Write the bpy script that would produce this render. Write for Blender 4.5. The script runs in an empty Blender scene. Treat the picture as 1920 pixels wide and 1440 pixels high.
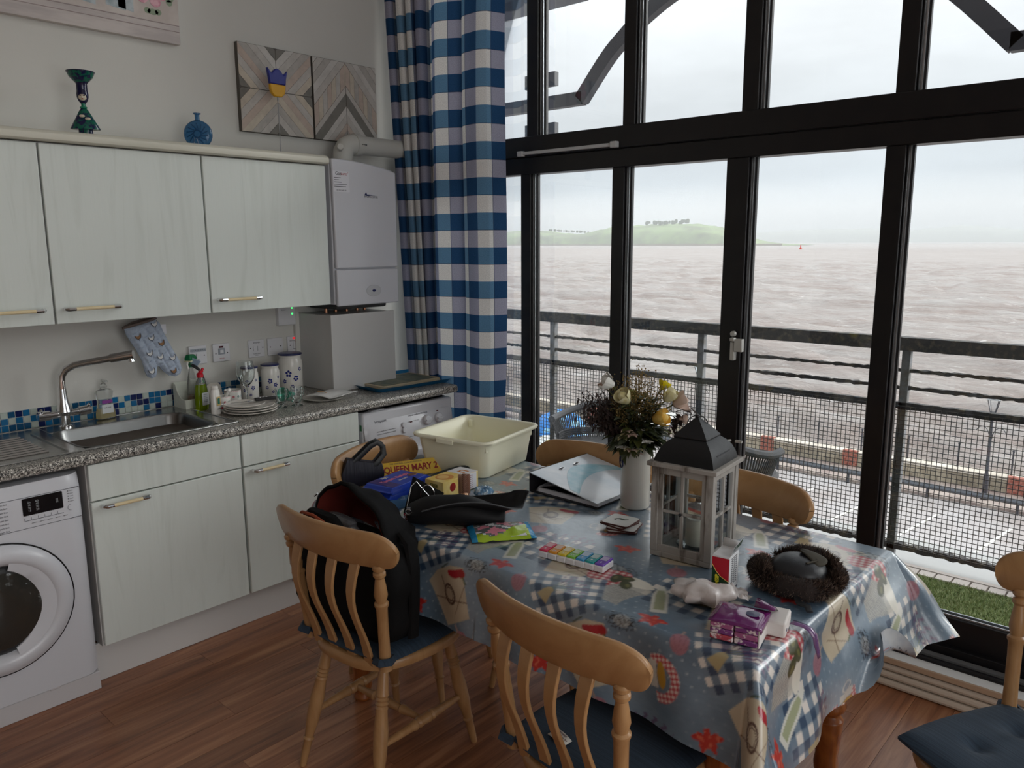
import bpy, bmesh, math, random
import numpy as np
from mathutils import Vector, Matrix
random.seed(7)
SC=bpy.context.scene; COL=SC.collection
PI=math.pi
# ---------------- camera ----------------
yaw,pitch,roll=0.7285,-0.1777,-0.0041
CF=Vector((-math.sin(yaw)*math.cos(pitch),math.cos(yaw)*math.cos(pitch),math.sin(pitch)))
_R=Vector((math.cos(yaw),math.sin(yaw),0)); _U=_R.cross(CF)
CR=_R*math.cos(roll)+_U*math.sin(roll); CU=_U*math.cos(roll)-_R*math.sin(roll)
cd=bpy.data.cameras.new('camera'); cam=bpy.data.objects.new('camera',cd); COL.objects.link(cam)
m=Matrix((CR,CU,-CF)).transposed().to_4x4(); m.translation=Vector((3.5974,-1.6398,1.6597))
cam.matrix_world=m; cd.sensor_width=36; cd.lens=1482.33/1920*36; cd.clip_end=40000; cd.clip_start=.05
SC.camera=cam
SC.view_settings.view_transform='Standard'; SC.view_settings.look='None'; SC.view_settings.gamma=1
SC.view_settings.use_curve_mapping=False
SC.view_settings.exposure=0.0
# ---------------- world : overcast sky, brighter towards the zenith ----------------
SKY=1.02
w=bpy.data.worlds.new('overcast'); SC.world=w; w.use_nodes=True; nt=w.node_tree; nt.nodes.clear()
def N(nt,t,**k):
    n=nt.nodes.new(t)
    for a,b in k.items():
        if a=='i':
            for q,z in b.items(): n.inputs[q].default_value=z
        else: setattr(n,a,b)
    return n
L=lambda nt,a,b: nt.links.new(a,b)
tc=N(nt,'ShaderNodeTexCoord'); sx=N(nt,'ShaderNodeSeparateXYZ'); L(nt,tc.outputs['Generated'],sx.inputs[0])
rp=N(nt,'ShaderNodeValToRGB'); L(nt,sx.outputs['Z'],rp.inputs[0])
cr=rp.color_ramp; cr.elements[0].position=0; cr.elements[0].color=(.56,.63,.69,1)
cr.elements[1].position=1; cr.elements[1].color=(2.3,2.36,2.42,1)
for p,c in((.06,(.70,.76,.82)),(.13,(.86,.90,.94)),(.28,(1.12,1.14,1.17)),(.6,(1.7,1.74,1.8))):
    e=cr.elements.new(p); e.color=(*c,1)
mp=N(nt,'ShaderNodeMapping',i={'Scale':(1,1,3.2)}); L(nt,tc.outputs['Generated'],mp.inputs[0])
nz=N(nt,'ShaderNodeTexNoise',i={'Scale':2.6,'Detail':5,'Roughness':.55}); L(nt,mp.outputs[0],nz.inputs[0])
mr=N(nt,'ShaderNodeMapRange',i={1:.35,2:.7,3:.9,4:1.12}); L(nt,nz.outputs[0],mr.inputs[0])
mx=N(nt,'ShaderNodeVectorMath',operation='SCALE'); L(nt,rp.outputs[0],mx.inputs[0]); L(nt,mr.outputs[0],mx.inputs['Scale'])
bg=N(nt,'ShaderNodeBackground',i={'Strength':SKY}); L(nt,mx.outputs[0],bg.inputs[0])
wo=N(nt,'ShaderNodeOutputWorld'); L(nt,bg.outputs[0],wo.inputs[0])
# added fill lamp outside the unseen right-hand window (window_2), standing in for brighter sky
ld=bpy.data.lights.new('side_window_fill','AREA'); ld.shape='RECTANGLE'; ld.size=2.9; ld.size_y=2.3; ld.energy=50; ld.color=(1,.985,.96)
lo_=bpy.data.objects.new('side_window_fill',ld); COL.objects.link(lo_); lo_.location=(6.75,-1.05,1.9); lo_.rotation_euler=(0,PI/2,0)
# sun veiled by thin cloud, to the right of the view over the water: very soft
sd_=bpy.data.lights.new('veiled_sun','SUN'); sd_.energy=4.5; sd_.angle=math.radians(38); sd_.color=(1,.985,.955)
so_=bpy.data.objects.new('veiled_sun',sd_); COL.objects.link(so_); so_.location=(20,20,12)
so_.rotation_euler=Vector((math.cos(math.radians(42))*math.cos(math.radians(26)),math.sin(math.radians(42))*math.cos(math.radians(26)),math.sin(math.radians(26)))).to_track_quat('Z','Y').to_euler()
# ---------------- helpers ----------------
def S(r,g,b): return tuple(((c/255)/12.92 if c/255<=.04045 else ((c/255+.055)/1.055)**2.4) for c in (r,g,b))
MATS={}
def mat(name,col=(.5,.5,.5),rough=.5,metal=0,spec=.5,bump=None,noise=None,coat=0,trans=0,emit=None,sheen=0,ior=1.45,rand=0,space='Object'):
    """col linear; bump=(scale,strength) ; noise=(scale(vec or float),col2,lo,hi)"""
    if name in MATS: return MATS[name]
    m=bpy.data.materials.new(name); m.use_nodes=True; t=m.node_tree; b=t.nodes['Principled BSDF']
    b.inputs['Base Color'].default_value=(*col,1); b.inputs['Roughness'].default_value=rough; b.inputs['Metallic'].default_value=metal
    b.inputs['Specular IOR Level'].default_value=spec; b.inputs['Coat Weight'].default_value=coat; b.inputs['Coat Roughness'].default_value=.08
    b.inputs['Transmission Weight'].default_value=trans; b.inputs['IOR'].default_value=ior; b.inputs['Sheen Weight'].default_value=sheen
    if emit: b.inputs['Emission Color'].default_value=(*emit[0],1); b.inputs['Emission Strength'].default_value=emit[1]
    c=N(t,'ShaderNodeTexCoord')
    src=c.outputs[space] if space!='World' else N(t,'ShaderNodeNewGeometry').outputs['Position']
    last=None
    if noise:
        sc,c2,lo,hi=noise[:4]
        mp=N(t,'ShaderNodeMapping'); L(t,src,mp.inputs[0]); mp.inputs['Scale'].default_value=sc if hasattr(sc,'__len__') else (sc,)*3
        n=N(t,'ShaderNodeTexNoise',i={'Scale':1,'Detail':4,'Roughness':.6}); L(t,mp.outputs[0],n.inputs[0])
        if len(noise)>4: n.inputs['Distortion'].default_value=noise[4]
        r=N(t,'ShaderNodeMapRange',i={1:lo,2:hi}); L(t,n.outputs[0],r.inputs[0])
        x=N(t,'ShaderNodeMix',data_type='RGBA'); L(t,r.outputs[0],x.inputs[0]); x.inputs[6].default_value=(*col,1); x.inputs[7].default_value=(*c2,1)
        last=x.outputs[2]
    if rand:
        oi=N(t,'ShaderNodeObjectInfo'); r=N(t,'ShaderNodeMapRange',i={3:1-rand,4:1+rand}); L(t,oi.outputs['Random'],r.inputs[0])
        vm=N(t,'ShaderNodeVectorMath',operation='SCALE'); 
        if last: L(t,last,vm.inputs[0])
        else: vm.inputs[0].default_value=col
        L(t,r.outputs[0],vm.inputs['Scale']); last=vm.outputs[0]
    if last: L(t,last,b.inputs['Base Color'])
    if bump:
        mp=N(t,'ShaderNodeMapping'); L(t,src,mp.inputs[0]); s=bump[0]; mp.inputs['Scale'].default_value=s if hasattr(s,'__len__') else (s,)*3
        n=N(t,'ShaderNodeTexNoise',i={'Scale':1,'Detail':4}); L(t,mp.outputs[0],n.inputs[0])
        bp=N(t,'ShaderNodeBump',i={'Strength':bump[1],'Distance':bump[2] if len(bump)>2 else .01}); L(t,n.outputs[0],bp.inputs['Height']); L(t,bp.outputs[0],b.inputs['Normal'])
    MATS[name]=m; return m
def pane_glass(name,tint=(1,1,1),f=1.0,rough=0.0):
    if name in MATS: return MATS[name]
    m=bpy.data.materials.new(name); m.use_nodes=True; t=m.node_tree; t.nodes.clear()
    tr=N(t,'ShaderNodeBsdfTransparent'); tr.inputs[0].default_value=(*tint,1)
    gl=N(t,'ShaderNodeBsdfGlossy',i={'Roughness':rough}); gl.inputs[0].default_value=(.95,.97,1,1)
    fr=N(t,'ShaderNodeFresnel',i={'IOR':1.45}); mu=N(t,'ShaderNodeMath',operation='MULTIPLY',i={1:f}); L(t,fr.outputs[0],mu.inputs[0])
    mi=N(t,'ShaderNodeMixShader'); L(t,mu.outputs[0],mi.inputs[0]); L(t,tr.outputs[0],mi.inputs[1]); L(t,gl.outputs[0],mi.inputs[2])
    o=N(t,'ShaderNodeOutputMaterial'); L(t,mi.outputs[0],o.inputs[0]); MATS[name]=m; return m
def T(x=0,y=0,z=0,rx=0,ry=0,rz=0,s=1):
    return Matrix.Translation((x,y,z))@Matrix.Rotation(rz,4,'Z')@Matrix.Rotation(ry,4,'Y')@Matrix.Rotation(rx,4,'X')@Matrix.Scale(s,4)
def align(d,o=(0,0,0)):
    q=Vector(d).normalized().to_track_quat('Z','Y').to_matrix().to_4x4(); q.translation=Vector(o); return q
class B:
    def __init__(s): s.v=[];s.f=[];s.m=[]
    def add(s,vs,fs,mi=0,M=None):
        k=len(s.v)
        if M is not None: vs=[M@Vector(p) for p in vs]
        s.v+= [tuple(p) for p in vs]; s.f+=[tuple(i+k for i in f) for f in fs]; s.m+=[mi]*len(fs); return s
    def box(s,x0,x1,y0,y1,z0,z1,mi=0,M=None):
        x0,x1=sorted((x0,x1));y0,y1=sorted((y0,y1));z0,z1=sorted((z0,z1))
        return s.add([(x0,y0,z0),(x1,y0,z0),(x1,y1,z0),(x0,y1,z0),(x0,y0,z1),(x1,y0,z1),(x1,y1,z1),(x0,y1,z1)],
            [(3,2,1,0),(4,5,6,7),(0,1,5,4),(1,2,6,5),(2,3,7,6),(3,0,4,7)],mi,M)
    def rows(s,R,cu=False,cv=False,mi=0,M=None,capa=False,capb=False):
        """R: list of rows of points. cu: rows closed"""
        nv=len(R);nu=len(R[0]); vs=[p for r in R for p in r]; fs=[]
        for j in range(nv if cv else nv-1):
            for i in range(nu if cu else nu-1):
                a=j*nu+i;b=j*nu+(i+1)%nu;c=((j+1)%nv)*nu+(i+1)%nu;d=((j+1)%nv)*nu+i
                fs.append((a,b,c,d))
        if capa: fs.append(tuple(range(nu))[::-1])
        if capb: fs.append(tuple((nv-1)*nu+i for i in range(nu)))
        return s.add(vs,fs,mi,M)
    def lathe(s,prof,n=24,mi=0,M=None,capa=True,capb=True,sx=1,sy=1):
        R=[[(r*sx*math.cos(2*PI*i/n),r*sy*math.sin(2*PI*i/n),z) for i in range(n)] for r,z in prof]
        return s.rows(R,cu=True,mi=mi,M=M,capa=capa and prof[0][0]>1e-6,capb=capb and prof[-1][0]>1e-6)
    def cyl(s,a,b,r,n=12,mi=0,r2=None):
        a=Vector(a);b=Vector(b);return s.lathe([(r,0),(r if r2 is None else r2,(b-a).length)],n,mi,align(b-a,a))
    def turned(s,a,b,prof,n=14,mi=0):
        a=Vector(a);b=Vector(b);l=(b-a).length;return s.lathe([(r,t*l) for t,r in prof],n,mi,align(b-a,a))
    def tube(s,pts,r,n=8,mi=0,M=None,cap=True,flat=1.0):
        P=[Vector(p) for p in pts]; R=[]
        d0=(P[1]-P[0]).normalized(); up=Vector((0,0,1)) if abs(d0.z)<.9 else Vector((1,0,0)); u=d0.cross(up).normalized()
        for k,p in enumerate(P):
            d=(P[min(k+1,len(P)-1)]-P[max(k-1,0)]).normalized()
            u=(u-d*u.dot(d)).normalized(); w_=d.cross(u); rr=r[k] if hasattr(r,'__len__') else r
            R.append([p+u*rr*math.cos(2*PI*i/n)+w_*rr*flat*math.sin(2*PI*i/n) for i in range(n)])
        return s.rows(R,cu=True,mi=mi,M=M,capa=cap,capb=cap)
    def prism(s,poly,z0,z1,mi=0,M=None):
        n=len(poly); vs=[(x,y,z0) for x,y in poly]+[(x,y,z1) for x,y in poly]
        fs=[tuple(range(n))[::-1],tuple(range(n,2*n))]+[(i,(i+1)%n,n+(i+1)%n,n+i) for i in range(n)]
        return s.add(vs,fs,mi,M)
    def ball(s,c,r,n=10,m=7,mi=0,sc=(1,1,1),M=None):
        R=[]
        for j in range(1,m):
            a=PI*j/m; R.append([(c[0]+r*sc[0]*math.sin(a)*math.cos(2*PI*i/n),c[1]+r*sc[1]*math.sin(a)*math.sin(2*PI*i/n),c[2]-r*sc[2]*math.cos(a)) for i in range(n)])
        return s.rows(R,cu=True,mi=mi,M=M,capa=True,capb=True)
    def build(s,name,mats,parent=None,bevel=0,seg=2,loc=None,rz=0,kind=None,world=True,sub=0,angle=.6,solid=0):
        me=bpy.data.meshes.new(name); me.from_pydata(s.v,[],s.f); 
        if not hasattr(mats,'__len__'): mats=[mats]
        for q in mats: me.materials.append(q)
        me.polygons.foreach_set('material_index',s.m); me.polygons.foreach_set('use_smooth',[True]*len(s.f)); me.update()
        try: me.set_sharp_from_angle(angle=angle)
        except Exception: pass
        return put(me,name,parent,bevel,seg,loc,rz,kind,world,sub,solid)
def put(me,name,parent=None,bevel=0,seg=2,loc=None,rz=0,kind=None,world=True,sub=0,solid=0):
    o=bpy.data.objects.new(name,me); COL.objects.link(o)
    if parent is not None:
        o.parent=parent
        if world and parent.type=='EMPTY': o.location=-Vector(parent.location)
    if loc: o.location=loc
    if rz: o.rotation_euler=(0,0,rz)
    if solid:
        md=o.modifiers.new('s','SOLIDIFY'); md.thickness=solid; md.offset=0
    if bevel:
        md=o.modifiers.new('b','BEVEL'); md.width=bevel; md.segments=seg; md.limit_method='ANGLE'; md.angle_limit=.6
    if sub:
        md=o.modifiers.new('u','SUBSURF'); md.levels=sub; md.render_levels=sub
    if kind: o['kind']=kind
    return o
def tag(o,label,cat,group=None,kind=None):
    if label: o['label']=label
    if cat: o['category']=cat
    if group: o['group']=group
    if kind: o['kind']=kind
    return o
def E(name,label,cat,loc=(0,0,0),rz=0,group=None,kind=None):
    o=bpy.data.objects.new(name,None); COL.objects.link(o); o.empty_display_size=.05
    o.location=loc; o.rotation_euler=(0,0,rz); return tag(o,label,cat,group,kind)
def copy_tree(o,parent=None):
    kids=[c for c in bpy.data.objects if c.parent==o]
    c=o.copy(); COL.objects.link(c)
    if parent: c.parent=parent
    for k in kids: copy_tree(k,c)
    return c
def text(body,size,m,name,parent,M,ext=.0002,off=0,world=True,sx=1,al='CENTER'):
    cu=bpy.data.curves.new('t','FONT'); cu.body=body; cu.size=size; cu.extrude=ext; cu.offset=off; cu.align_x=al; cu.align_y='CENTER'; cu.resolution_u=3
    o=bpy.data.objects.new('t',cu); COL.objects.link(o); dg=bpy.context.evaluated_depsgraph_get(); me=bpy.data.meshes.new_from_object(o.evaluated_get(dg))
    bpy.data.objects.remove(o); bpy.data.curves.remove(cu)
    me.transform(M@Matrix.Scale(sx,4,(1,0,0))); me.materials.clear(); me.materials.append(m)
    return put(me,name,parent,world=world)
def rrect(w,h,r,n=4):
    P=[]
    for cx,cy,a in((w/2-r,h/2-r,0),(-w/2+r,h/2-r,PI/2),(-w/2+r,-h/2+r,PI),(w/2-r,-h/2+r,1.5*PI)):
        for i in range(n+1): P.append((cx+r*math.cos(a+PI/2*i/n),cy+r*math.sin(a+PI/2*i/n)))
    return P
# face frames: FX maps local (x right,y up,z out) onto a wall facing +x (x right = +y)
def FX(x,y,z,rot=0): return Matrix(((0,0,1,x),(1,0,0,y),(0,1,0,z),(0,0,0,1)))@Matrix.Rotation(rot,4,'Z')
rnd=random.uniform
# ---------------- materials ----------------
wall_m=mat('wall_paint',S(214,213,207),.7,bump=(90,.03),noise=(1.3,S(208,207,201),.3,.7))
ceil_m=mat('ceiling_paint',S(235,235,232),.8)
door_m=mat('white_ash',S(222,229,224),.36,noise=((40,9,.9),S(213,220,214),.5,.72,2.2),bump=((120,120,4),.03))
panel_m=mat('white_panel',S(208,206,204),.45)
edge_m=mat('dark_gap',S(90,82,74),.7)
chrome=mat('chrome',(.75,.75,.76),.12,1)
steel=mat('brushed_steel',(.42,.42,.41),.24,1,bump=((4,220,60),.04))
steel_in=mat('sink_steel',(.22,.22,.215),.28,1,bump=(60,.03))
pine_h=mat('pale_wood_handle',S(236,220,180),.4,noise=((60,8,60),S(226,206,162),.4,.7))
frame_m=mat('dark_frame',S(20,19,22),.36,noise=(14,S(27,25,26),.4,.7))
beadm=mat('aluminium_strip',(.72,.75,.78),.3,.9)
white_g=mat('white_appliance',S(214,216,222),.28,coat=.3)
black_g=mat('black_gloss',(.008,.008,.01),.1)
grey_ink=mat('grey_ink',S(90,92,98),.6)
black_m=mat('black_plastic',(.012,.012,.013),.4)
beech=mat('beech',S(178,138,94),.36,noise=((9,60,9),S(162,120,78),.35,.75,.6),coat=.15)
pine=mat('orange_pine',S(165,98,45),.35,noise=((14,14,3),S(120,60,25),.4,.65,2),coat=.3)
cush=mat('navy_cushion',S(48,66,84),.8,noise=((2,260,2),S(36,52,68),.4,.6),bump=((2,300,2),.25,.002),sheen=.05)
white_p=mat('white_ceramic',S(230,228,222),.16)
cream_p=mat('cream_plastic',S(250,248,222),.36)
blue_navy=mat('navy_glaze',S(38,44,92),.3)
glass_d=mat('drinking_glass',(.93,.97,.97),.02,trans=1,ior=1.45)
# laminate floor
def floor_mat():
    m=bpy.data.materials.new('laminate_plank'); m.use_nodes=True; t=m.node_tree; b=t.nodes['Principled BSDF']
    g=N(t,'ShaderNodeNewGeometry'); oi=N(t,'ShaderNodeObjectInfo')
    ad=N(t,'ShaderNodeVectorMath',operation='MULTIPLY_ADD'); L(t,oi.outputs['Random'],ad.inputs[0]); ad.inputs[1].default_value=(7,13,3); L(t,g.outputs['Position'],ad.inputs[2])
    mp=N(t,'ShaderNodeMapping',i={'Scale':(26,1.6,1)}); L(t,ad.outputs[0],mp.inputs[0])
    n1=N(t,'ShaderNodeTexNoise',i={'Scale':1,'Detail':7,'Roughness':.62,'Distortion':.6}); L(t,mp.outputs[0],n1.inputs[0])
    r1=N(t,'ShaderNodeValToRGB'); L(t,n1.outputs[0],r1.inputs[0]); e=r1.color_ramp
    e.elements[0].position=.3; e.elements[0].color=(*S(108,68,46),1); e.elements[1].position=.72; e.elements[1].color=(*S(190,138,100),1)
    q=e.elements.new(.5); q.color=(*S(156,102,70),1)
    # knots / dark cracks
    mp2=N(t,'ShaderNodeMapping',i={'Scale':(16,2.4,1)}); L(t,ad.outputs[0],mp2.inputs[0])
    n2=N(t,'ShaderNodeTexNoise',i={'Scale':1,'Detail':4,'Roughness':.7,'Distortion':1.5}); L(t,mp2.outputs[0],n2.inputs[0])
    r2=N(t,'ShaderNodeMapRange',i={1:.66,2:.76,3:0,4:.75}); L(t,n2.outputs[0],r2.inputs[0])
    x=N(t,'ShaderNodeMix',data_type='RGBA'); L(t,r2.outputs[0],x.inputs[0]); L(t,r1.outputs[0],x.inputs[6]); x.inputs[7].default_value=(*S(78,48,36),1)
    rr=N(t,'ShaderNodeMapRange',i={3:.82,4:1.12}); L(t,oi.outputs['Random'],rr.inputs[0])
    vm=N(t,'ShaderNodeVectorMath',operation='SCALE'); L(t,x.outputs[2],vm.inputs[0]); L(t,rr.outputs[0],vm.inputs['Scale']); L(t,vm.outputs[0],b.inputs['Base Color'])
    b.inputs['Roughness'].default_value=.3; b.inputs['Specular IOR Level'].default_value=.6
    bp=N(t,'ShaderNodeBump',i={'Strength':.08,'Distance':.002}); L(t,n1.outputs[0],bp.inputs['Height']); L(t,bp.outputs[0],b.inputs['Normal']); return m
plank_m=floor_mat()
def granite_mat():
    m=bpy.data.materials.new('speckled_worktop'); m.use_nodes=True; t=m.node_tree; b=t.nodes['Principled BSDF']
    c=N(t,'ShaderNodeTexCoord')
    v=N(t,'ShaderNodeTexVoronoi',i={'Scale':260}); L(t,c.outputs['Object'],v.inputs[0])
    n=N(t,'ShaderNodeTexNoise',i={'Scale':170,'Detail':3}); L(t,c.outputs['Object'],n.inputs[0])
    s=N(t,'ShaderNodeSeparateColor'); L(t,v.outputs['Color'],s.inputs[0])
    a=N(t,'ShaderNodeMath',operation='ADD'); L(t,s.outputs[0],a.inputs[0]); L(t,n.outputs[0],a.inputs[1])
    r=N(t,'ShaderNodeValToRGB'); r.color_ramp.interpolation='CONSTANT'; 
    h=N(t,'ShaderNodeMath',operation='MULTIPLY',i={1:.5}); L(t,a.outputs[0],h.inputs[0]); L(t,h.outputs[0],r.inputs[0]); e=r.color_ramp
    e.elements[0].position=0; e.elements[0].color=(*S(38,36,34),1); e.elements[1].position=.66; e.elements[1].color=(*S(226,224,216),1)
    for p,cc in((.33,S(120,116,110)),(.46,S(176,172,164)),(.58,S(70,68,64))): q=e.elements.new(p); q.color=(*cc,1)
    L(t,r.outputs[0],b.inputs['Base Color']); b.inputs['Roughness'].default_value=.3; return m
granite=granite_mat()
# ---------------- room shell ----------------
XR,YB,ZC=6.4,-4.6,3.7
YF=1.52
def structure(b,name,m,**k): o=b.build(name,m,**k); o['kind']='structure'; return o
b=B(); b.box(-.2,0,YB,YF,-.02,ZC); wl=structure(b,'wall_left',wall_m)
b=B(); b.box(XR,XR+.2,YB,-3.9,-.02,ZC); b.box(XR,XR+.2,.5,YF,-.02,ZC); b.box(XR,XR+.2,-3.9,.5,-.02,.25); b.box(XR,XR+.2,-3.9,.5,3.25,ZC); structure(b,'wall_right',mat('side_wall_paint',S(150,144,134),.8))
w2_=E('window_2',None,None,loc=(XR,-1.7,.25),kind='structure')
for y in(-3.9,-3.05,-2.15,-1.3,-.4,.44): b=B(); b.box(XR+.02,XR+.09,y,y+.06,.25,3.25); b.build('mullion',frame_m,w2_)
for z in(.25,2.1,3.19): b=B(); b.box(XR+.02,XR+.09,-3.9,.5,z,z+.06); b.build('transom',frame_m,w2_)
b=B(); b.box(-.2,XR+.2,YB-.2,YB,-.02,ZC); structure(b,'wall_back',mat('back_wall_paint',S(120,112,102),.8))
b=B(); b.box(-.2,XR+.2,YB-.2,YF+.12,ZC,ZC+.2); structure(b,'ceiling',ceil_m)
# window-side wall : pier left of the glazing, sill block below, strip above
b=B(); b.box(-.2,.055,YF,YF+.2,-.02,ZC); b.box(.055,XR+.2,YF-.02,YF+.2,-.3,.1); b.box(.055,XR+.2,YF,YF+.2,3.55,ZC); structure(b,'wall_window',wall_m)
fl=E('floor',None,None,kind='structure')
b=B(); b.box(-.2,XR+.2,YB-.2,YF-.02,-.2,-.008); b.build('floor_base',mat('floor_sub',S(70,45,32),.8),fl)
PW,PL=.128,1.19
meshp=None
ci=0
x=.50
while x<4.6:
    off=(ci*.437)%PL; y=-2.2-off
    while y<YF-.03:
        y1=min(y+PL,YF-.03)
        if y1>-2.0:
            if y1-y>PL-.001 and meshp: o=bpy.data.objects.new('plank',meshp); COL.objects.link(o); o.parent=fl; o.location=(x,y,0)
            else:
                bb=B(); bb.box(.0006,PW-.0006,.0006,(y1-y)-.0006,-.008,0); o=bb.build('plank',plank_m,fl,bevel=0); o.location=(x,y,0)
                if y1-y>PL-.001: meshp=o.data
        y=y1
    x+=PW; ci+=1
bb=B(); bb.box(4.62,XR,YB,YF-.03,-.008,0); bb.box(.0,.498,YB,YF-.03,-.008,0); bb.box(.498,4.62,YB,-2.2,-.008,0); o=bb.build('floor_field',plank_m,fl)
# window : one glazed wall
wn=E('window_1',None,None,loc=(.05,YF,0),kind='structure')
WX1=6.3
lowx=[(.055,.11),(.844,.908),(1.412,1.478),(1.991,2.090),(2.622,2.692),(3.27,3.345),(3.9,3.97),(4.5,4.6),(5.15,5.22),(5.75,5.82),(6.28,6.4)]
upx=[(.055,.11),(.886,.956),(1.464,1.528),(2.047,2.117),(2.640,2.706),(3.25,3.32),(3.86,3.93),(4.46,4.53),(5.06,5.13),(5.7,5.77),(6.28,6.4)]
yg=YF+.045
def mull(x0,x1,z0,z1,d):
    b=B(); b.box(x0,x1,YF,YF+.075,z0,z1); b.box(x1,x1+.008,YF+.012,YF+.07,z0,z1); o=b.build('mullion',frame_m,wn,bevel=.003)
    c=B(); c.box(x1+.008,x1+.0085+d,yg-.018,yg-.008,z0,z1,0); c.build('glazing_bead',beadm,o)
    c=B(); c.box(x1+.0085,x1+.0165+d,yg-.006,yg+.012,z0,z1,0); c.build('glazing_bead',frame_m,o)
for x0,x1 in lowx: mull(x0,x1,.245,2.0,.003)
for x0,x1 in upx: mull(x0,x1,2.17,3.56,.006)
b=B(); b.box(.055,WX1,YF-.012,YF+.085,2.085,2.183); b.box(.055,WX1,YF-.004,YF+.085,2.0,2.083); b.build('transom',frame_m,wn,bevel=.004)
b=B(); b.box(.055,WX1,YF,YF+.08,3.5,3.58); b.build('head_rail',frame_m,wn,bevel=.004)
b=B(); b.box(.055,WX1,YF+.015,YF+.075,.14,.255); b.build('bottom_rail',frame_m,wn,bevel=.004)
b=B(); b.box(.055,WX1,YF+.03,YF+.034,.256,.262); b.box(.055,WX1,YF+.05,YF+.054,.256,.266); b.build('bottom_bead',beadm,wn)
b=B(); b.box(.055,WX1,YF-.10,YF+.10,.085,.118); b.box(.055,WX1,YF-.10,YF-.085,.118,.128);b.box(.055,WX1,YF-.02,YF+.015,.118,.15); b.build('track',frame_m,wn,bevel=.002)
b=B(); b.box(.06,WX1,YF-.066,YF-.035,.118,.126); b.build('track_strip',mat('dull_aluminium',(.3,.3,.3),.45,.7),wn)
gm=pane_glass('window_glass',(.97,.985,.985),.9)
for i in range(len(lowx)-1):
    b=B(); b.box(lowx[i][1],lowx[i+1][0],yg,yg+.004,.25,2.005); b.build('pane',gm,wn)
for i in range(len(upx)-1):
    b=B(); b.box(upx[i][1],upx[i+1][0],yg,yg+.004,2.18,3.52); b.build('pane',gm,wn)
# lock keep on the meeting stile
b=B(); b.box(2.055,2.075,YF-.028,YF,1.155,1.235); b.box(2.075,2.112,YF-.034,YF-.01,1.195,1.25); b.cyl((2.065,YF-.01,1.27),(2.065,YF-.03,1.27),.012); b.box(2.06,2.08,YF-.045,YF-.02,1.24,1.255); b.build('latch',mat('worn_white_metal',S(190,190,185),.4,.3),wn,bevel=.003)
b=B(); b.box(2.10,2.13,YF-.03,YF-.02,.80,.81); b.tube([(2.07,YF-.01,.80),(2.05,YF-.05,.80),(2.0,YF-.06,.80)],.006); b.build('stay_hook',mat('worn_white_metal'),wn)
# trickle vent
tv=tag(B().box(.86,1.445,YF-.032,YF-.0125,2.092,2.108).box(.85,.885,YF-.038,YF-.0125,2.086,2.112).box(1.42,1.456,YF-.038,YF-.0125,2.086,2.114).build('vent_bar',mat('pale_grey_plastic',S(200,203,205),.4),None,bevel=.003),'thin pale grey ventilation bar fixed on the black transom beside the curtain','vent')
# sill board with its three rounded mouldings
tr=E('trim_1',None,None,loc=(.05,1.40,0),kind='structure')
sillm=mat('sill_white',S(228,228,226),.35); mould=mat('sill_moulding',S(190,176,160),.5); cap=mat('sill_cap',S(176,150,126),.5)
b=B(); b.box(.05,XR,1.36,YF-.1,.095,.112); b.build('sill_board',sillm,tr,bevel=.002)
b=B(); b.box(.05,XR,1.350,1.36,.092,.113); b.build('sill_edge',cap,tr,bevel=.002)
for k,(yy,zz) in enumerate(((1.335,.016),(1.345,.044),(1.352,.072))):
    b=B(); b.tube([(.05,yy+.012,zz),(XR,yy+.012,zz)],.0135,10); b.box(.05,XR,yy+.012,1.42,zz-.0125,zz+.0125); b.build('moulding',mould,tr)
# ---------------- outside ----------------
GZ=-9.5; SZ=-12.2
conc=mat('concrete',S(176,176,174),.85,noise=(3,S(170,170,170),.35,.7),space='World')
bz=E('balcony',"concrete balcony floor outside the window with artificial grass mat",'balcony',loc=(2,2.1,0))
b=B(); b.box(-2,7,YF+.2,2.95,-.14,.03); b.build('slab',conc,bz)
b=B(); b.box(-2,7,2.47,2.5,.03,.055); 
for i in range(120): b.box(-2+i*.075,-2+i*.075+.066,2.40,2.465,.03,.052)
b.build('edging',mat('pale_stone_edging',S(205,195,188),.8),bz)
grass_g=mat('artificial_grass',S(118,132,88),.9,noise=(160,S(70,88,45),.4,.65),bump=(260,.6,.01),space='World')
gr=E('grass_mat','artificial green grass mat on the balcony floor','grass mat',loc=(2,2,.03))
b=B(); b.box(.06,6.4,YF+.2,2.40,.031,.045); b.build('backing',grass_g,gr)
V=[];F=[];MI=[]
r2=np.random.RandomState(3)
for k in range(46000):
    x=r2.uniform(2.3,4.2) if k%6 else r2.uniform(.1,2.3); y=r2.uniform(YF+.22,2.40); a=r2.uniform(0,6.28); h=r2.uniform(.008,.02); w_=.0022; lx,ly=r2.uniform(-.01,.01,2)
    i=len(V); V+=[(x-w_*math.cos(a),y-w_*math.sin(a),.045),(x+w_*math.cos(a),y+w_*math.sin(a),.045),(x+lx,y+ly,.045+h)]; F.append((i,i+1,i+2))
bb=B(); bb.v=V; bb.f=F; bb.m=[k%3 for k in range(len(F))]
bb.build('grass_blades',[mat('blade_a',S(140,158,100),.8),mat('blade_b',S(110,128,76),.8),mat('blade_c',S(164,172,124),.8)],gr,kind='stuff')
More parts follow.
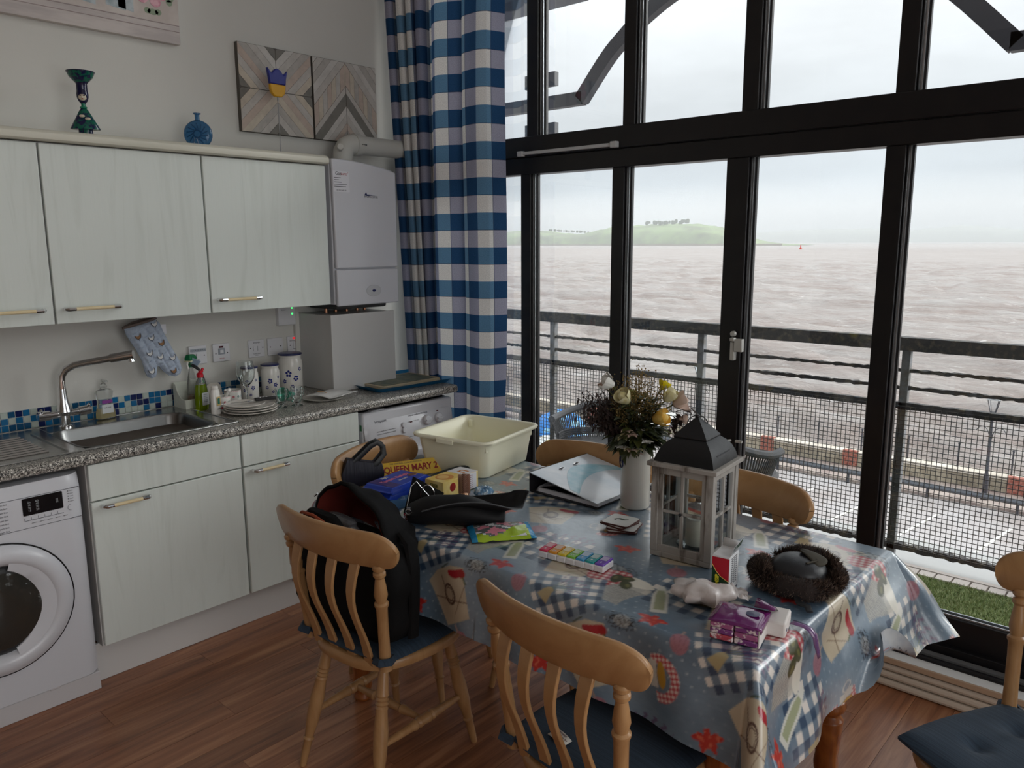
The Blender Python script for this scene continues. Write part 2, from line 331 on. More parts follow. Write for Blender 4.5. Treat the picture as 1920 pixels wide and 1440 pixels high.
# railing
rust=mat('weathered_black_steel',S(58,57,58),.7,noise=(30,S(104,96,80),.5,.75),bump=(60,.5,.004),space='World')
rl=E('balcony_railing','weathered dark steel balcony railing with wire mesh infill','railing',loc=(2,2.6,.03))
def barx(b,x0,x1,y,z,h,d,jag=0):
    n=int((x1-x0)/.02); R=[]
    for i in range(n+1):
        x=x0+(x1-x0)*i/n; j=(r2.uniform(-1,1,4)*jag)
        R.append([(x,y-d/2,z-h/2+j[0]),(x,y+d/2,z-h/2+j[1]),(x,y+d/2,z+h/2+j[2]),(x,y-d/2,z+h/2+j[3])])
    b.rows(R,cu=True,capa=True,capb=True); return b
barx(B(),-2,7,2.6,1.152,.066,.06,.0008).build('handrail',rust,rl)
barx(B(),-2,7,2.6,1.018,.016,.014,.004).build('rail_bar',rust,rl)
barx(B(),-2,7,2.6,.93,.018,.014,.004).build('rail_bar',rust,rl)
barx(B(),-2,7,2.6,.838,.034,.03,.002).build('mesh_rail',rust,rl)
barx(B(),-2,7,2.6,.10,.03,.03,.005).build('mesh_rail',rust,rl)
for x in(-.95,.20,1.33,2.465,3.6,4.75): 
    b=B(); b.box(x-.02,x+.02,2.585,2.625,.03,1.12); b.build('post',mat('galvanised_post',S(110,112,116),.6,noise=(20,S(84,80,72),.4,.7),space='World'),rl,bevel=.003)
b=B(); 
y=2.578
for i in range(int(6.2/.0235)):
    x=-1.3+i*.0235; b.box(x-.00145,x+.00145,y-.002,y+.002,.10,.835)
for j in range(int(.73/.0235)+1):
    z=.11+j*.0235; b.box(-1.3,4.9,y-.0055,y-.0015,z-.00145,z+.00145)
b.build('wire_mesh',rust,rl,kind='stuff')
# curved steel bracket frame above
ar=E('steel_arch','dark painted steel arch with straight foot outside the upper panes','arch',loc=(1.8,2.6,2.55))
ap=[(.426,2.515),(.66,2.745),(.875,2.93),(1.092,3.065),(1.35,3.15),(1.7,3.18),(2.05,3.13),(2.35,2.98),(2.56,2.80),(2.76,2.53)]
am=mat('arch_steel',S(58,58,64),.5)
def ribbon(b,P,w_,y0,y1):
    n=len(P); R=[]
    for i,(x,z) in enumerate(P):
        a=P[max(i-1,0)];c=P[min(i+1,n-1)]; dx,dz=c[0]-a[0],c[1]-a[1]; l=math.hypot(dx,dz); nx,nz=-dz/l*w_/2,dx/l*w_/2
        R.append([(x+nx,y0,z+nz),(x-nx,y0,z-nz),(x-nx,y1,z-nz),(x+nx,y1,z+nz)])
    b.rows(R,cu=True,capa=True,capb=True)
# smooth through catmull
def cat(P,k=6):
    out=[]
    for i in range(len(P)-1):
        p0=P[max(i-1,0)];p1=P[i];p2=P[i+1];p3=P[min(i+2,len(P)-1)]
        for j in range(k):
            t=j/k; out.append(tuple(.5*((2*b_)+(-a+c)*t+(2*a-5*b_+4*c-d)*t*t+(-a+3*b_-3*c+d)*t**3) for a,b_,c,d in zip(p0,p1,p2,p3)))
    out.append(tuple(P[-1])); return out
b=B(); ribbon(b,cat([(.41,2.55),(.60,2.765),(.72,2.868),(.875,2.975),(1.1,3.08),(1.4,3.15),(1.7,3.17),(2.05,3.11),(2.35,2.94),(2.56,2.76),(2.80,2.51)]),.085,2.58,2.64); b.build('curve',am,ar)
b=B(); b.box(-.6,.43,2.58,2.64,2.52,2.60); b.build('foot',am,ar)
b=B(); b.box(-.05,.207,2.59,2.63,2.665,2.752); b.build('stub_plate',am,ar)
b=B(); b.box(-.05,.209,2.59,2.63,2.30,2.435); b.build('stub_plate',am,ar)
b=B(); b.box(2.78,3.2,2.58,2.64,2.48,2.56); b.build('foot',am,ar)
for x in(-.62,3.2):
    b=B(); b.box(x-.04,x+.04,2.57,2.65,.03,3.4); b.build('post',am,ar)
so=tag(B().box(-3.2,.45,2.3,2.62,3.14,3.4).build('canopy',mat('canopy_grey',S(120,122,128),.7,bump=(120,.3)),None),'grey canopy edge above the upper left pane by the curtain','canopy')
# promenade
road=mat('wet_tarmac',S(168,165,165),.4,noise=(.25,S(142,132,128),.35,.7),bump=(14,.1),space='World')
pr=E('promenade','promenade road and footway below the balcony beside the sea wall','road',loc=(-8,30,GZ))
b=B(); b.box(-90,40,6,35.6,GZ-1,GZ); b.build('roadway',road,pr)
b=B(); b.box(-90,40,35.6,37.95,GZ-1,GZ+.12); b.build('footway',mat('paving',S(160,148,140),.6,noise=(1.2,S(128,112,108),.4,.7),space='World'),pr)
b=B()
for i in range(26): 
    x=-44+i*2.6; b.add([(x,27,GZ+.012),(x+.12,27,GZ+.012),(x+.12+.9,33.5,GZ+.012),(x+.9,33.5,GZ+.012)],[(0,1,2,3)])
b.build('bay_marking',mat('road_paint',S(225,222,214),.6),pr,kind='stuff')
sw=E('sea_wall','weathered stone sea wall with red brick piers along the promenade','wall',loc=(-8,38.3,GZ))
b=B(); b.box(-90,40,38,38.6,SZ-1,GZ+.72); b.build('core',mat('wall_mortar',S(150,142,130),.9),sw)
stm=mat('wall_stone',S(168,160,142),.85,noise=(2,S(130,120,104),.3,.7),rand=.16,space='World')
blk=None
for r_ in range(2):
    for i in range(75):
        x=-52+i*.85+(.42 if r_ else 0)
        if blk is None: bb=B(); bb.box(.01,.84,-.04,.0,.01,.34); o=bb.build('stone',stm,sw,bevel=.02,seg=1); blk=o
        else: o=blk.copy(); COL.objects.link(o)
        o.location=Vector((x,38,GZ+.0+r_*.35))-Vector(sw.location)
b=B(); b.box(-90,40,37.92,38.68,GZ+.72,GZ+.86); b.build('coping',mat('coping_stone',S(196,188,176),.8,noise=(1,S(170,160,146),.4,.7),space='World'),sw)
for x in(-2.1,-1.9+3.2,-13.5,-9.2,-25): 
    b=B(); b.box(x-.35,x+.35,37.88,38.2,GZ,GZ+.9); b.build('pier',mat('red_brick',S(160,108,94),.85,noise=(9,S(130,70,60),.4,.6),space='World'),sw)
pf=E('promenade_fence','slim metal post and rail fence standing on the sea wall','fence',loc=(-8,38.4,GZ+.86))
for i in range(34):
    x=-54+i*2.15; b=B(); b.box(x-.03,x+.03,38.37,38.43,GZ+.86,GZ+1.9); b.ball((x,38.4,GZ+1.95),.06,6,4); b.build('post',am,pf)
for z in(GZ+1.35,GZ+1.8): b=B(); b.box(-60,30,38.39,38.41,z-.015,z+.015); b.build('rail',am,pf)
pb=E('pipe_barrier','dark pipe barrier running along the kerb of the promenade','barrier',loc=(-8,35.4,GZ))
b=B(); b.tube([(-60,35.4,GZ+.55),(30,35.4,GZ+.55)],.12,8); b.build('pipe',mat('pipe_steel',S(84,88,94),.35,.4),pb)
for i in range(24):
    x=-56+i*3.4; b=B(); b.box(x-.05,x+.05,35.35,35.45,GZ,GZ+.5); b.build('post',am,pb)
# lamp posts
def lamp(x,y,label):
    e=E('street_lamp',label,'street lamp',loc=(x,y,GZ+.12),group=None)
    h=4.2
    b=B(); b.lathe([(.16,0),(.16,.1),(.12,.15),(.11,1.0),(.09,1.1),(.065,1.2),(.05,h-1.2),(.04,h-.6),(.035,h-.4)],8,M=T(0,0,0)); b.build('column',am,e,world=False)
    b=B()
    for s in(-1,1): b.tube([(s*(.05+.28*(1-math.cos(a))),0,h-1.5+.5*math.sin(a)) for a in[PI*k/10 for k in range(9)]],.018,5)
    b.build('scroll',am,e,world=False)
    b=B()
    for sx_ in(-1,1):
        for sy_ in(-1,1): b.cyl((sx_*.09,sy_*.09,h-.35),(sx_*.2,sy_*.2,h+.2),.018,5)
    b.box(-.11,.11,-.11,.11,h-.42,h-.34)
    b.build('lantern_frame',am,e,world=False)
    b=B(); b.add([(-.25,-.25,h+.2),(.25,-.25,h+.2),(.25,.25,h+.2),(-.25,.25,h+.2),(0,0,h+.36)],[(3,2,1,0),(0,1,4),(1,2,4),(2,3,4),(3,0,4)]); b.build('lantern_roof',mat('lamp_roof',S(120,122,124),.5),e,world=False)
    b=B(); b.rows([[(-.09,-.09,h-.34),(.09,-.09,h-.34),(.09,.09,h-.34),(-.09,.09,h-.34)],[(-.19,-.19,h+.19),(.19,-.19,h+.19),(.19,.19,h+.19),(-.19,.19,h+.19)]],cu=True); b.build('lantern_glass',pane_glass('lamp_glass',(.95,.96,.97)),e,world=False)
lamp(-3.0,36.4,'black street lamp with square lantern seen in the right-hand pane')
lamp(-16.8,36.4,'black street lamp with square lantern seen left of the flower vase')
# blue inflatable-looking tarp heap seen at the left pane
def heap(name,label,x,y,sx_,sy_,h,cols,seed):
    rr=np.random.RandomState(seed); e=E(name,label,'tarpaulin',loc=(x,y,GZ))
    R=[]
    for j in range(9):
        a=j/8*PI/2; R.append([((sx_*math.cos(a)+.1*rr.uniform(-1,1))*math.cos(t),(sy_*math.cos(a)+.1*rr.uniform(-1,1))*math.sin(t),h*math.sin(a)+.06*rr.uniform(-1,1) if j else 0) for t in[2*PI*i/20 for i in range(20)]])
    b=B(); b.rows(R,cu=True,capb=True); b.m=[0 if rr.rand()>.2 else 1 for _ in b.m]; b.build('cover',cols,e,world=False)
    return e
tb=mat('tarp_blue',S(50,140,225),.4); tb2=mat('tarp_pale',S(150,210,245),.4); tw=mat('tarp_white',S(225,228,225),.5); ty=mat('tarp_yellow',S(215,205,150),.6)
heap('tarpaulin_heap','bright blue tarpaulin heap on the promenade seen behind the mesh at left',-24.3,34.0,1.7,1.2,1.5,[tb,tb2],1)
heap('tarpaulin_heap','pale white and yellow covered heap in front of the blue tarpaulin',-22.5,31.2,1.6,.9,.7,[tw,ty],2)
# sea
def sea_mat():
    m=bpy.data.materials.new('estuary_water'); m.use_nodes=True; t=m.node_tree; b=t.nodes['Principled BSDF']
    g=N(t,'ShaderNodeNewGeometry')
    mp=N(t,'ShaderNodeMapping',i={'Scale':(.40,1.3,1)}); L(t,g.outputs['Position'],mp.inputs[0])
    n1=N(t,'ShaderNodeTexNoise',i={'Scale':1,'Detail':9,'Roughness':.66,'Distortion':.4}); L(t,mp.outputs[0],n1.inputs[0])
    mp2=N(t,'ShaderNodeMapping',i={'Scale':(.05,.16,1)}); L(t,g.outputs['Position'],mp2.inputs[0])
    n2=N(t,'ShaderNodeTexNoise',i={'Scale':1,'Detail':6,'Roughness':.6}); L(t,mp2.outputs[0],n2.inputs[0])
    r=N(t,'ShaderNodeValToRGB'); L(t,n2.outputs[0],r.inputs[0]); e=r.color_ramp
    e.elements[0].position=.35; e.elements[0].color=(*S(142,128,121),1); e.elements[1].position=.65; e.elements[1].color=(*S(166,160,156),1)
    # foam flecks
    mp3=N(t,'ShaderNodeMapping',i={'Scale':(.3,1.1,1)}); L(t,g.outputs['Position'],mp3.inputs[0])
    n3=N(t,'ShaderNodeTexNoise',i={'Scale':1,'Detail':7,'Roughness':.75}); L(t,mp3.outputs[0],n3.inputs[0])
    r3=N(t,'ShaderNodeMapRange',i={1:.60,2:.68,3:0,4:.7}); L(t,n3.outputs[0],r3.inputs[0])
    x=N(t,'ShaderNodeMix',data_type='RGBA'); L(t,r3.outputs[0],x.inputs[0]); L(t,r.outputs[0],x.inputs[6]); x.inputs[7].default_value=(*S(225,222,220),1)
    L(t,x.outputs[2],b.inputs['Base Color']); b.inputs['Roughness'].default_value=.32; b.inputs['IOR'].default_value=1.33
    bp=N(t,'ShaderNodeBump',i={'Strength':1.0,'Distance':.75}); L(t,n1.outputs[0],bp.inputs['Height']); L(t,bp.outputs[0],b.inputs['Normal']); return m
seam=sea_mat()
se=E('sea','choppy brown estuary water stretching to the hazy horizon','sea',loc=(-800,1000,SZ),kind='stuff')
ys=[39+ (i/170)**2.6*560 for i in range(171)]; ys=[y for y in ys]
R=[]
rr=np.random.RandomState(5); waves=[(rr.uniform(.25,2.2),rr.normal(1.35,.35),rr.uniform(0,6.28)) for _ in range(26)]
nx=260
for y in ys:
    row=[]
    for i in range(nx):
        x=40-(i/(nx-1))*(120+y*1.5)
        z=sum(.11/k*math.sin(k*(math.cos(a)*x+math.sin(a)*y)+p) for k,a,p in waves)*min(1,(650-y)/200)
        row.append((x,y,SZ+z))
    R.append(row)
b=B(); b.rows(R); b.build('near_water',seam,se,angle=3.1)
b=B(); b.add([(-30000,38.7,SZ-1.3),(12000,38.7,SZ-1.3),(12000,30000,SZ-1.3),(-30000,30000,SZ-1.3)],[(0,1,2,3)]); b.build('far_water',seam,se)
# island
def hill(name,label,P,y0,dep,m,seed,grp=None):
    rr=np.random.RandomState(seed); e=E(name,label,'hill',loc=(P[len(P)//2][0],y0,SZ))
    Q=cat(P,6); R=[]
    for j in range(9):
        a=j/8*PI; R.append([(x*(1+dep*(j/8)/y0*.8),y0+dep*(1-math.cos(a))/2,SZ+(z-SZ)*math.sin(a)**.7*(1+.05*rr.uniform(-1,1))-(.5 if j in(0,8) else 0)) for x,z in Q])
    b=B(); b.rows(R); b.build('hillside',m,e,angle=3.1); return e
hm=mat('island_pasture',S(126,144,96),.95,noise=(.012,S(98,104,78),.42,.62),space='World')
is_=hill('island','low green island with a few trees across the water',[(-2700,30),(-2300,46),(-2109,50),(-1980,38),(-1880,34),(-1760,54),(-1670,64),(-1560,66),(-1426,66),(-1340,60),(-1273,46),(-1215,20),(-1160,2),(-1090,-8),(-1000,SZ)],2500,500,hm,3)
# trees on the crest + darker shoreline
b=B()
for k in range(26):
    x=-1660+k*7+rnd(-2,2)
    if k in(3,4,9,15,19): continue
    b.ball((x,2640,72+rnd(-3,4)),rnd(4,8),6,5,sc=(1,1,1.3))
for k in range(16): b.ball((-2120+k*13+rnd(-4,4),2620,50-k*.7),rnd(3,6),6,5)
b.build('tree_line',mat('far_trees',S(84,92,70),1),is_,kind='stuff')
b=B(); R=[[(x,2490+rnd(-2,2),SZ-1),(x,2495,SZ+4+rnd(-1,3))] for x in range(-2700,-1050,20)]; b.rows(R); b.build('shore',mat('shore_rock',S(112,100,84),1),is_)
hill('far_hills','faint low hills on the far shore at the horizon',[(-5200,20),(-4200,50),(-3400,70),(-2633,92),(-2107,98),(-1800,84),(-1470,112),(-1250,98),(-1033,76),(-600,70),(200,40),(1600,20)],6500,900,mat('far_hill_green',S(120,132,120),.95,space='World'),4)
# real bank of sea mist in front of the far shores
fm=bpy.data.materials.new('sea_mist'); fm.use_nodes=True; t=fm.node_tree; t.nodes.clear()
vs=N(t,'ShaderNodeVolumeScatter',i={'Density':.0004,'Anisotropy':.0}); vs.inputs[0].default_value=(.97,.985,1,1); o_=N(t,'ShaderNodeOutputMaterial'); L(t,vs.outputs[0],o_.inputs['Volume'])
tag(B().box(-9000,3000,1250,2480,SZ-1.35,150).build('sea_mist',fm,None),'bank of pale sea mist in front of the island','mist',kind='stuff')
tag(B().box(-14000,4000,3300,6400,SZ-1.35,260).build('sea_mist',fm,None),'second bank of pale mist in front of the far hills','mist',kind='stuff')
by=E('buoy','tiny red marker buoy floating off the island point','buoy',loc=(-520,1300,SZ))
b=B(); b.lathe([(2.2,0),(2.4,1.5),(1.0,2),(.7,7),(0,8)],8); b.build('float',mat('buoy_red',S(200,60,50),.6),by,world=False)
# wicker chairs and bistro table on the balcony
wk=mat('grey_wicker',S(86,86,88),.7,bump=(180,.6,.004))
def wicker(x,y,rz,label):
    e=E('wicker_chair',label,'chair',loc=(x,y,.031),rz=rz,group=None)
    b=B(); n=34
    A=[(-PI*.08+PI*1.16*i/(n-1)) for i in range(n)]
    b.tube([(.27*math.cos(a),.24*math.sin(a),.63-.07*abs(math.cos(a))**2) for a in A],.022,8); b.build('back_rim',wk,e,world=False)
    b=B()
    for a in [A[0]+(A[-1]-A[0])*i/60 for i in range(61)]: b.tube([(.27*math.cos(a),.24*math.sin(a),.63-.07*abs(math.cos(a))**2),(.22*math.cos(a),.2*math.sin(a),.42)],.0048,5)
    for k in range(4): 
        z=.44+k*.012; b.tube([(.225*math.cos(a),.205*math.sin(a),z) for a in A],.006,5)
    b.build('back_weave',wk,e,world=False)
    b=B(); b.lathe([(.0,.39),(.23,.39),(.245,.405),(.23,.42),(0,.42)],24); b.build('seat',wk,e,world=False)
    for sx_,sy_ in((-1,-1),(1,-1),(-1,1),(1,1)):
        b=B(); b.cyl((sx_*.15,sy_*.14,.40),(sx_*.2,sy_*.19,0),.013,8); b.build('leg',wk,e,world=False)
wicker(.88,2.16,.3,'grey wicker balcony chair behind the flower vase, left of the small table')
wicker(1.74,2.22,2.9,'grey wicker balcony chair partly hidden by the window stile, right of the small table')
bt=E('bistro_table','small round white-topped balcony table behind the vase','table',loc=(1.36,1.98,.046))
b=B(); b.lathe([(0,.66),(.17,.66),(.18,.667),(.18,.676),(.17,.682),(0,.682)],32); b.build('tabletop',mat('bistro_top',S(225,224,220),.3),bt,world=False)
b=B(); b.lathe([(.182,.655),(.187,.66),(.187,.672),(.182,.676)],32,capa=False,capb=False); b.build('rim',chrome,bt,world=False)
b=B(); b.cyl((0,0,0),(0,0,.66),.02); b.lathe([(.16,0),(.15,.015),(.03,.03)],20); b.build('pedestal',am,bt,world=False)
cu=E('padded_stool','stool with a multicoloured mottled pad beside the round balcony table','stool',loc=(1.60,2.06,.046))
b=B(); b.lathe([(0,.40),(.10,.40),(.16,.44),(.17,.5),(.13,.56),(0,.58)],18); b.build('pad',mat('mottled_fabric',S(140,80,90),.8,noise=(22,S(70,90,130),.4,.6)),cu,world=False)
b=B()
for a in(0,2.1,4.2): b.cyl((.05*math.cos(a),.05*math.sin(a),.4),(.15*math.cos(a),.15*math.sin(a),0),.012)
b.build('stool_legs',am,cu,world=False)
# ---------------- kitchen units ----------------
def handle(parent,x,yc,z,w=.165):
    b=B(); b.cyl((x,yc-w/2+.028,z),(x,yc+w/2-.022,z),.0068,10,0); b.m=[0]*len(b.f)
    h=b.build('handle',pine_h,parent)
    for s in(-1,1):
        c=B(); c.tube([(x-.028,yc+s*w/2,z),(x-.006,yc+s*w/2,z),(x,yc+s*(w/2-.006),z),(x,yc+s*(w/2-.03),z)],[.007,.008,.008,.0072],10); c.build('handle_end',chrome,h)
def base_unit(y0,y1,label,hy):
    e=E('base_cabinet',label,'cabinet',loc=(.3,(y0+y1)/2,0),group=None)
    b=B(); b.box(.02,.570,y0+.019,y1-.019,.15,.868); b.build('body',edge_m,e)
    for ya,yb in((y0,y0+.018),(y1-.018,y1)): B().box(.02,.577,ya,yb,.15,.868).build('side_panel',panel_m,e)
    d=B().box(.58,.60,y0+.003,y1-.003,.728,.866).build('drawer_front',door_m,e,bevel=.003)
    d=B().box(.58,.60,y0+.003,y1-.003,.158,.723).build('door',door_m,e,bevel=.003)
    if hy: handle(d,.632,hy,.706)
base_unit(-.6,.006,'pale ash-effect base cabinet beside the washing machine',-.478)
base_unit(.010,.622,'pale ash-effect base cabinet beside the tumble dryer',.134)
tag(B().box(.53,.545,-.616,.625,0,.152).build('plinth',panel_m,None,bevel=.002),'white kick board under the two pale base cabinets','plinth')
def wall_unit(y0,y1,label,hy):
    e=E('wall_cabinet',label,'cabinet',loc=(.15,(y0+y1)/2,1.36))
    b=B(); b.box(.002,.294,y0+.001,y1-.001,1.362,2.028); b.build('body',panel_m,e)
    d=B().box(.297,.3156,y0+.0025,y1-.0025,1.3585,2.024).build('door',door_m,e,bevel=.003)
    handle(d,.347,hy,1.415,.20)
wall_unit(-1.181,-.558,'leftmost pale wall cabinet, cut by the photo edge',-.70)
wall_unit(-.556,.068,'middle pale wall cabinet above the sink',-.422)
wall_unit(.070,.696,'right pale wall cabinet beside the boiler',.20)
co=B()
prf=[(.30,2.030),(.335,2.030),(.344,2.036),(.346,2.046),(.344,2.058),(.335,2.067),(.32,2.072),(.30,2.073)]
R=[]
for k in range(9):
    a=PI/2*k/8
R=[[(.30+(x-.30)*1,-1.3,z) for x,z in prf],[(.30+(x-.30),.690,z) for x,z in prf]]
for k in range(1,9):
    a=PI/2*k/8; R.append([(.30+(x-.30)*math.cos(a),.69+(x-.30)*math.sin(a)*.6,z) for x,z in prf])
co.rows(R,cu=False); co.box(.0,.30,-1.3,.712,2.030,2.0725)
tag(co.build('cornice',mat('cornice_cream',S(214,212,198),.4,noise=((30,2,30),S(205,203,188),.4,.6)),None),'cream rounded cornice running along the top of the wall cabinets','cornice')
# worktop with sink cut-out, rolled front
wt=E('worktop','long grey speckled worktop above the cabinets and machines','worktop',loc=(.3,-.2,.872))
Y0,Y1=-2.6,1.262
bx0,bx1,by0,by1=.165,.530,-.575,-.045
b=B()
b.box(.0,bx0,Y0,Y1,.872,.911); b.box(bx0,bx1,Y0,by0,.872,.911); b.box(bx0,bx1,by1,Y1,.872,.911)
b.box(bx1,.600,Y0,Y1,.872,.911)
pf_=[(.600,.872),(.612,.873),(.618,.879),(.620,.890),(.619,.900),(.614,.908),(.606,.911),(.600,.911)]
b.rows([[(x,y,z) for x,z in pf_] for y in(Y0,Y1)]); b.add([(x,Y1,z) for x,z in pf_],[tuple(range(8))])
b.build('slab',granite,wt)
# mosaic splash tiles (children of the wall)
g=tag(B().box(.0,.0025,-2.0,.60,.911,.994).build('tile_grout',mat('grout',S(205,210,205),.8),wl,world=False),None,None)
tm=[mat('tile_navy',S(24,36,88),.12),mat('tile_blue',S(30,108,158),.12),mat('tile_pale',S(188,198,190),.15),mat('tile_teal',S(28,84,124),.12)]
tmesh=[]
for mm in tm:
    bb=B(); bb.box(.0025,.0062,.0012,.0258,.0012,.0258); o=bb.build('tile',mm,wl,bevel=.001,seg=1); tmesh.append(o)
r3=random.Random(4); first=[True]*4; last=-1
for i in range(60):
    for j in range(3):
        y=-1.02+i*.027; z=.912+j*.027
        if y>.585: continue
        k=r3.choice([0,0,1,1,2,2,3]) 
        if first[k]: o=tmesh[k]; first[k]=False
        else: o=tmesh[k].copy(); COL.objects.link(o)
        o.location=(0,y,z)
# sink
sk=E('sink','stainless steel sink with single bowl and ribbed drainer','sink',loc=(.33,-.5,.911))
b=B(); zt=.9165
b.box(.03,.555,-1.35,by0,.9112,zt-.002); b.box(.03,bx0,by0,.03,.9112,zt-.002); b.box(bx1,.555,by0,.03,.9112,zt-.002); b.box(bx0,bx1,by1,.03,.9112,zt-.002)
b.box(.028,.557,.022,.03,.9112,zt+.001);b.box(.549,.557,-1.35,.03,.9112,zt+.001);b.box(.028,.034,-1.35,.03,.9112,zt+.001)
b.build('deck',steel,sk,bevel=.0015)
def ring(w,h,r,z,cx,cy,n=6): return [(cx+x,cy+y,z) for x,y in rrect(w,h,r,n)]
cx,cy=(bx0+bx1)/2,(by0+by1)/2; W_,H_=bx1-bx0,by1-by0
b=B(); b.rows([ring(W_+.016,H_+.016,.07,zt,cx,cy),ring(W_,H_,.066,zt-.001,cx,cy),ring(W_-.012,H_-.012,.062,zt-.012,cx,cy),ring(W_-.035,H_-.035,.055,.79,cx,cy),ring(W_-.06,H_-.06,.05,.762,cx,cy),ring(W_-.12,H_-.12,.03,.755,cx,cy)],cu=True,capb=True)
b.rows([ring(W_+.016,H_+.016,.07,zt,cx,cy),ring(W_+.016,H_+.016,.07,zt-.004,cx,cy)],cu=True)
b.build('bowl',steel_in,sk)
b=B()
for k in range(9):
    x=.17+k*.038; b.tube([(x,-1.30,zt-.001),(x,-.68,zt-.001)],.0055,6)
b.box(.14,.52,-.635,-.628,zt-.002,zt+.003)
b.build('drainer_rib',steel,sk)
b=B(); b.lathe([(.038,.7555),(.03,.757),(.0,.756)],20,M=T(cx,cy,0)); b.build('waste',chrome,sk)
# mixer tap
tp=E('mixer_tap','chrome mixer tap with bent spout and two lever heads behind the sink','tap',loc=(.10,-.49,.914))
tpx,tpy=.10,-.49
b=B(); b.lathe([(.028,0),(.028,.006),(.021,.012),(.019,.05),(.024,.058),(.03,.066),(.026,.085),(.019,.11),(.0165,.14),(.0155,.16)],20,M=T(tpx,tpy,.914)); b.build('tap_body',chrome,tp)
b=B(); P=[(0,0,.15),(0,0,.19),(.002,.004,.215),(.012,.018,.24),(.035,.045,.258),(.07,.085,.268),(.12,.14,.280),(.155,.18,.288)]
b.tube([(tpx+a,tpy+c,.914+z) for a,c,z in P],[.0145,.0145,.0145,.0145,.0145,.0142,.014,.014],12)
a0=Vector((tpx+.13,tpy+.152,.914+.2825)); a1=Vector((tpx+.19,tpy+.22,.914+.297)); b.cyl(a0,a1,.0185,14)
b.cyl(a1-Vector((.01,.011,.004)),a1-Vector((.006,.007,.03)),.013,12)
b.build('spout',chrome,tp)
for s,n in((-1,'lever'),(1,'lever')):
    b=B(); dx=.0; b.cyl((tpx,tpy,.914+.058),(tpx+.03*0,tpy+s*.055,.914+.058),.013,12); b.cyl((tpx,tpy+s*.055,.972),(tpx,tpy+s*.10,.974),.0195,14)
    b.cyl((tpx+.003,tpy+s*.085,.98),(tpx+.02,tpy+s*.092,1.002),.006,8); b.build('tap_lever',chrome,tp,bevel=.001)
# ---------------- washing machine ----------------
wm=E('washing_machine','white front-loading washing machine with dark porthole door at left','washing machine',loc=(.33,-.925,0))
y0,y1=-1.225,-.625; fx=.60
def front(yy,z): # gently bowed front
    t=(yy-(y0+y1)/2)/.3; return fx+.012*(1-t**6)-.0
b=B(); b.box(.03,.575,y0,y1,.02,.846); b.build('cabinet',white_g,wm,bevel=.008)
# front skin
b=B(); R=[]
zs=[.075,.1,.2,.3,.4,.5,.6,.7,.76,.80,.83,.846]
for z in zs:
    r_=[]; bk=0 if z<.8 else (z-.80)*.55
    for i in range(25):
        yy=y0+(y1-y0)*i/24; t=abs((yy-(y0+y1)/2)/.3); xx=fx+.008-.03*max(0,(t-.86)/.14)**2-bk*.5
        r_.append((xx,yy,z))
    R.append(r_)
b.rows(R); e0=R[0];e1=R[-1]
b.rows([R[-1],[(.55,p[1],.848) for p in R[-1]]]); b.rows([[(.56,q[0][1],q[0][2]) for q in R],[q[0] for q in R]]); b.rows([[q[-1] for q in R],[(.56,q[-1][1],q[-1][2]) for q in R]])
b.build('front_panel',white_g,wm)
b=B(); b.box(.54,.603,y0+.002,y1-.002,.0,.072); b.box(.6,.606,-.80,-.765,.066,.078); b.build('kick_panel',mat('kick_white',S(205,203,205),.45),wm,bevel=.004)
b=B(); b.box(.606,.6092,y0+.01,y1-.012,.689,.6905); b.box(.604,.6092,y0+.01,y1-.012,.7995,.801); b.build('seam_line',grey_ink,wm)
dp=B().add([(.6095,y,z) for y,z in rrect(.128,.062,.004)],[tuple(range(20))]); dp.v=[(x,y-.757,z+.766) for x,y,z in dp.v]
dp.build('display_window',black_g,wm)
for k,(yy,s_) in enumerate(((-.80,'2h\n1h\n30\n15'),(-.775,'60\n40\n30\n20'))):
    text(s_,.010,mat('display_ink',S(180,184,188),.5),'display_digits',wm,FX(.6102,yy,.766))
text('||||\n||||',.008,MATS['display_ink'],'display_digits',wm,FX(.6102,-.712,.768))
for k in range(6):
    b=B(); b.box(.609,.6098,-.818+k*.021,-.799+k*.021,.716,.7175); b.box(.609,.6098,-.8185+k*.021,-.8175+k*.021,.717,.728); b.build('button_outline',grey_ink,wm)
for k in range(5): text('option',.006,grey_ink,'panel_print',wm,FX(.6098,-.79+k*.025,.706))
for k in range(5): 
    b=B(); b.box(.609,.6098,-.676,-.673,.752+k*.0095,.755+k*.0095); b.build('indicator_dot',black_m,wm); text('wash',.006,grey_ink,'panel_print',wm,FX(.6098,-.664,.7535+k*.0095))
b=B(); b.tube([(.609,-.668+.011*math.cos(a),.731+.011*math.sin(a)) for a in[PI/2+PI*k/10 for k in range(11)]],.0006,4); b.build('start_arc',grey_ink,wm)
for k in range(8): text('program line',.0085,grey_ink,'panel_print',wm,FX(.6098,-.888,.79-k*.0135))
# porthole door
dc=Vector((.61,-.925,.425)); 
b=B(); MX=Matrix.Translation(dc)@Matrix.Rotation(PI/2,4,'Y')
n=48
b.lathe([(.232,-.006),(.232,.008),(.222,.022),(.205,.030),(.19,.033),(.172,.026),(.160,.012),(.155,-.004)],n,M=MX,capa=False,capb=False)
dr=b.build('porthole_door',white_g,wm)
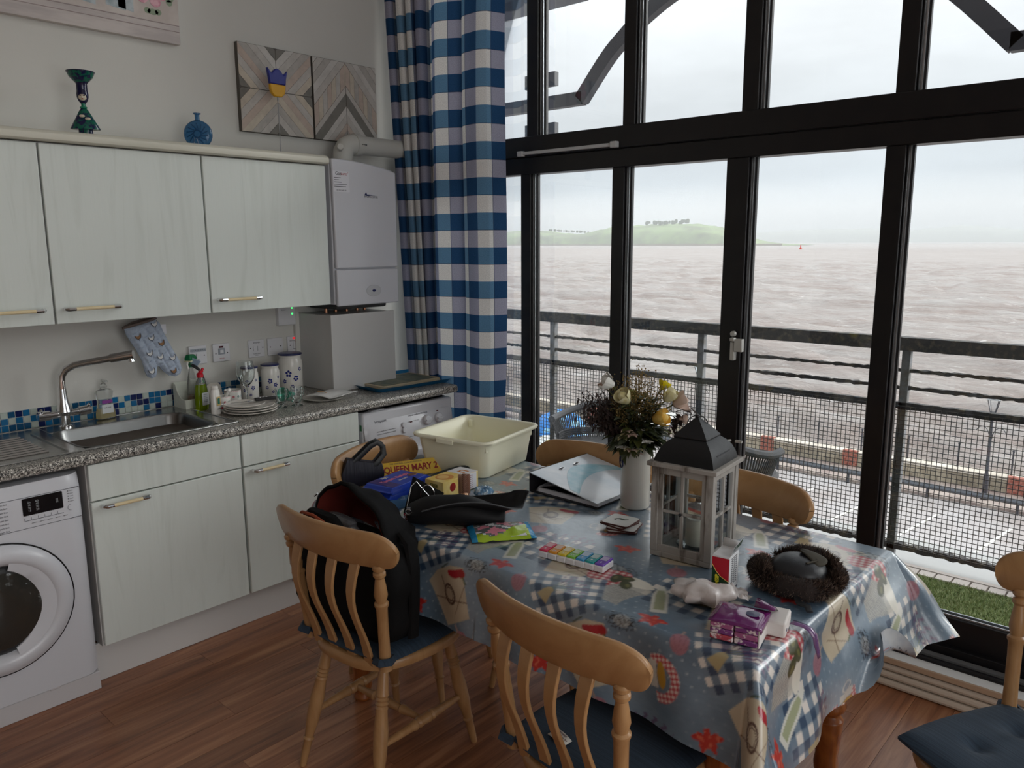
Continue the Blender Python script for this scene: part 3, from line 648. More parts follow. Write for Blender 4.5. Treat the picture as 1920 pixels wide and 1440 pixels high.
# handle scoop panel right side of the glass : crescent
b=B(); R=[]
for k in range(17):
    a=-1.35+2.7*k/16; R.append([tuple(MX@Vector((-r*math.sin(a),r*math.cos(a),h))) for r,h in((.176,.026),(.160,.024),(.152-.030*max(0,math.cos(a)),.020),(.150-.048*max(0,math.cos(a))**1.5,.012))])
b.rows(R); b.build('door_grip',white_g,dr)
b=B(); b.lathe([(.214,.0),(.2355,-.002),(.2375,.004),(.236,.006)],n,M=MX,capa=False,capb=False); b.build('door_gap',black_m,dr)
b=B(); b.lathe([(.158,.002),(.148,.012),(.135,.016),(.12,.012)],n,M=MX,capa=False,capb=False); b.build('door_seal_ring',mat('dark_trim',(.03,.032,.034),.35),dr)
b=B(); b.lathe([(.135,.016),(.12,.022),(.09,.03),(.05,.034),(0,.035)],n,M=MX,capa=False); b.build('door_glass',mat('smoked_glass',(.035,.034,.03),.06,coat=.5,noise=(9,S(60,56,48),.5,.8)),dr)
# ---------------- tumble dryer ----------------
td=E('tumble_dryer','white tumble dryer with round dials under the right end of the worktop','dryer',loc=(.33,.955,0))
y0,y1=.655,1.25
b=B(); b.box(.03,.585,y0,y1,.02,.846); b.build('cabinet',white_g,td,bevel=.01)
b=B(); pr_=[(.585,.0),(.612,.0),(.612,.69),(.600,.775),(.575,.812),(.55,.846),(.52,.846)]
R=[[(x,y,max(z,.02)) for x,z in pr_] for y in(y0+.004,y0+.03,y1-.03,y1-.004)]
for k,q in enumerate((0,3)): R[q]=[(x-.014,y,z) for x,y,z in R[q]]
b.rows(R); b.build('front_panel',white_g,td)
b=B(); b.box(.6125,.6135,y0+.03,y1-.02,.6885,.690); b.build('seam_line',grey_ink,td)
def FD(y,z):  # sloping fascia frame between (.612,.69) and (.600,.775)
    t=(z-.69)/.085; return Matrix.Translation((.6127-.012*t,y,z))@Matrix.Rotation(-.14,4,'Y')@Matrix(((0,0,1,0),(1,0,0,0),(0,1,0,0),(0,0,0,1)))
text('Hotpoint',.020,mat('dark_ink',S(60,62,72),.5),'brand_print',td,Matrix.Translation((.589,.76,.795))@Matrix.Rotation(-.6,4,'Y')@FX(0,0,0))
text('CREASE CARE EXTRA PLUS',.011,MATS['dark_ink'],'panel_print',td,Matrix.Translation((.5915,1.0,.792))@Matrix.Rotation(-.6,4,'Y')@FX(0,0,0))
for k in range(5): text('delicate',.007,grey_ink,'panel_print',td,FD(.735+k*.024,.748)); text('minutes',.007,grey_ink,'panel_print',td,FD(.735+k*.024,.735))
for k in range(4): text('cotton',.007,grey_ink,'panel_print',td,FD(.93+k*.02,.765))
for yy,zz in((.893,.755),(.893,.728)):
    b=B(); b.lathe([(.014,-.002),(.014,.006),(.011,.009),(0,.009)],18,M=FD(yy,zz)); b.build('push_button',white_g,td)
for yy in(1.05,1.13):
    b=B(); b.lathe([(.026,-.003),(.026,.012),(.02,.018),(0,.018)],26,M=FD(yy,.755)); b.box(-.02,.02,-.004,.004,.016,.026,0,FD(yy,.755)); b.build('dial',white_g,td,bevel=.001)
b=B(); b.box(-.008,.008,-.003,.003,0,.001,0,FD(.945,.762)); b.box(-.006,.006,-.0025,.0025,0,.001,0,FD(1.13,.80-.01)); b.build('indicator_window',mat('dark_red',S(80,20,30),.3),td)
b=B(); b.box(.59,.6,.70,.705,.80,.83); 
b=B(); b.box(.540,.572,.72,.80,.846,.850); b.build('handle_flap',white_g,td,bevel=.002)
b=B(); b.box(.56,.575,y0-.0006,y0,.76,.79); b.build('energy_sticker',mat('sticker_green',S(60,120,80),.5),td)
MX=Matrix.Translation((.613,.955,.40))@Matrix.Rotation(PI/2,4,'Y')
b=B(); b.lathe([(.235,-.003),(.235,.01),(.22,.022),(.20,.02),(.18,.006)],40,M=MX,capa=False,capb=False); dd=b.build('door_ring',white_g,td)
b=B(); b.lathe([(.182,.0),(.19,.012),(.16,.022),(.0,.022)],40,M=MX,capa=False); b.build('door_centre',mat('dark_trim'),dd)
# ---------------- boiler, flue, box under it ----------------
bo=E('boiler','white wall-hung boiler with rounded top in the corner by the curtain','boiler',loc=(.16,.93,1.345))
y0,y1=.735,1.135; 
def arc_top(yy): t=(yy-y0)/(y1-y0); return 2.028+.030*(1-t*.0)*math.sin(PI*min(1,max(0,.15+t*.6)))-.022*max(0,(t-.6)/.4)**2
b=B(); R=[]
for z0_ in (0,):
    prof=[]
outl=[(y0,1.352),(y1,1.352),(y1,2.018)]+[(y1-(y1-y0)*k/12,2.018+.045*math.sin(PI/2*(k/12))**.8*(1 if k<12 else 1)) for k in range(1,13)]
b.prism([(a,c) for a,c in outl],0,.285,M=FX(.006,0,0)); b.build('casing',white_g,bo,bevel=.006)
b=B(); ol2=[(y0+.004,1.532),(y1-.002,1.532)]+outl[2:]; b.prism(ol2,.0,.022,M=FX(.292,0,0)); b.build('front_cover',white_g,bo,bevel=.007)
b=B(); b.prism([(y0+.004,1.345),(y1-.002,1.345),(y1-.002,1.526),(y0+.004,1.526)],0,.022,M=FX(.292,0,0)); b.build('lower_flap',white_g,bo,bevel=.006)
b=B(); b.lathe([(.048,0),(.046,.002),(0,.0025)],28,M=FX(.3145,.965,1.415),sy=.62); b.build('badge_dish',mat('badge_white',S(200,202,206),.15),bo)
b=B(); b.lathe([(.012,.002),(.011,.004),(0,.004)],20,M=FX(.3145,.965,1.415),sy=.55); b.build('badge_eye',blue_navy,bo)
text('WORCESTER',.015,mat('dark_ink'),'brand_print',bo,FX(.3146,.967,1.888))
b=B(); b.add([(.3148,.925,1.895),(.3148,.937,1.912),(.3148,.942,1.900),(.3148,1.0,1.899),(.3148,.945,1.893)],[(4,3,2,1,0)]); b.build('brand_swoosh',blue_navy,bo)
st=B().box(.3145,.3150,.738,.835,1.905,2.005).build('service_sticker',mat('paper_white',S(225,226,232),.6),bo)
text('Gas',.024,mat('dark_ink'),'sticker_print',st,FX(.3152,.77,1.993)); text('sure',.021,mat('red_ink',S(170,60,70),.5),'sticker_print',st,FX(.3152,.803,1.993)); text('2',.010,MATS['red_ink'],'sticker_print',st,FX(.3152,.827,1.999))
for k,w_ in enumerate((.04,.03,.045,.075,.07)):
    b=B(); b.box(.3150,.3153,.744,.744+w_,1.972-k*.0105,1.9745-k*.0105); b.build('print_line',MATS['dark_ink'],st)
text('01225 868 110',.0095,MATS['dark_ink'],'sticker_print',st,FX(.3152,.786,1.913))
b=B(); b.box(.03,.28,y0+.02,y1-.06,1.325,1.352); b.build('pipe_tray',mat('dark_tray',S(60,60,60),.6),bo,bevel=.01)
b=B()
for k,yy in enumerate((.80,.86,.93,1.0,1.05)): b.cyl((.12,yy,1.352),(.12,yy,1.30),.009,8)
b.build('pipe',mat('copper',(.5,.25,.15),.35,1),bo)
fl_=E('flue','white elbow flue pipe running from the boiler top into the window wall','flue pipe',loc=(.16,.92,2.05))
wf=mat('flue_white',S(196,196,190),.45)
b=B(); P=[(.15,.925,2.05),(.15,.925,2.09),(.15,.93,2.12),(.15,.945,2.145),(.15,.975,2.158),(.15,1.01,2.16)]
b.tube(P,.052,20); b.build('elbow',wf,fl_)
b=B(); b.cyl((.15,1.0,2.16),(.15,1.515,2.16),.048,20); b.cyl((.15,.992,2.16),(.15,1.03,2.16),.056,20); b.build('pipe',wf,fl_)
b=B(); b.lathe([(.062,0),(.062,.02),(.055,.03)],20,M=T(.15,.925,2.045)); b.build('flue_collar',wf,fl_)
b=B(); b.cyl((.19,.88,2.13),(.22,.86,2.135),.016,12); b.build('test_cap',wf,fl_,bevel=.002)
b=B(); 
for k in range(3): b.cyl((.197,1.013+k*.012-.0,2.158),(.2075,1.013+k*.012,2.158),.0028,6)
b.build('screw',black_m,fl_)
bx=E('boiler_pipe_box','plain white pipe cover box standing on the worktop under the boiler','box',loc=(.15,.90,.911))
b=B(); b.box(.005,.285,.70,1.100,.912,1.30); b.build('casing',mat('box_white',S(205,205,203),.35),bx,bevel=.003)
b=B(); b.box(.286,.304,.697,1.104,.912,1.303); b.build('front_board',mat('box_white'),bx,bevel=.002)
b=B(); b.box(.0,.02,.675,.700,.912,1.36); b.build('wall_strip',wall_m,bx)
# ---------------- sockets, controls ----------------
sockm=mat('socket_white',S(222,222,226),.3)
def plate(y,z,label,name='wall_switch',cat='switch',w=.088,h=.088,d=.010,x=0):
    e=E(name,label,cat,loc=(x,y,z))
    B().box(x,x+d,y-w/2,y+w/2,z-h/2,z+h/2).build('face_plate',sockm,e,bevel=.003); return e
def screws(e,y,z,d=.0102,s=.03):
    for k in(-1,1):
        b=B(); b.cyl((d-.002,y+k*s,z),(d+.0006,y+k*s,z),.003,8); b.build('screw',black_m,e)
ink=MATS['dark_ink']
e=plate(.144,1.138,'white switch with a grey lettered strip, leftmost above the sink end'); screws(e,.144,1.134)
b=B(); b.box(.0101,.0106,.106,.184,1.152,1.168); b.build('label_strip',mat('strip_grey',S(176,182,190),.6),e); text('COOKER HOOD',.0105,ink,'label_print',e,FX(.0108,.145,1.160))
b=B(); b.box(.010,.0135,.136,.152,1.118,1.142); b.build('rocker',sockm,e,bevel=.001); b=B(); b.box(.0101,.0105,.133,.135,1.118,1.145);b.box(.0101,.0105,.133,.150,1.116,1.1175); b.build('rocker_gap',ink,e)
e=plate(.263,1.137,'white fused spur with a worn red lamp and peeling label'); screws(e,.263,1.134)
b=B(); b.box(.010,.0112,.251,.273,1.160,1.169); b.build('neon_lamp',mat('dark_red'),e); b=B(); b.box(.0101,.0116,.246,.280,1.128,1.158); b.build('peeled_label',mat('label_grey',S(150,156,166),.4),e); b=B(); b.box(.0118,.0135,.255,.272,1.134,1.150,0); b.build('rocker',sockm,e); text('FRIDGE',.0075,MATS['red_ink'],'label_print',e,FX(.0105,.263,1.108))
e=plate(.452,1.137,'white double rocker control switch, third from the left above the worktop'); screws(e,.452,1.140,s=.034)
for s in(-1,1): b=B(); b.box(.010,.0128,.452+s*.012-.007,.452+s*.012+.007,1.126,1.15); b.build('rocker',sockm,e,bevel=.001); b=B(); b.box(.0101,.0105,.452+s*.012-.0085,.452+s*.012-.0075,1.126,1.15); b.build('rocker_gap',ink,e)
text('WASHER',.0095,ink,'label_print',e,FX(.0105,.452,1.167)); text('Tumble dryer\nWasher',.0075,ink,'label_print',e,FX(.0105,.452,1.108))
e=plate(.559,1.137,'blank white wall plate between the switches',name='blank_plate',cat='wall plate'); screws(e,.559,1.137)
e=plate(.675,1.137,'white boiler switch with glowing red lamp beside the white box'); screws(e,.675,1.134)
b=B(); b.box(.010,.0115,.662,.686,1.166,1.175); b.build('neon_lamp',mat('lit_red',S(190,20,30),.3,emit=(S(255,30,40),.6)),e); text('CENTRAL HEATING',.0075,ink,'label_print',e,FX(.0105,.675,1.157))
b=B(); b.box(.010,.0128,.664,.686,1.118,1.150); b.build('rocker',sockm,e,bevel=.001); b=B(); b.box(.0101,.0105,.66,.69,1.098,1.1); b.box(.0101,.0105,.66,.69,1.113,1.115); b.build('fuse_outline',ink,e)
e=plate(.625,1.300,'small white control box with two green lamps under the wall cabinet',name='heating_control',cat='control box',w=.10,h=.115,d=.028)
for z in(1.300,1.330): b=B(); b.cyl((.027,.655,z),(.0292,.655,z),.0045,10); b.build('green_lamp',mat('lit_green',S(40,220,90),.3,emit=(S(60,255,110),2.2)),e)
text('drayton',.008,grey_ink,'label_print',e,FX(.0285,.605,1.322))
# ---------------- curtain ----------------
def gingham():
    m=bpy.data.materials.new('gingham_cloth'); m.use_nodes=True; t=m.node_tree; b=t.nodes['Principled BSDF']
    u=N(t,'ShaderNodeUVMap'); s=N(t,'ShaderNodeSeparateXYZ'); L(t,u.outputs[0],s.inputs[0])
    def sq(out,per):
        d=N(t,'ShaderNodeMath',operation='DIVIDE',i={1:per}); L(t,out,d.inputs[0]); f=N(t,'ShaderNodeMath',operation='FRACT'); L(t,d.outputs[0],f.inputs[0])
        g=N(t,'ShaderNodeMath',operation='LESS_THAN',i={1:.5}); L(t,f.outputs[0],g.inputs[0]); 
        # dark thread line at the edges of the band
        a=N(t,'ShaderNodeMath',operation='PINGPONG',i={1:.5}); L(t,f.outputs[0],a.inputs[0]); l=N(t,'ShaderNodeMath',operation='LESS_THAN',i={1:.012}); L(t,a.outputs[0],l.inputs[0])
        return g.outputs[0],l.outputs[0]
    gu,lu=sq(s.outputs[0],.165); gv,lv=sq(s.outputs[1],.172)
    n=N(t,'ShaderNodeTexNoise',i={'Scale':220,'Detail':2}); L(t,u.outputs[0],n.inputs[0])
    def mixc(f,a,c,fac_const=None):
        x=N(t,'ShaderNodeMix',data_type='RGBA')
        L(t,f,x.inputs[0])
        for k,q in((6,a),(7,c)):
            if isinstance(q,tuple): x.inputs[k].default_value=(*q,1)
            else: L(t,q,x.inputs[k])
        return x.outputs[2]
    light=mixc(gu,S(166,166,184),S(236,234,230)); dark=mixc(gu,S(44,78,116),S(98,138,170))
    c=mixc(gv,light,dark)
    ln=N(t,'ShaderNodeMath',operation='MAXIMUM'); L(t,lu,ln.inputs[0]); L(t,lv,ln.inputs[1]); lm=N(t,'ShaderNodeMath',operation='MULTIPLY',i={1:.7}); L(t,ln.outputs[0],lm.inputs[0])
    c=mixc(lm.outputs[0],c,S(40,58,88))
    hs=N(t,'ShaderNodeMapRange',i={1:.3,2:.7,3:.86,4:1.12}); L(t,n.outputs[0],hs.inputs[0]); vm=N(t,'ShaderNodeVectorMath',operation='SCALE'); L(t,c,vm.inputs[0]); L(t,hs.outputs[0],vm.inputs['Scale'])
    t.nodes.remove(b); d=N(t,'ShaderNodeBsdfDiffuse'); tl=N(t,'ShaderNodeBsdfTranslucent'); L(t,vm.outputs[0],d.inputs[0]); L(t,vm.outputs[0],tl.inputs[0])
    mx=N(t,'ShaderNodeMixShader',i={0:.3}); L(t,d.outputs[0],mx.inputs[1]); L(t,tl.outputs[0],mx.inputs[2]); L(t,mx.outputs[0],t.nodes['Material Output'].inputs[0]); return m
ging=gingham()
# plan curve of the pleats at the top; lower down the left folds sweep right
def curtain():
    nu,nv=420,110
    # plan of the cloth: four deep gathers on the wall side, two broad panels with a crease on the window side
    def plan(s,h):
        left=.045+.02*h; right=.868-.035*h-.012*math.sin(h*6)
        if s<.46:
            q=s/.46; x=left+(.40-left)*q; ph=q*4.3*2*PI+.8; dp=.5-.5*math.cos(ph)
            y=1.285+.18*(1-dp)**1.3*(1-.2*h); x+=.022*math.sin(ph*2)*.6+(.09+.28*q*(1-q))*h**1.5*(1-q)**.5+.03*math.sin(h*2.2+q*2)*(1-q)
            bl=max(0,(q-.86)/.14); y=y*(1-bl)+1.335*bl
        else:
            q=(s-.46)/.54; x=.40+(right-.40)*q
            y=1.335-.055*abs(math.sin(PI*q*2.0))**.6*(1+.3*math.sin(h*3)) +.022*math.sin(PI*q*6+h*2)*.25+ .012*q
            if q>.93: y+=.05*((q-.93)/.07)
        return x,y
    zt,zb=3.45,.30; R=[];UV=[]
    for j in range(nv):
        h=j/(nv-1); z=zt+(zb-zt)*h; row=[];uvr=[];acc=0;prev=None; hh=min(1.15,max(0,(3.3-z)/2.5))
        for i in range(nu):
            s=i/(nu-1); x,y=plan(s,hh)
            if prev: acc+=math.hypot(x-prev[0],y-prev[1])
            prev=(x,y); row.append((x,y,z)); sag=.03*math.sin(hh*2.5)*max(0,1-s*2.2)**1.5+(.022 if s>.73 else 0)*0
            uvr.append((acc,z-sag+.12*max(0,.46-s)*hh))
        R.append(row); UV.append(uvr)
    b=B(); b.rows(R); me_o=b.build('curtain',ging,None,angle=3.0)
    ul=me_o.data.uv_layers.new(name='UVMap'); base=UV[45]
    for p in me_o.data.polygons:
        for li in p.loop_indices:
            vi=me_o.data.loops[li].vertex_index; j,i=divmod(vi,nu)
            ul.data[li].uv=(base[-1][0]-base[i][0]+.085,UV[j][i][1])
    return tag(me_o,'blue and white gingham curtain hanging between the boiler and the window','curtain')
curtain()
tag(B().tube([(.02,1.40,3.46),(2.2,1.40,3.46)],.014,10).build('curtain_pole',frame_m,None),'dark curtain pole above the gingham curtain','curtain pole') if False else None
# ---------------- dining chairs ----------------
def rail_pt(t,z,th):
    """t -1..1 along rail, returns local x,y of the curved crest rail at height z; th = thickness offset"""
    hw=.262; x=hw*t; y=-.242+.058*t*t; lean=(z-.78)*.22
    nx,ny=-2*.058*t/hw,1; l=math.hypot(nx,ny)
    return x+nx/l*th, y-lean+ny/l*th
def chair(label,loc,rz,cush=True,tuft=False,group='beech farmhouse dining chairs'):
    e=E('dining_chair',label,'chair',loc=loc,rz=rz,group=group); kw=dict(world=False)
    # seat
    b=B(); out=[]
    n=48
    for k in range(n):
        a=2*PI*k/n; c,s=math.cos(a),math.sin(a); p=3.2
        r=(abs(c)**p+abs(s)**p)**(-1/p); x=r*c*(.205+.012*s); y=r*s*.205
        if s<0: x*=1-.10*abs(s)
        out.append((x,y))
    b.rows([[(x*.93,y*.93,.408) for x,y in out],[(x*.985,y*.985,.413) for x,y in out],[(x,y,.425) for x,y in out],[(x*.99,y*.99,.438) for x,y in out],[(x*.95,y*.95,.445) for x,y in out],[(x*.6,y*.6,.436) for x,y in out]],cu=True,capa=True,capb=True)
    b.build('seat',beech,e,angle=.9,**kw)
    def prof(r): return [(0,r*.62),(.05,r*.80),(.17,r*.95),(.2,r*1.02),(.215,r*.82),(.23,r*1.06),(.245,r*.82),(.26,r*1.08),(.275,r*.82),(.29,r*1.02),(.31,r*.9),(.45,r*1.18),(.62,r*1.08),(.76,r*.72),(.775,r*.95),(.79,r*.72),(.9,r*.66),(1,r*.55)]
    tops=[(.135,.13,.41),(-.135,.13,.41),(.125,-.135,.41),(-.125,-.135,.41)]; feet=[(.185,.205,0),(-.185,.205,0),(.175,-.225,0),(-.175,-.225,0)]
    for a,c in zip(tops,feet): b=B(); b.turned(a,c,prof(.0195)); b.build('leg',beech,e,**kw)
    def lp(k,t): return Vector(tops[k]).lerp(Vector(feet[k]),t)
    sp=[(0,.009),(.18,.0125),(.36,.0145),(.40,.018),(.42,.0135),(.44,.018),(.5,.016),(.56,.018),(.58,.0135),(.60,.018),(.64,.0145),(.82,.0125),(1,.009)]
    sides=[]
    for a,c in((0,2),(1,3)):
        p,q=lp(a,.56),lp(c,.56); sides.append((p+q)/2); b=B(); b.turned(p,q,sp,12); b.build('stretcher',beech,e,**kw)
    b=B(); b.turned(sides[0],sides[1],[(0,.009),(.2,.012),(.3,.0165),(.32,.012),(.5,.016),(.68,.012),(.7,.0165),(.8,.012),(1,.009)],12); b.build('stretcher',beech,e,**kw)
    # crest rail
    b=B(); R=[]; nt_=37
    for k in range(nt_):
        t=-math.cos(PI*k/(nt_-1)); a=abs(t)
        # outline heights
        ztop=.880-.008*a*a-.050*(1-math.sqrt(max(0,1-max(0,(a-.72)/.28)**2))); zbot=.764+.004*a**2 if a<.86 else (.767+.050*(1-math.sqrt(max(0,1-((a-.86)/.14)**2))))
        th=.0105
        if a>=.9999: ztop,zbot=.824,.816
        row=[]
        for z,o in((zbot,-th*.6),(zbot+.004,-th),((zbot+ztop)/2,-th),(ztop-.006,-th),(ztop,-th*.5),(ztop,th*.5),(ztop-.006,th),((zbot+ztop)/2,th),(zbot+.004,th),(zbot,th*.6)):
            x,y=rail_pt(t,z,o); row.append((x,y,z))
        R.append(row)
    b.rows(R,cu=True,capa=True,capb=True); b.build('crest_rail',beech,e,angle=1.0,**kw)
    # turned posts and curved slats
    for s in(-1,1):
        x1,y1=rail_pt(s*.76,.775,0); a=Vector((s*.168,-.165,.432)); c=Vector((x1,y1,.776))
        b=B(); b.turned(a,c,[(0,.021),(.02,.0185),(.25,.0165),(.5,.0165),(.60,.0175),(.62,.021),(.64,.021),(.655,.015),(.72,.020),(.80,.017),(.88,.0125),(.90,.0185),(.925,.0185),(.94,.013),(.96,.019),(.985,.019),(1.0,.014)],16); b.build('back_post',beech,e,**kw)
    for q in(-.56,-.19,.19,.56):
        b=B(); R=[]
        x1,y1=rail_pt(q*.86,.775,0)
        for k in range(13):
            t=k/12; x=q*.205*(1-t)+x1*t; y=(-.178)*(1-t)+y1*t-.030*math.sin(PI*t)*(1 if True else 0)+.012*math.sin(2*PI*t); z=.43+.345*t; w_=.0150+.003*math.cos(PI*t*2)
            R.append([(x-w_,y-.0055,z),(x+w_,y-.0055,z),(x+w_,y+.0055,z),(x-w_,y+.0055,z)])
        b.rows(R,cu=True,capa=True,capb=True); b.build('slat',beech,e,bevel=.002,**kw)
    if cush:
        b=B(); R=[]; nn=29
        tufts=[(-.075,-.07),(.075,-.07),(-.075,.075),(.075,.075)] if tuft else []
        def outl(u,v):
            x=u*.208*(1+.03*v); y=v*.20+.005
            return x*(1-.0*abs(v)),y
        for top in(0,1):
            pass
        Rt=[];Rb=[]
        for j in range(nn):
            v=-1+2*j/(nn-1); rt=[];rb=[]
            for i in range(nn):
                u=-1+2*i/(nn-1)
                # squircle mapping
                uu=u*math.sqrt(1-.30*v*v*.5); vv=v*math.sqrt(1-.30*u*u*.5); x,y=outl(uu,vv)
                edge=max(abs(u),abs(v)); h=.022*(1-edge**6)**.5
                hh=.447+.012+h
                for tx,ty in tufts: hh-=.017*math.exp(-((x-tx)**2+(y-ty)**2)/.0006)
                if tufts: hh+=.006
                rt.append((x,y,hh)); rb.append((x,y,.447+.010*(edge**4)))
            Rt.append(rt);Rb.append(rb)
        b.rows(Rt); b.rows([r[::-1] for r in Rb])
        ring=lambda Q:[Q[0][i] for i in range(nn)]+[Q[j][nn-1] for j in range(1,nn)]+[Q[nn-1][i] for i in range(nn-2,-1,-1)]+[Q[j][0] for j in range(nn-2,0,-1)]
        b.rows([ring(Rb),ring(Rt)],cu=True)
        p=b.build('seat_pad',MATS['navy_cushion'],e,angle=1.2,**kw)
        for s in(-1,1): tt=B(); tt.tube([(s*.15,-.15,.455),(s*.185,-.15,.462),(s*.198,-.175,.465),(s*.18,-.2,.465),(s*.15,-.19,.46)],.009,6,flat=1.4); tt.build('tie_tape',MATS['navy_cushion'],p,**kw)
    return e
CH=[('beech dining chair carrying the open black backpack, seen from behind at left',(1.72,-.143,0),.07,1,0),
 ('nearest beech dining chair with a navy seat pad, seen from behind at bottom centre',(2.603,-.165,0),-.10,1,0),
 ('beech dining chair at the kitchen end of the table by the tumble dryer',(1.40,.29,0),-1.33,1,0),
 ('beech dining chair on the window side behind the ring binder and flower vase',(1.875,.575,0),3.22,1,0),
 ('beech dining chair on the window side behind the lantern',(2.437,.60,0),3.05,1,0),
 ('beech dining chair with a buttoned blue-grey seat pad at the right edge',(3.393,.379,0),2.69,1,1)]
for k_,(l,p,r,c,t) in enumerate(CH):
    e_=chair(l,p,r,bool(c),bool(t))
    if k_==1:
        b=B(); b.rows([[(-.085+.06*u,-.135-.012*u+.034*v,.487+.004*math.sin(u*3)) for u in(0,.25,.5,.75,1)] for v in(0,.5,1)]); q_=b.build('care_label',mat('label_paper',S(216,212,204),.6),e_,world=False,solid=.001); q_['label']='white printed care label on the seat pad'
        for j_,s_ in enumerate(('WARNING','keep away from fire','100% cotton')): text(s_,.0075,mat('label_ink',S(90,50,50),.6),'label_print',e_,T(-.056,-.125-.009*(j_-1.2),.4935,rz=-.2),world=False)
# ---------------- table ----------------
TZ=.7645; TC=(2.125,.32); TW,TD=1.65,.86; TR=math.radians(-1.2)
tb_=E('dining_table','orange pine dining table with turned legs under the patterned cloth','table',loc=(TC[0],TC[1],0),rz=TR)
kw=dict(world=False)
B().box(-TW/2,TW/2,-TD/2,TD/2,.735,.760).build('tabletop',pine,tb_,bevel=.008,**kw)
b=B(); b.box(-TW/2+.09,TW/2-.09,-TD/2+.06,-TD/2+.08,.64,.735);b.box(-TW/2+.09,TW/2-.09,TD/2-.08,TD/2-.06,.64,.735);b.box(-TW/2+.08,-TW/2+.10,-TD/2+.07,TD/2-.07,.64,.735);b.box(TW/2-.10,TW/2-.08,-TD/2+.07,TD/2-.07,.64,.735); b.build('apron',pine,tb_,bevel=.002,**kw)
for sx_ in(-1,1):
    for sy_ in(-1,1):
        x,y=sx_*(TW/2-.105),sy_*(TD/2-.085); b=B()
        b.lathe([(.030,0),(.034,.01),(.028,.03),(.035,.05),(.037,.07),(.033,.10),(.036,.13),(.041,.20),(.042,.22),(.031,.235),(.030,.24),(.046,.258),(.048,.27),(.042,.285),(.031,.292),(.046,.305),(.048,.318),(.040,.335),(.034,.345),(.036,.36),(.044,.42),(.049,.50),(.046,.56),(.038,.60),(.044,.61),(.044,.62),(.036,.63)],24,M=T(x,y,0)); b.box(x-.038,x+.038,y-.038,y+.038,.63,.735)
        b.build('leg',pine,tb_,bevel=.002,**kw)
# ---------------- tablecloth ----------------
OV=.235; OVR=.29
def drop(s,th0,curl,cs):
    """arc-length walk: returns outward, down for distance s past the edge; th measured from vertical"""
    n=24; o=d=0
    for k in range(n):
        t=(k+.5)/n*s; th=th0+(PI/2-th0)*math.exp(-(t/.012)) 
        if curl>0 and t>cs: th+=curl*min(1,(t-cs)/.05)
        o+=math.sin(th)*s/n; d+=math.cos(th)*s/n
    return o,d
def ss(a,b_,x): t=min(1,max(0,(x-a)/(b_-a))); return t*t*(3-2*t)
def cloth_pt(p,q):
    hx,hy=TW/2,TD/2; du=abs(p)-hx; dv=abs(q)-hy; sp=1 if p>0 else -1; sq=1 if q>0 else -1
    px,qy=max(-hx,min(hx,p)),max(-hy,min(hy,q)); s=math.hypot(max(du,0),max(dv,0))
    z=TZ+.0006*math.sin(p*31+q*9)*math.sin(q*23) 
    if s<=0: return px,qy,z
    nx,ny=max(du,0)/s*sp,max(dv,0)/s*sq
    # base hang angle
    phi=math.atan2(max(dv,0),max(du,0)); cn=math.sin(2*phi) if du>0 and dv>0 else 0
    th=.10
    if sp>0 and sq>0:
        near=ss(-.02,.38,qy) if du>0 else 0; 
        if du>0 and dv<=0: th=.12+.30*near
        elif dv>0 and du<=0: th=.12+.30*ss(hx-.30,hx,px)
        else: th=.42+.32*cn
    elif sp>0 and sq<0:
        if du>0 and dv<=0: th=.12+.05*math.sin(qy*22)+.10*ss(.2,.43,-qy)
        elif dv>0 and du<=0: th=.10+.10*ss(hx-.2,hx,px)+.04*math.sin(px*9)
        else: th=.20+.22*cn**2
    else:
        th=.10+.03*math.sin(p*13+q*11)+.2*cn
    curl=0;cs=.16
    if sp>0 and sq>0 and (du>0):
        w_=ss(.05,.14,qy)*(1-ss(.16,.43,qy)) if dv<=0 else 0
        curl=2.9*w_; cs=OVR-.105*w_
    o,d=drop(s,th,curl,cs)
    d=min(d,.50)
    wav=.008*math.sin(p*26+q*5)*min(1,s/.1)
    return px+nx*(o+wav),qy+ny*(o+wav),z-d
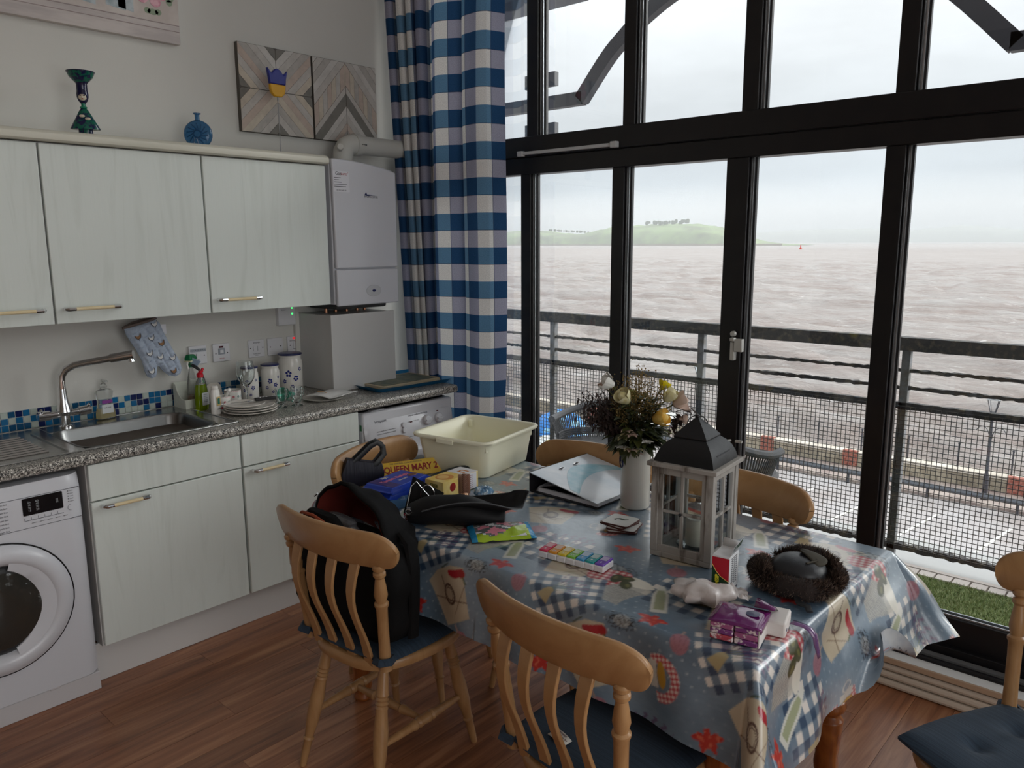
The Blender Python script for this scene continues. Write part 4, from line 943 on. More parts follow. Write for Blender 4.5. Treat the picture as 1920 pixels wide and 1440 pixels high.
# --- printed pattern, evaluated as flat colour in cloth coordinates ---
def pattern(P,Q):
    rs=np.random.RandomState(11)
    def n2(x,y,seed,f):
        r=np.random.RandomState(seed); o=0
        for k in range(6):
            a=r.uniform(0,6.28); ff=f*r.uniform(.6,1.6); o=o+np.sin((x*np.cos(a)+y*np.sin(a))*ff+r.uniform(0,6.28)+1.3*np.sin((x*np.sin(a)-y*np.cos(a))*ff*.7))
        return o/6
    col=np.zeros(P.shape+(3,)); base=np.array(S(118,139,156)); base2=np.array(S(166,181,192)); base3=np.array(S(90,111,130))
    t=np.clip(n2(P,Q,1,16)*.9+n2(P,Q,2,60)*.35+.45,0,1)[...,None]; col[:]=base3*(1-t)+base*t
    t2=(np.clip(n2(P,Q,3,9)*1.6-.1,0,1)*.8)[...,None]; col=col*(1-t2)+base2*t2
    grain=n2(P*.3,Q,4,420); col*=(1+.10*grain)[...,None]
    # dots
    dx=(P/.03+.5*(np.floor(Q/.026)%2))%1-.5; dy=(Q/.026)%1-.5; dm=((dx*.03)**2+(dy*.026)**2<.0032**2)*np.clip(.5+n2(P,Q,5,20)*1.3,0,1)*.55
    col=col*(1-dm[...,None])+np.array(S(190,202,212))*dm[...,None]
    PX,PY=.50,.56
    def paint(mask,c,al=1.0):
        nonlocal col
        c=np.array(c); m=(np.clip(mask,0,1)*al)[...,None]; col=col*(1-m)+c*m
    def loc(cx,cy,rot,sx=1):
        x=((P-cx+PX/2)%PX)-PX/2; y=((Q-cy+PY/2)%PY)-PY/2; c,s=math.cos(rot),math.sin(rot); return (x*c+y*s)/sx,(-x*s+y*c)/sx
    def check(x,y,w_,ca,cb,cc,m):
        a=((x/w_)%2<1); b_=((y/w_)%2<1); paint(m*(a&b_),ca); paint(m*(a^b_),cb); paint(m*(~a&~b_),cc)
    red=S(170,34,48); pink=S(200,120,122); wht=S(222,216,208); navy=S(52,74,100); mid=S(112,130,146); cream=S(196,184,160)
    def env(cx,cy,rot,s=1):
        x,y=loc(cx,cy,rot,s); m=(np.abs(x)<.062+.018*np.clip(y/.07,-1,1))&(y>-.075)&(y<.06-.4*np.maximum(0,np.abs(x)-.03)); tt=n2(P,Q,8,70)*.12
        paint(m*1.0,cream); col[m]*=(1+tt[m])[:,None]
        paint(m*(np.abs(y+.02+.35*x)<.0016),S(120,96,76)); paint(m*(np.abs(y+.055-.9*x)<.0014)*(x>0),S(130,104,82))
        r=np.hypot(x/.8,y+.005); paint(m*((np.abs(r-.024)<.0032)|(np.abs(r-.017)<.0014)),S(92,66,56)); paint(m*(np.abs(x+.012+.1*y)<.0015)*(y>.015)*(y<.045),S(92,66,56))
    def chilli(cx,cy,rot,s=1):
        x,y=loc(cx,cy,rot,s); yy=y-6*x*x+.01; m=(np.abs(x)<.036)&(np.abs(yy)<.0115*np.sqrt(np.clip(1-(x/.037)**2,0,1))+.002); paint(m,red)
        x2,y2=x-.03,y+.012; paint(np.hypot(x2,y2)<.014,S(160,20,34)); paint((np.abs(x2+.3*y2)<.003)&(y2<-.01)&(y2>-.035),S(70,90,50)); 
        paint((np.abs(y-.018-.4*(x+.05))<.0024)&(x<-.03)&(x>-.07),S(60,74,52))
    def gheart(cx,cy,rot,s=1):
        x,y=loc(cx,cy,rot,s); m=((x/.055)**2+((y-.5*np.abs(x))/.048)**2<1); check(x,y,.0078,red,pink,wht,m)
    def olive(cx,cy,rot,s=1):
        for ox,oy,a in((0,0,.5),(.022,-.03,-.9),(-.02,-.012,1.8)):
            x,y=loc(cx+ox,cy+oy,rot+a,s); r=(x/.024)**2+(y/.0155)**2; paint(r<1,S(62,66,34)); paint(((x-.004)/.010)**2+((y-.004)/.005)**2<1,S(128,126,74),.7)
    def paper(cx,cy,rot,s=1):
        x,y=loc(cx,cy,rot,s); k=n2(P,Q,9,60)*.012; m=(np.abs(x)+k<.055)&(y<.03+k)&(y>-.085); paint(m,S(196,192,180),.85); 
        sc=(np.abs(np.sin(y*520+3*np.sin(x*210)+2*np.sin(x*530)))>.72)&(y<.0); paint(m*sc,S(70,80,92),.65)
        m2=((x/.06)**2+((y-.035)/.022)**2<1+k*30); paint(m2,S(226,222,208),.95)
    def script(cx,cy,rot,s=1):
        x,y=loc(cx,cy,rot,s); m=((x/.06)**2+(y/.032)**2<1); f=np.abs(np.sin(x*150+2.2*np.sin(y*170)+1.5*np.sin(x*90))*np.cos(y*140+2*np.sin(x*120)))<.16; paint(m*f,S(22,26,34),.92)
        for ox,oy,r0 in((.0,0,.012),(.03,.006,.009),(-.035,-.006,.011)):
            r=np.hypot(x-ox,y-oy); paint(np.abs(r-r0)<.0016,S(20,22,30))
        paint(((x/.03)**2+(y/.022)**2<1)*(~f),S(190,190,184),.5)
    def bcheck(cx,cy,rot,s=1):
        x,y=loc(cx,cy,rot,s); m=(np.abs(x)<.078)&(np.abs(y)<.066)&(n2(P,Q,12,50)>-.75); check(x,y,.0165,navy,mid,wht,m)
    def bottle(cx,cy,rot,s=1):
        x,y=loc(cx,cy,rot,s); w_=.019*np.clip(1-np.maximum(0,y-.02)*14,.3,1); m=(np.abs(x)<w_)&(np.abs(y)<.07); paint(m,S(214,214,204)); paint((np.abs(x)<w_*.62)&(y>-.055)&(y<.045),S(136,146,92),.75)
    def lav(cx,cy,rot,s=1):
        x,y=loc(cx,cy,rot,s); a=np.arctan2(x,y+.055); r=np.hypot(x,y+.055); st=np.abs(np.sin(a*13))<.42; paint((r<.075)&(np.abs(a)<.5)&st,S(112,128,84),.9); paint((r>.06)&(r<.125)&(np.abs(a)<.72)&(np.abs(np.sin(a*13+np.sin(r*300)*.5))<.55),S(104,72,108),.85)
        paint((np.abs(x)<.016-.2*(y+.06))&(y<-.035)&(y>-.085),S(176,160,120))
    def flower(cx,cy,rot,s=1):
        x,y=loc(cx,cy,rot,s); a=np.arctan2(y,x); r=np.hypot(x,y*1.5); m=r<.036*(1+.28*np.sin(a*5)+.12*np.sin(a*11)); paint(m,S(186,44,40)); paint(m*(n2(P,Q,14,260)>.25),S(214,110,84),.8)
    def onion(cx,cy,rot,s=1):
        x,y=loc(cx,cy,rot,s); m=(x/.030)**2+(y/.034)**2<1; paint(m,S(164,112,124)); paint(m*(np.abs(np.sin(np.arctan2(x,y+.04)*9))<.18),S(120,66,86),.8); paint((np.abs(x)<.004)&(y>.03)&(y<.055),S(176,150,140))
    def jug(cx,cy,rot,s=1):
        x,y=loc(cx,cy,rot,s); m=(np.abs(x)<.012+.06*np.abs(y))&(np.abs(y)<.035); paint(m,S(206,204,196)); r=np.hypot((x+.03)/.7,y); paint(np.abs(r-.022)<.003,S(206,204,196)); paint(((x-.028)/.014)**2+(y/.035)**2<1,S(184,140,40))
    def tie(cx,cy,rot,s=1):
        x,y=loc(cx,cy,rot,s); m=(np.abs(np.hypot(x,y)-.05)<.013)&(x>-.02); check(x,y,.0065,red,pink,wht,m)
    bcheck(.38,.06,.0,1.55); env(.02,.02,.12,1.2); lav(.40,.12,.3,1.1); paper(.205,-.01,-.1,1.15); script(.12,.065,0,1.2); gheart(.135,.0,.2,1.15); olive(.18,.03,0,1.1); chilli(.035,.09,-.2,.85)
    bottle(.315,-.01,.5,1.1); tie(.42,.30,.3,.9); jug(.40,.305,.2,.9); env(.20,.29,.5,1.2); flower(.06,.21,.3,.9); bcheck(.10,.43,.5,1.3); onion(.26,.16,.6,.9); chilli(.22,.36,.3,.9); lav(.09,.44,-.6,.9); flower(.36,.44,0,.9); script(.30,.40,.1,.8); onion(.46,.40,.2,.8)
    return np.clip(col,0,1)
cp=TW/2+OV; cq=TD/2+OV; st=.0038
nu=int(2*cp/st)+1; nv=int(2*cq/st)+1
ps=np.linspace(-cp,TW/2+OVR,nu); qs=np.linspace(-cq,TD/2+.14,nv)
def cloth_mesh(ps,qs,off=0):
    # coarse evaluation of the shape on every 3rd line, then fine interpolation would crease: evaluate all
    V=[None]*(len(ps)*len(qs)); k=0
    for q in qs:
        for p in ps: V[k]=cloth_pt(p,q); k+=1
    return V
# evaluate the drape on a coarser lattice and interpolate bicubically-ish (linear is enough at 8 mm)
cs_=2
pc=ps[::cs_]; qc=qs[::cs_]
VC=np.array(cloth_mesh(pc,qc)).reshape(len(qc),len(pc),3)
def interp(VC,n0,n1):
    j=np.linspace(0,VC.shape[0]-1,n0); i=np.linspace(0,VC.shape[1]-1,n1); j0=np.minimum(j.astype(int),VC.shape[0]-2); i0=np.minimum(i.astype(int),VC.shape[1]-2); fj=(j-j0)[:,None,None]; fi=(i-i0)[None,:,None]
    return (VC[j0][:,i0]*(1-fj)*(1-fi)+VC[j0+1][:,i0]*fj*(1-fi)+VC[j0][:,i0+1]*(1-fj)*fi+VC[j0+1][:,i0+1]*fj*fi)
n1=(len(pc)-1)*cs_+1; n0=(len(qc)-1)*cs_+1
VF=interp(VC,n0,n1); psf=np.linspace(pc[0],pc[-1],n1); qsf=np.linspace(qc[0],qc[-1],n0)
PP,QQ=np.meshgrid(psf,qsf); CC=sum(pattern(PP+.31+a*st/4,QQ+.285+c*st/4) for a in(-1,1) for c in(-1,1))/4
def fastgrid(name,V,mats,parent=None,flip=False):
    h,w_,_=V.shape; idx=np.arange(h*w_).reshape(h,w_)
    F=np.stack([idx[:-1,:-1],idx[:-1,1:],idx[1:,1:],idx[1:,:-1]],-1).reshape(-1,4)
    if flip: F=F[:,::-1]
    me=bpy.data.meshes.new(name); me.vertices.add(h*w_); me.vertices.foreach_set('co',V.reshape(-1).astype(np.float32)); me.loops.add(F.size); me.loops.foreach_set('vertex_index',F.reshape(-1).astype(np.int32)); me.polygons.add(len(F)); me.polygons.foreach_set('loop_start',np.arange(0,F.size,4,dtype=np.int32)); 
    me.update(calc_edges=True); me.polygons.foreach_set('use_smooth',[True]*len(F)); me.materials.append(mats); me.validate(); return me
def cloth_mat():
    m=bpy.data.materials.new('oilcloth_print'); m.use_nodes=True; t=m.node_tree; b=t.nodes['Principled BSDF']
    a=N(t,'ShaderNodeVertexColor'); a.layer_name='print'; L(t,a.outputs[0],b.inputs['Base Color']); b.inputs['Roughness'].default_value=.33; b.inputs['Specular IOR Level'].default_value=.6; b.inputs['Coat Weight'].default_value=1; b.inputs['Coat Roughness'].default_value=.17
    c=N(t,'ShaderNodeTexCoord'); n=N(t,'ShaderNodeTexNoise',i={'Scale':9,'Detail':4,'Distortion':.8}); L(t,c.outputs['Object'],n.inputs[0]); bp=N(t,'ShaderNodeBump',i={'Strength':.22,'Distance':.006}); L(t,n.outputs[0],bp.inputs['Height']); L(t,bp.outputs[0],b.inputs['Normal']); L(t,bp.outputs[0],b.inputs['Coat Normal']); return m
me=fastgrid('tablecloth',VF,cloth_mat())
ca=me.color_attributes.new('print','FLOAT_COLOR','POINT'); ca.data.foreach_set('color',np.concatenate([CC,np.ones(CC.shape[:2]+(1,))],-1).reshape(-1).astype(np.float32))
clo=bpy.data.objects.new('tablecloth',me); COL.objects.link(clo); clo.location=(TC[0],TC[1],0); clo.rotation_euler=(0,0,TR)
tag(clo,'blue-grey oilcloth printed with envelopes, red gingham hearts and chillies on the table','tablecloth')
# pale underside
dV=VC.copy(); gu=np.gradient(VC,axis=1); gv=np.gradient(VC,axis=0); nn_=np.cross(gu,gv); nn_/=np.linalg.norm(nn_,axis=-1,keepdims=True)+1e-9; dV=VC-nn_*.0018
me=fastgrid('lining',dV[::2,::2],mat('oilcloth_back',S(190,194,196),.6,noise=(14,S(168,176,186),.4,.6)),flip=True)
lo=bpy.data.objects.new('lining',me); COL.objects.link(lo); lo.parent=clo; lo['label']='pale reverse side of the oilcloth'
TOP=.7665
# ---------------- things on the table ----------------
def noise3(p,s,seed=0): 
    from mathutils import noise as nz_
    return nz_.noise(Vector(p)*s+Vector((seed,seed*2,0)))
def blob(n,m,rx,ry,rz,amp=.1,fr=8,seed=0,p=2.6,flat=True):
    R=[]
    for j in range(1,m):
        a=PI*j/m-PI/2; row=[]
        for i in range(n):
            t=2*PI*i/n; ca,sa=math.cos(a),math.sin(a); q=lambda v:math.copysign(abs(v)**(2/p),v)
            x=rx*q(ca)*q(math.cos(t)); y=ry*q(ca)*q(math.sin(t)); z=rz*q(sa)
            k=1+amp*noise3((x,y,z),fr,seed); row.append((x*k,y*k,max(z*k,-rz) if flat else z*k))
        R.append(row)
    return R
# tub
tub=E('storage_tub','empty cream plastic storage tub with a rolled rim on the far left of the table','tub',loc=(1.405,.60,TOP),rz=math.radians(10))
def rr3(w_,d,r,z): return [(x,y,z) for x,y in rrect(w_,d,r,5)]
b=B(); H=.150
b.rows([rr3(.290,.325,.03,0),rr3(.300,.335,.035,.006),rr3(.318,.352,.035,H*.5),rr3(.338,.368,.035,H-.012),rr3(.338,.368,.035,H-.014),rr3(.372,.402,.045,H-.012),rr3(.378,.408,.045,H-.004),rr3(.372,.402,.045,H+.001),rr3(.352,.384,.04,H+.001),rr3(.334,.364,.035,H-.006),rr3(.314,.348,.033,H*.5),rr3(.296,.331,.03,.008),rr3(.28,.31,.02,.004)],cu=True,capa=True,capb=True)
b.build('tub_wall',cream_p,tub,world=False,angle=1.0)
for q_ in((-.05,.03,-.209,-.203,H-.022,H-.004),(-.03,.05,.203,.209,H-.022,H-.004)): B().box(*q_).build('rim_tab',cream_p,tub,world=False,bevel=.002)
for sx_,sy_ in((-1,-1),(1,-1),(-1,1),(1,1)): B().box(sx_*.148-.004,sx_*.148+.012,sy_*.165-.006,sy_*.165+.006,H-.045,H-.014).build('rim_rib',cream_p,tub,world=False,bevel=.002)
# chocolate bar box
ang=math.atan2(.316,.136); e=E('chocolate_box','long gold triangular box lettered QUEEN MARY 2 lying in front of the cream tub','box',loc=(1.266,.148,TOP),rz=ang)
gold=mat('gold_card',S(206,166,50),.32,.35,noise=(6,S(226,190,80),.3,.7)); Lb=.345; h_=.064
b=B(); b.add([(0,0,0),(Lb,0,0),(Lb,h_,0),(0,h_,0),(0,h_*.5,h_*.87),(Lb,h_*.5,h_*.87)],[(3,2,1,0),(0,1,5,4),(2,3,4,5)],0); b.add([(0,0,0),(0,h_,0),(0,h_*.5,h_*.87),(Lb,0,0),(Lb,h_,0),(Lb,h_*.5,h_*.87)],[(2,1,0),(3,4,5)],1)
ob=b.build('carton',[gold,mat('grey_card',S(170,168,160),.5)],e,world=False,bevel=.001)
FM=Matrix.Translation((0,0,0))@Matrix.Rotation(math.radians(60),4,'X')
redi=mat('choc_red',S(150,32,28),.4)
text('QUEEN MARY 2',.036,redi,'title_lettering',e,FM@T(.178,.032,.0006),off=.0012,world=False,sx=.86)
text('THE ORIGINAL CUNARD EDITION',.0085,ink,'small_lettering',e,FM@T(.16,.056,.0006),world=False); text('360 g',.008,ink,'small_lettering',e,FM@T(.22,.005,.0006),world=False)
b=B(); b.prism([(.006,.004),(.07,.004),(.058,.02),(.045,.034),(.033,.044),(.022,.040),(.012,.03)],0,.0005,M=FM); b.build('mountain_print',mat('gold_light',S(236,206,110),.35,.2),e,world=False)
b=B()
for k in range(7): b.prism([(.014+k*.006,.01+k*.0035),(.02+k*.006,.008+k*.002),(.022+k*.005,.026),(.017+k*.004,.03)],.0005,.0008,M=FM)
b.build('crag_print',mat('gold_dark',S(150,110,30),.4),e,world=False)
# blue printed fabric (cloud pattern bag)
cl=mat('cloud_fabric',S(50,92,130),.75,noise=((18,18,18),S(188,194,194),.56,.66,.5),bump=(25,.5,.01))
R=[]
for j in range(22):
    v=j/21; row=[]
    for i in range(34):
        u=i/33; x=(u-.5)*.30+.015*math.sin(v*7); y=(v-.5)*.20+.014*math.sin(u*9); eg=min(u,1-u,v,1-v)*8
        row.append((x,y,.012*min(1,eg)+.010*abs(math.sin(v*10+u*3))*min(1,eg)+.004*noise3((x,y,0),20)))
    R.append(row)
fb=B(); fb.rows(R); fb.rows([[(x,y,0) for x,y,z in r][::-1] for r in R]); e=fb.build('cloth_bag',cl,None,angle=2); e.location=(1.515,.115,TOP); e.rotation_euler=(0,0,1.35)
tag(e,'crumpled blue cloth with pale cloud print under the blue chocolate packets','cloth bag')
# blue chocolate packets (two, stacked)
bluep=mat('blue_wrapper',S(26,60,168),.28,bump=(30,.3,.004)); purp=mat('purple_wrapper',S(52,30,110),.28)
for k,(lab) in enumerate(('lower blue foil biscuit packet, under the packet with the pink script','upper blue foil biscuit packet with pink script lettering')):
    e=E('biscuit_packet',lab,'packet',loc=(1.478,.118,TOP+.014+k*.022),rz=math.radians(97+k*3),group='blue biscuit packets')
    b=B(); 
    secs=[(-.118,.001,.060),(-.108,.002,.062),(-.098,.012,.058),(-.09,.0135,.06),(.09,.0135,.06),(.098,.012,.058),(.108,.002,.062),(.118,.001,.060)]
    b.rows([[(x,-w_,.0125-h),(x,w_,.0125-h),(x,w_+.002,.0125),(x,w_,.0125+h),(x,-w_,.0125+h),(x,-w_-.002,.0125)] for x,h,w_ in secs],cu=True,capa=True,capb=True)
    b.build('wrapper',bluep,e,world=False,bevel=.002)
    if k==1:
        b=B(); b.box(-.09,-.045,-.055,.057,.0262,.0266); b.build('purple_panel',purp,e,world=False)
        text('Turkish Delight',.026,mat('pink_script',S(216,120,150),.4),'title_lettering',e,T(.0,.012,.0268),off=.0006,world=False,sx=.9); text('biscuits',.016,mat('cream_ink',S(226,220,200),.4),'small_lettering',e,T(.01,-.018,.0268),world=False)
        text("Fry's",.018,MATS['cream_ink'],'small_lettering',e,T(-.02,.044,.0268),off=.001,world=False)
        b=B(); b.lathe([(.022,0),(.02,.002),(0,.002)],16,M=T(.07,-.012,.0262),sy=.6); b.build('biscuit_print',mat('choc_brown',S(110,70,56),.5),e,world=False)
# yellow tea-bread box
e=E('cake_box','yellow and white carton with an n-shaped logo in front of the cream tub','box',loc=(1.588,.282,TOP),rz=math.radians(4))
yel=mat('yellow_card',S(226,190,84),.4,noise=(12,S(240,220,150),.4,.65)); B().box(-.044,.044,-.095,.095,0,.062).build('carton',[yel],e,world=False,bevel=.0015)
b=B(); b.box(-.0435,.0435,.02,.0945,.0621,.0624); b.box(.0441,.0444,.01,.085,.002,.061); b.build('white_panel',mat('paper_white'),e,world=False)
text('n',.075,mat('orange_ink',S(196,120,40),.5),'logo_letter',e,T(0,.055,.0626,rz=PI/2),off=.0006,world=False)
b=B(); b.lathe([(.034,0),(0,.0004)],18,M=T(0,-.04,.0622)); b.build('pastry_print',mat('pastry_tan',S(206,140,70),.5),e,world=False)
b=B(); b.lathe([(.022,0),(0,.0004)],18,M=T(-.004,-.044,.0627)); b.build('pastry_print',mat('pastry_pale',S(232,190,120),.5),e,world=False)
text('FREE\nFROM',.018,mat('olive_ink',S(110,104,30),.5),'side_lettering',e,T(0,-.0953,.034,rx=PI/2),off=.0006,world=False)
for k in range(7): text('ingredients text',.0055,redi,'side_lettering',e,Matrix.Translation((.0446,.047,.053-k*.0072))@FX(0,0,0),world=False)
b=B(); b.lathe([(.016,0),(0,.0004)],16,M=Matrix.Translation((.0442,-.045,.034))@FX(0,0,0)); b.build('bun_print',redi,e,world=False)
# dark patterned case
b=B(); b.rows(blob(18,10,.085,.026,.02,.05,20,4),cu=True,capa=True,capb=True); b.v=[(x,y,z+.02) for x,y,z in b.v]
e=b.build('glasses_case',mat('dark_floral',S(28,40,50),.5,noise=(60,S(90,110,106),.6,.68)),None); e.location=(1.486,.375,TOP+.004); e.rotation_euler=(0,-.12,math.radians(72)); tag(e,'dark floral pouch between the gold box and the yellow carton','pouch')
# navy ribbed gift bag with ribbon handles at the kitchen end
e=E('gift_bag','small navy ribbed gift bag with black ribbon handles at the kitchen end','bag',loc=(1.27,.12,TOP),rz=math.radians(62))
nb=mat('navy_ribbed',S(12,13,34),.5,bump=((160,2,2),.6,.004))
b=B(); b.rows([[(-.075,-.03,0),(.075,-.03,0),(.075,.03,0),(-.075,.03,0)],[(-.08,-.034,.05),(.08,-.032,.045),(.08,.03,.045),(-.08,.03,.05)],[(-.055,-.022,.105),(.075,-.02,.075),(.075,.015,.075),(-.055,.015,.105)]],cu=True,capa=True,capb=True); b.build('bag_body',nb,e,world=False,bevel=.002)
for s in(-.02,.018):
    b=B(); b.tube([(-.03,s,.09),(0,s+.005,.115),(.035,s+.008,.145),(.06,s+.01,.155),(.082,s+.01,.14),(.085,s+.008,.11),(.06,s,.085),(.045,s,.07)],.004,6,flat=2.6); b.build('ribbon_handle',black_m,e,world=False)
# handbag
leath=mat('black_leather',(.006,.006,.007),.6,spec=.3,bump=(70,.25,.003)); lin=mat('black_lining',(.007,.007,.007),.8,spec=.2); silver=mat('silver',(.8,.8,.8),.2,1)
e=E('handbag','open black handbag with a raised curved flap lying on the table','handbag',loc=(1.845,.055,TOP),rz=math.radians(38)); e.scale=(1.03,1.12,1.0)
b=B(); R=[]
for k in range(15):
    t=k/14; x=-.15+.30*t; w_=.058*math.sin(PI*(.12+.76*t))**.5; h=.052*math.sin(PI*(.15+.72*t))**.6*(1-.2*t)
    R.append([(x,w_*math.cos(a)*(1 if math.cos(a)<0 else 1.0),h+h*math.sin(a)*(1+.06*math.sin(x*50))) for a in[2*PI*i/18 for i in range(18)]])
b.rows(R,cu=True,capa=True,capb=True); b.build('bag_body',leath,e,world=False,angle=1.2)
b=B(); R=[]
for j in range(15):
    v=j/14; row=[]
    for i in range(25):
        u=i/24; x=-.10+.305*u+.02*v; y=-.055+.13*v*(1-.25*u*u); z=.060+.035*math.sin(PI*.9*u)*(1-v)+.012*u**2.2-.050*math.sin(PI*v)*math.sin(PI*min(1,u*1.02))**.6+.05*(v-.4)*u*u
        if u>.8: s=(u-.8)/.2; vv=.5+(v-.5)*math.sqrt(max(.02,1-.85*s*s)); y=-.055+.13*vv*(1-.10*u*u)
        row.append((x,y,z))
    R.append(row)
b.rows(R); b.build('flap',leath,e,world=False,solid=.005,angle=1.2)
b=B(); b.tube([R[0][i] for i in range(25)]+[R[j][24] for j in range(15)]+[R[14][i] for i in range(24,-1,-1)],.0022,6); b.build('flap_piping',mat('grey_piping',S(70,72,76),.5),e,world=False)
b=B(); R=[[(-.175+.10*u+.02*v,.03+.06*v,.02+.105*v*(1-.55*u)) for u in[i/8 for i in range(9)]] for v in[j/6 for j in range(7)]]; b.rows(R); b.build('standing_side',lin,e,world=False,solid=.008,angle=1.2)
b=B(); b.tube([(-.165,.028,.03),(-.155,.06,.10),(-.14,.07,.115),(-.115,.065,.085),(-.09,.06,.06)],.0018,6); b.tube([(-.10+.022*math.cos(a),.05,.075+.035*math.sin(a)) for a in[PI*k/8-.4 for k in range(11)]],.0016,6); b.build('zip_line',silver,e,world=False)
b=B(); R=[[(-.02+.13*u,.07+.03*v,.012+.045*v*(1-.3*u)) for u in[i/8 for i in range(9)]] for v in[j/5 for j in range(6)]]; b.rows(R); b.build('back_pocket',lin,e,world=False,solid=.010,angle=1.2)
for x,y,z in((-.142,-.045,.055),(-.15,-.02,.03)): b=B(); b.box(x-.006,x+.006,y-.004,y+.004,z-.012,z+.012,M=T(0,0,0)); b.tube([(x+.01*math.cos(a),y-.004,z+.008*math.sin(a)) for a in[2*PI*k/10 for k in range(11)]],.0015,5); b.build('buckle',silver,e,world=False)
# hairbrush standing in the bag
e=E('hairbrush','round metallic bristle hairbrush sticking out of the handbag','hairbrush',loc=(1.80,.135,TOP+.05)); MXb=T(0,0,0,rx=math.radians(-18),ry=math.radians(-20))
rg=mat('rose_gold',S(200,160,130),.25,.9); b=B(); b.lathe([(.008,-.02),(.012,-.01),(.015,.0),(.0165,.012),(.0165,.02)],18,M=MXb); b.build('handle',rg,e,world=False)
b=B(); b.lathe([(.009,.02),(.009,.082),(.007,.086),(0,.088)],16,M=MXb); b.build('barrel',mat('dark_bronze',S(130,100,84),.35,.6),e,world=False)
b=B()
for k in range(20):
    for i in range(16):
        a=2*PI*i/16+k*.2; z=.022+k*.0032; p0=Vector((.011*math.cos(a),.011*math.sin(a),z)); p1=Vector((.0205*math.cos(a),.0205*math.sin(a),z+.001)); b.cyl(MXb@p0,MXb@p1,.0009,3)
b.build('bristles',mat('bristle_bronze',S(176,136,116),.35,.5),e,world=False,kind='stuff')
# scrunchie
b=B(); R=[]
for i in range(48):
    a=2*PI*i/48; R.append([((.021+(.013+.003*math.sin(i*2.4))*math.cos(t))*math.cos(a),(.021+(.013+.003*math.sin(i*2.4))*math.cos(t))*math.sin(a),.016+.015*math.sin(t)*(1+.2*math.sin(i*1.7))) for t in[2*PI*k/12 for k in range(12)]])
b.rows(R,cu=True,cv=True); e=b.build('scrunchie',mat('scrunchie_blue',S(110,150,184),.7,noise=(60,S(208,220,226),.5,.6)),None,angle=1.5); e.location=(1.715,.315,TOP); tag(e,'ruffled pale blue scrunchie beside the yellow carton','scrunchie')
# red sachet
b=B(); b.box(-.035,.035,-.012,.012,0,.010); e=b.build('sachet',mat('crimson_foil',S(190,26,66),.3),None,bevel=.003); e.location=(1.688,.012,TOP+.002); e.rotation_euler=(0,0,.55); tag(e,'small crimson sachet poking out left of the handbag','sachet')
# sweet bag
e=E('sweet_bag','crinkled sweet bag in blue, green and pink in front of the handbag','sweet bag',loc=(2.01,.085,TOP),rz=math.radians(52))
b=B(); R=[]
for j in range(18):
    v=j/17
    R.append([(( -.5+u)*.20,(v-.5)*.145,.004+.020*(max(0,math.sin(PI*u)*math.sin(PI*v)))**.5+.004*noise3((u*4,v*4,0),2,3)) for u in[i/22 for i in range(23)]])
b.rows(R); b.rows([[(x,y,.0005) for x,y,z in r][::-1] for r in R]); b.m=[0]*len(b.f)
for k,f_ in enumerate(b.f[:17*22]):
    j,i=divmod(k,22); u=i/22;v=j/17
    n_=noise3((u*3,v*3,0),1.6,7)
    b.m[k]=3 if (u<.08 or u>.9) else (1 if v+.25*math.sin(u*5)<.36 else (2 if n_>.12 else (4 if n_<-.2 else 0)))
b.build('wrapper',[mat('sweet_grey',S(120,126,130),.2,.3),mat('sweet_green',S(158,186,50),.25),mat('sweet_pink',S(205,130,146),.3),mat('sweet_blue',S(44,140,190),.25),mat('sweet_white',S(220,226,230),.25)],e,world=False,angle=1.5)
text('SWEETS',.020,mat('paper_white'),'lettering',e,T(-.02,-.045,.0145),off=.001,world=False); b=B(); b.box(.02,.07,-.065,-.045,.0125,.0135); b.build('nutrition_label',mat('paper_white'),e,world=False)
# ring binder
e=E('ring_binder','pale blue lever arch binder with a turquoise swirl, lying closed beside the vase','ring binder',loc=(1.955,.635,TOP),rz=math.radians(-.5))
bc=mat('binder_cover',S(196,210,222),.22,coat=.4,noise=((3,5,3),S(226,232,238),.4,.6)); bk=mat('binder_dark',S(38,38,42),.6)
x0,x1,yy0,yy1=-.150,.152,-.172,.172; zs_,ze=.072,.020
b=B(); b.add([(x0,yy0,zs_),(x1,yy0,ze),(x1,yy1,ze),(x0,yy1,zs_),(x0,yy0,zs_-.003),(x1,yy0,ze-.003),(x1,yy1,ze-.003),(x0,yy1,zs_-.003)],[(0,1,2,3),(7,6,5,4),(4,5,1,0),(5,6,2,1),(6,7,3,2),(7,4,0,3)]); b.build('front_cover',bc,e,world=False)
b=B(); b.box(x0,x1,yy0,yy1,0,.003); b.build('back_cover',bk,e,world=False)
b=B(); b.box(x0-.001,x0+.002,yy0,yy1,0,zs_); b.build('spine',bk,e,world=False)
b=B(); nlay=7
for k in range(nlay): z0_=.004+k*.002; b.add([(x0+.02,yy0+.012+k*.002,z0_),(x1-.004,yy0+.010+k*.003,z0_),(x1-.004,yy1-.02,z0_),(x0+.02,yy1-.02,z0_+.004*k)],[(0,1,2,3)])
b.box(x0+.03,x1-.006,yy0+.015,yy1-.02,.004,.016); b.build('paper_block',mat('paper_white'),e,world=False)
def cov(x,y,o=.0006): return (x,y,zs_+(ze-zs_)*(x-x0)/(x1-x0)+o)
sp_=[]
for k in range(24):
    t=k/23; sp_.append((x0+.20-.115*math.sin(t*2.6)*1.0+.02*t,yy0+.01+.33*t,.020+.022*math.sin(PI*t)))
b=B(); b.rows([[cov(x-w_,y),cov(x+w_,y)] for x,y,w_ in sp_]); b.build('swirl_print',mat('turquoise_swirl',S(120,178,198),.22,coat=.4,noise=(12,S(170,208,220),.35,.65)),e,world=False)
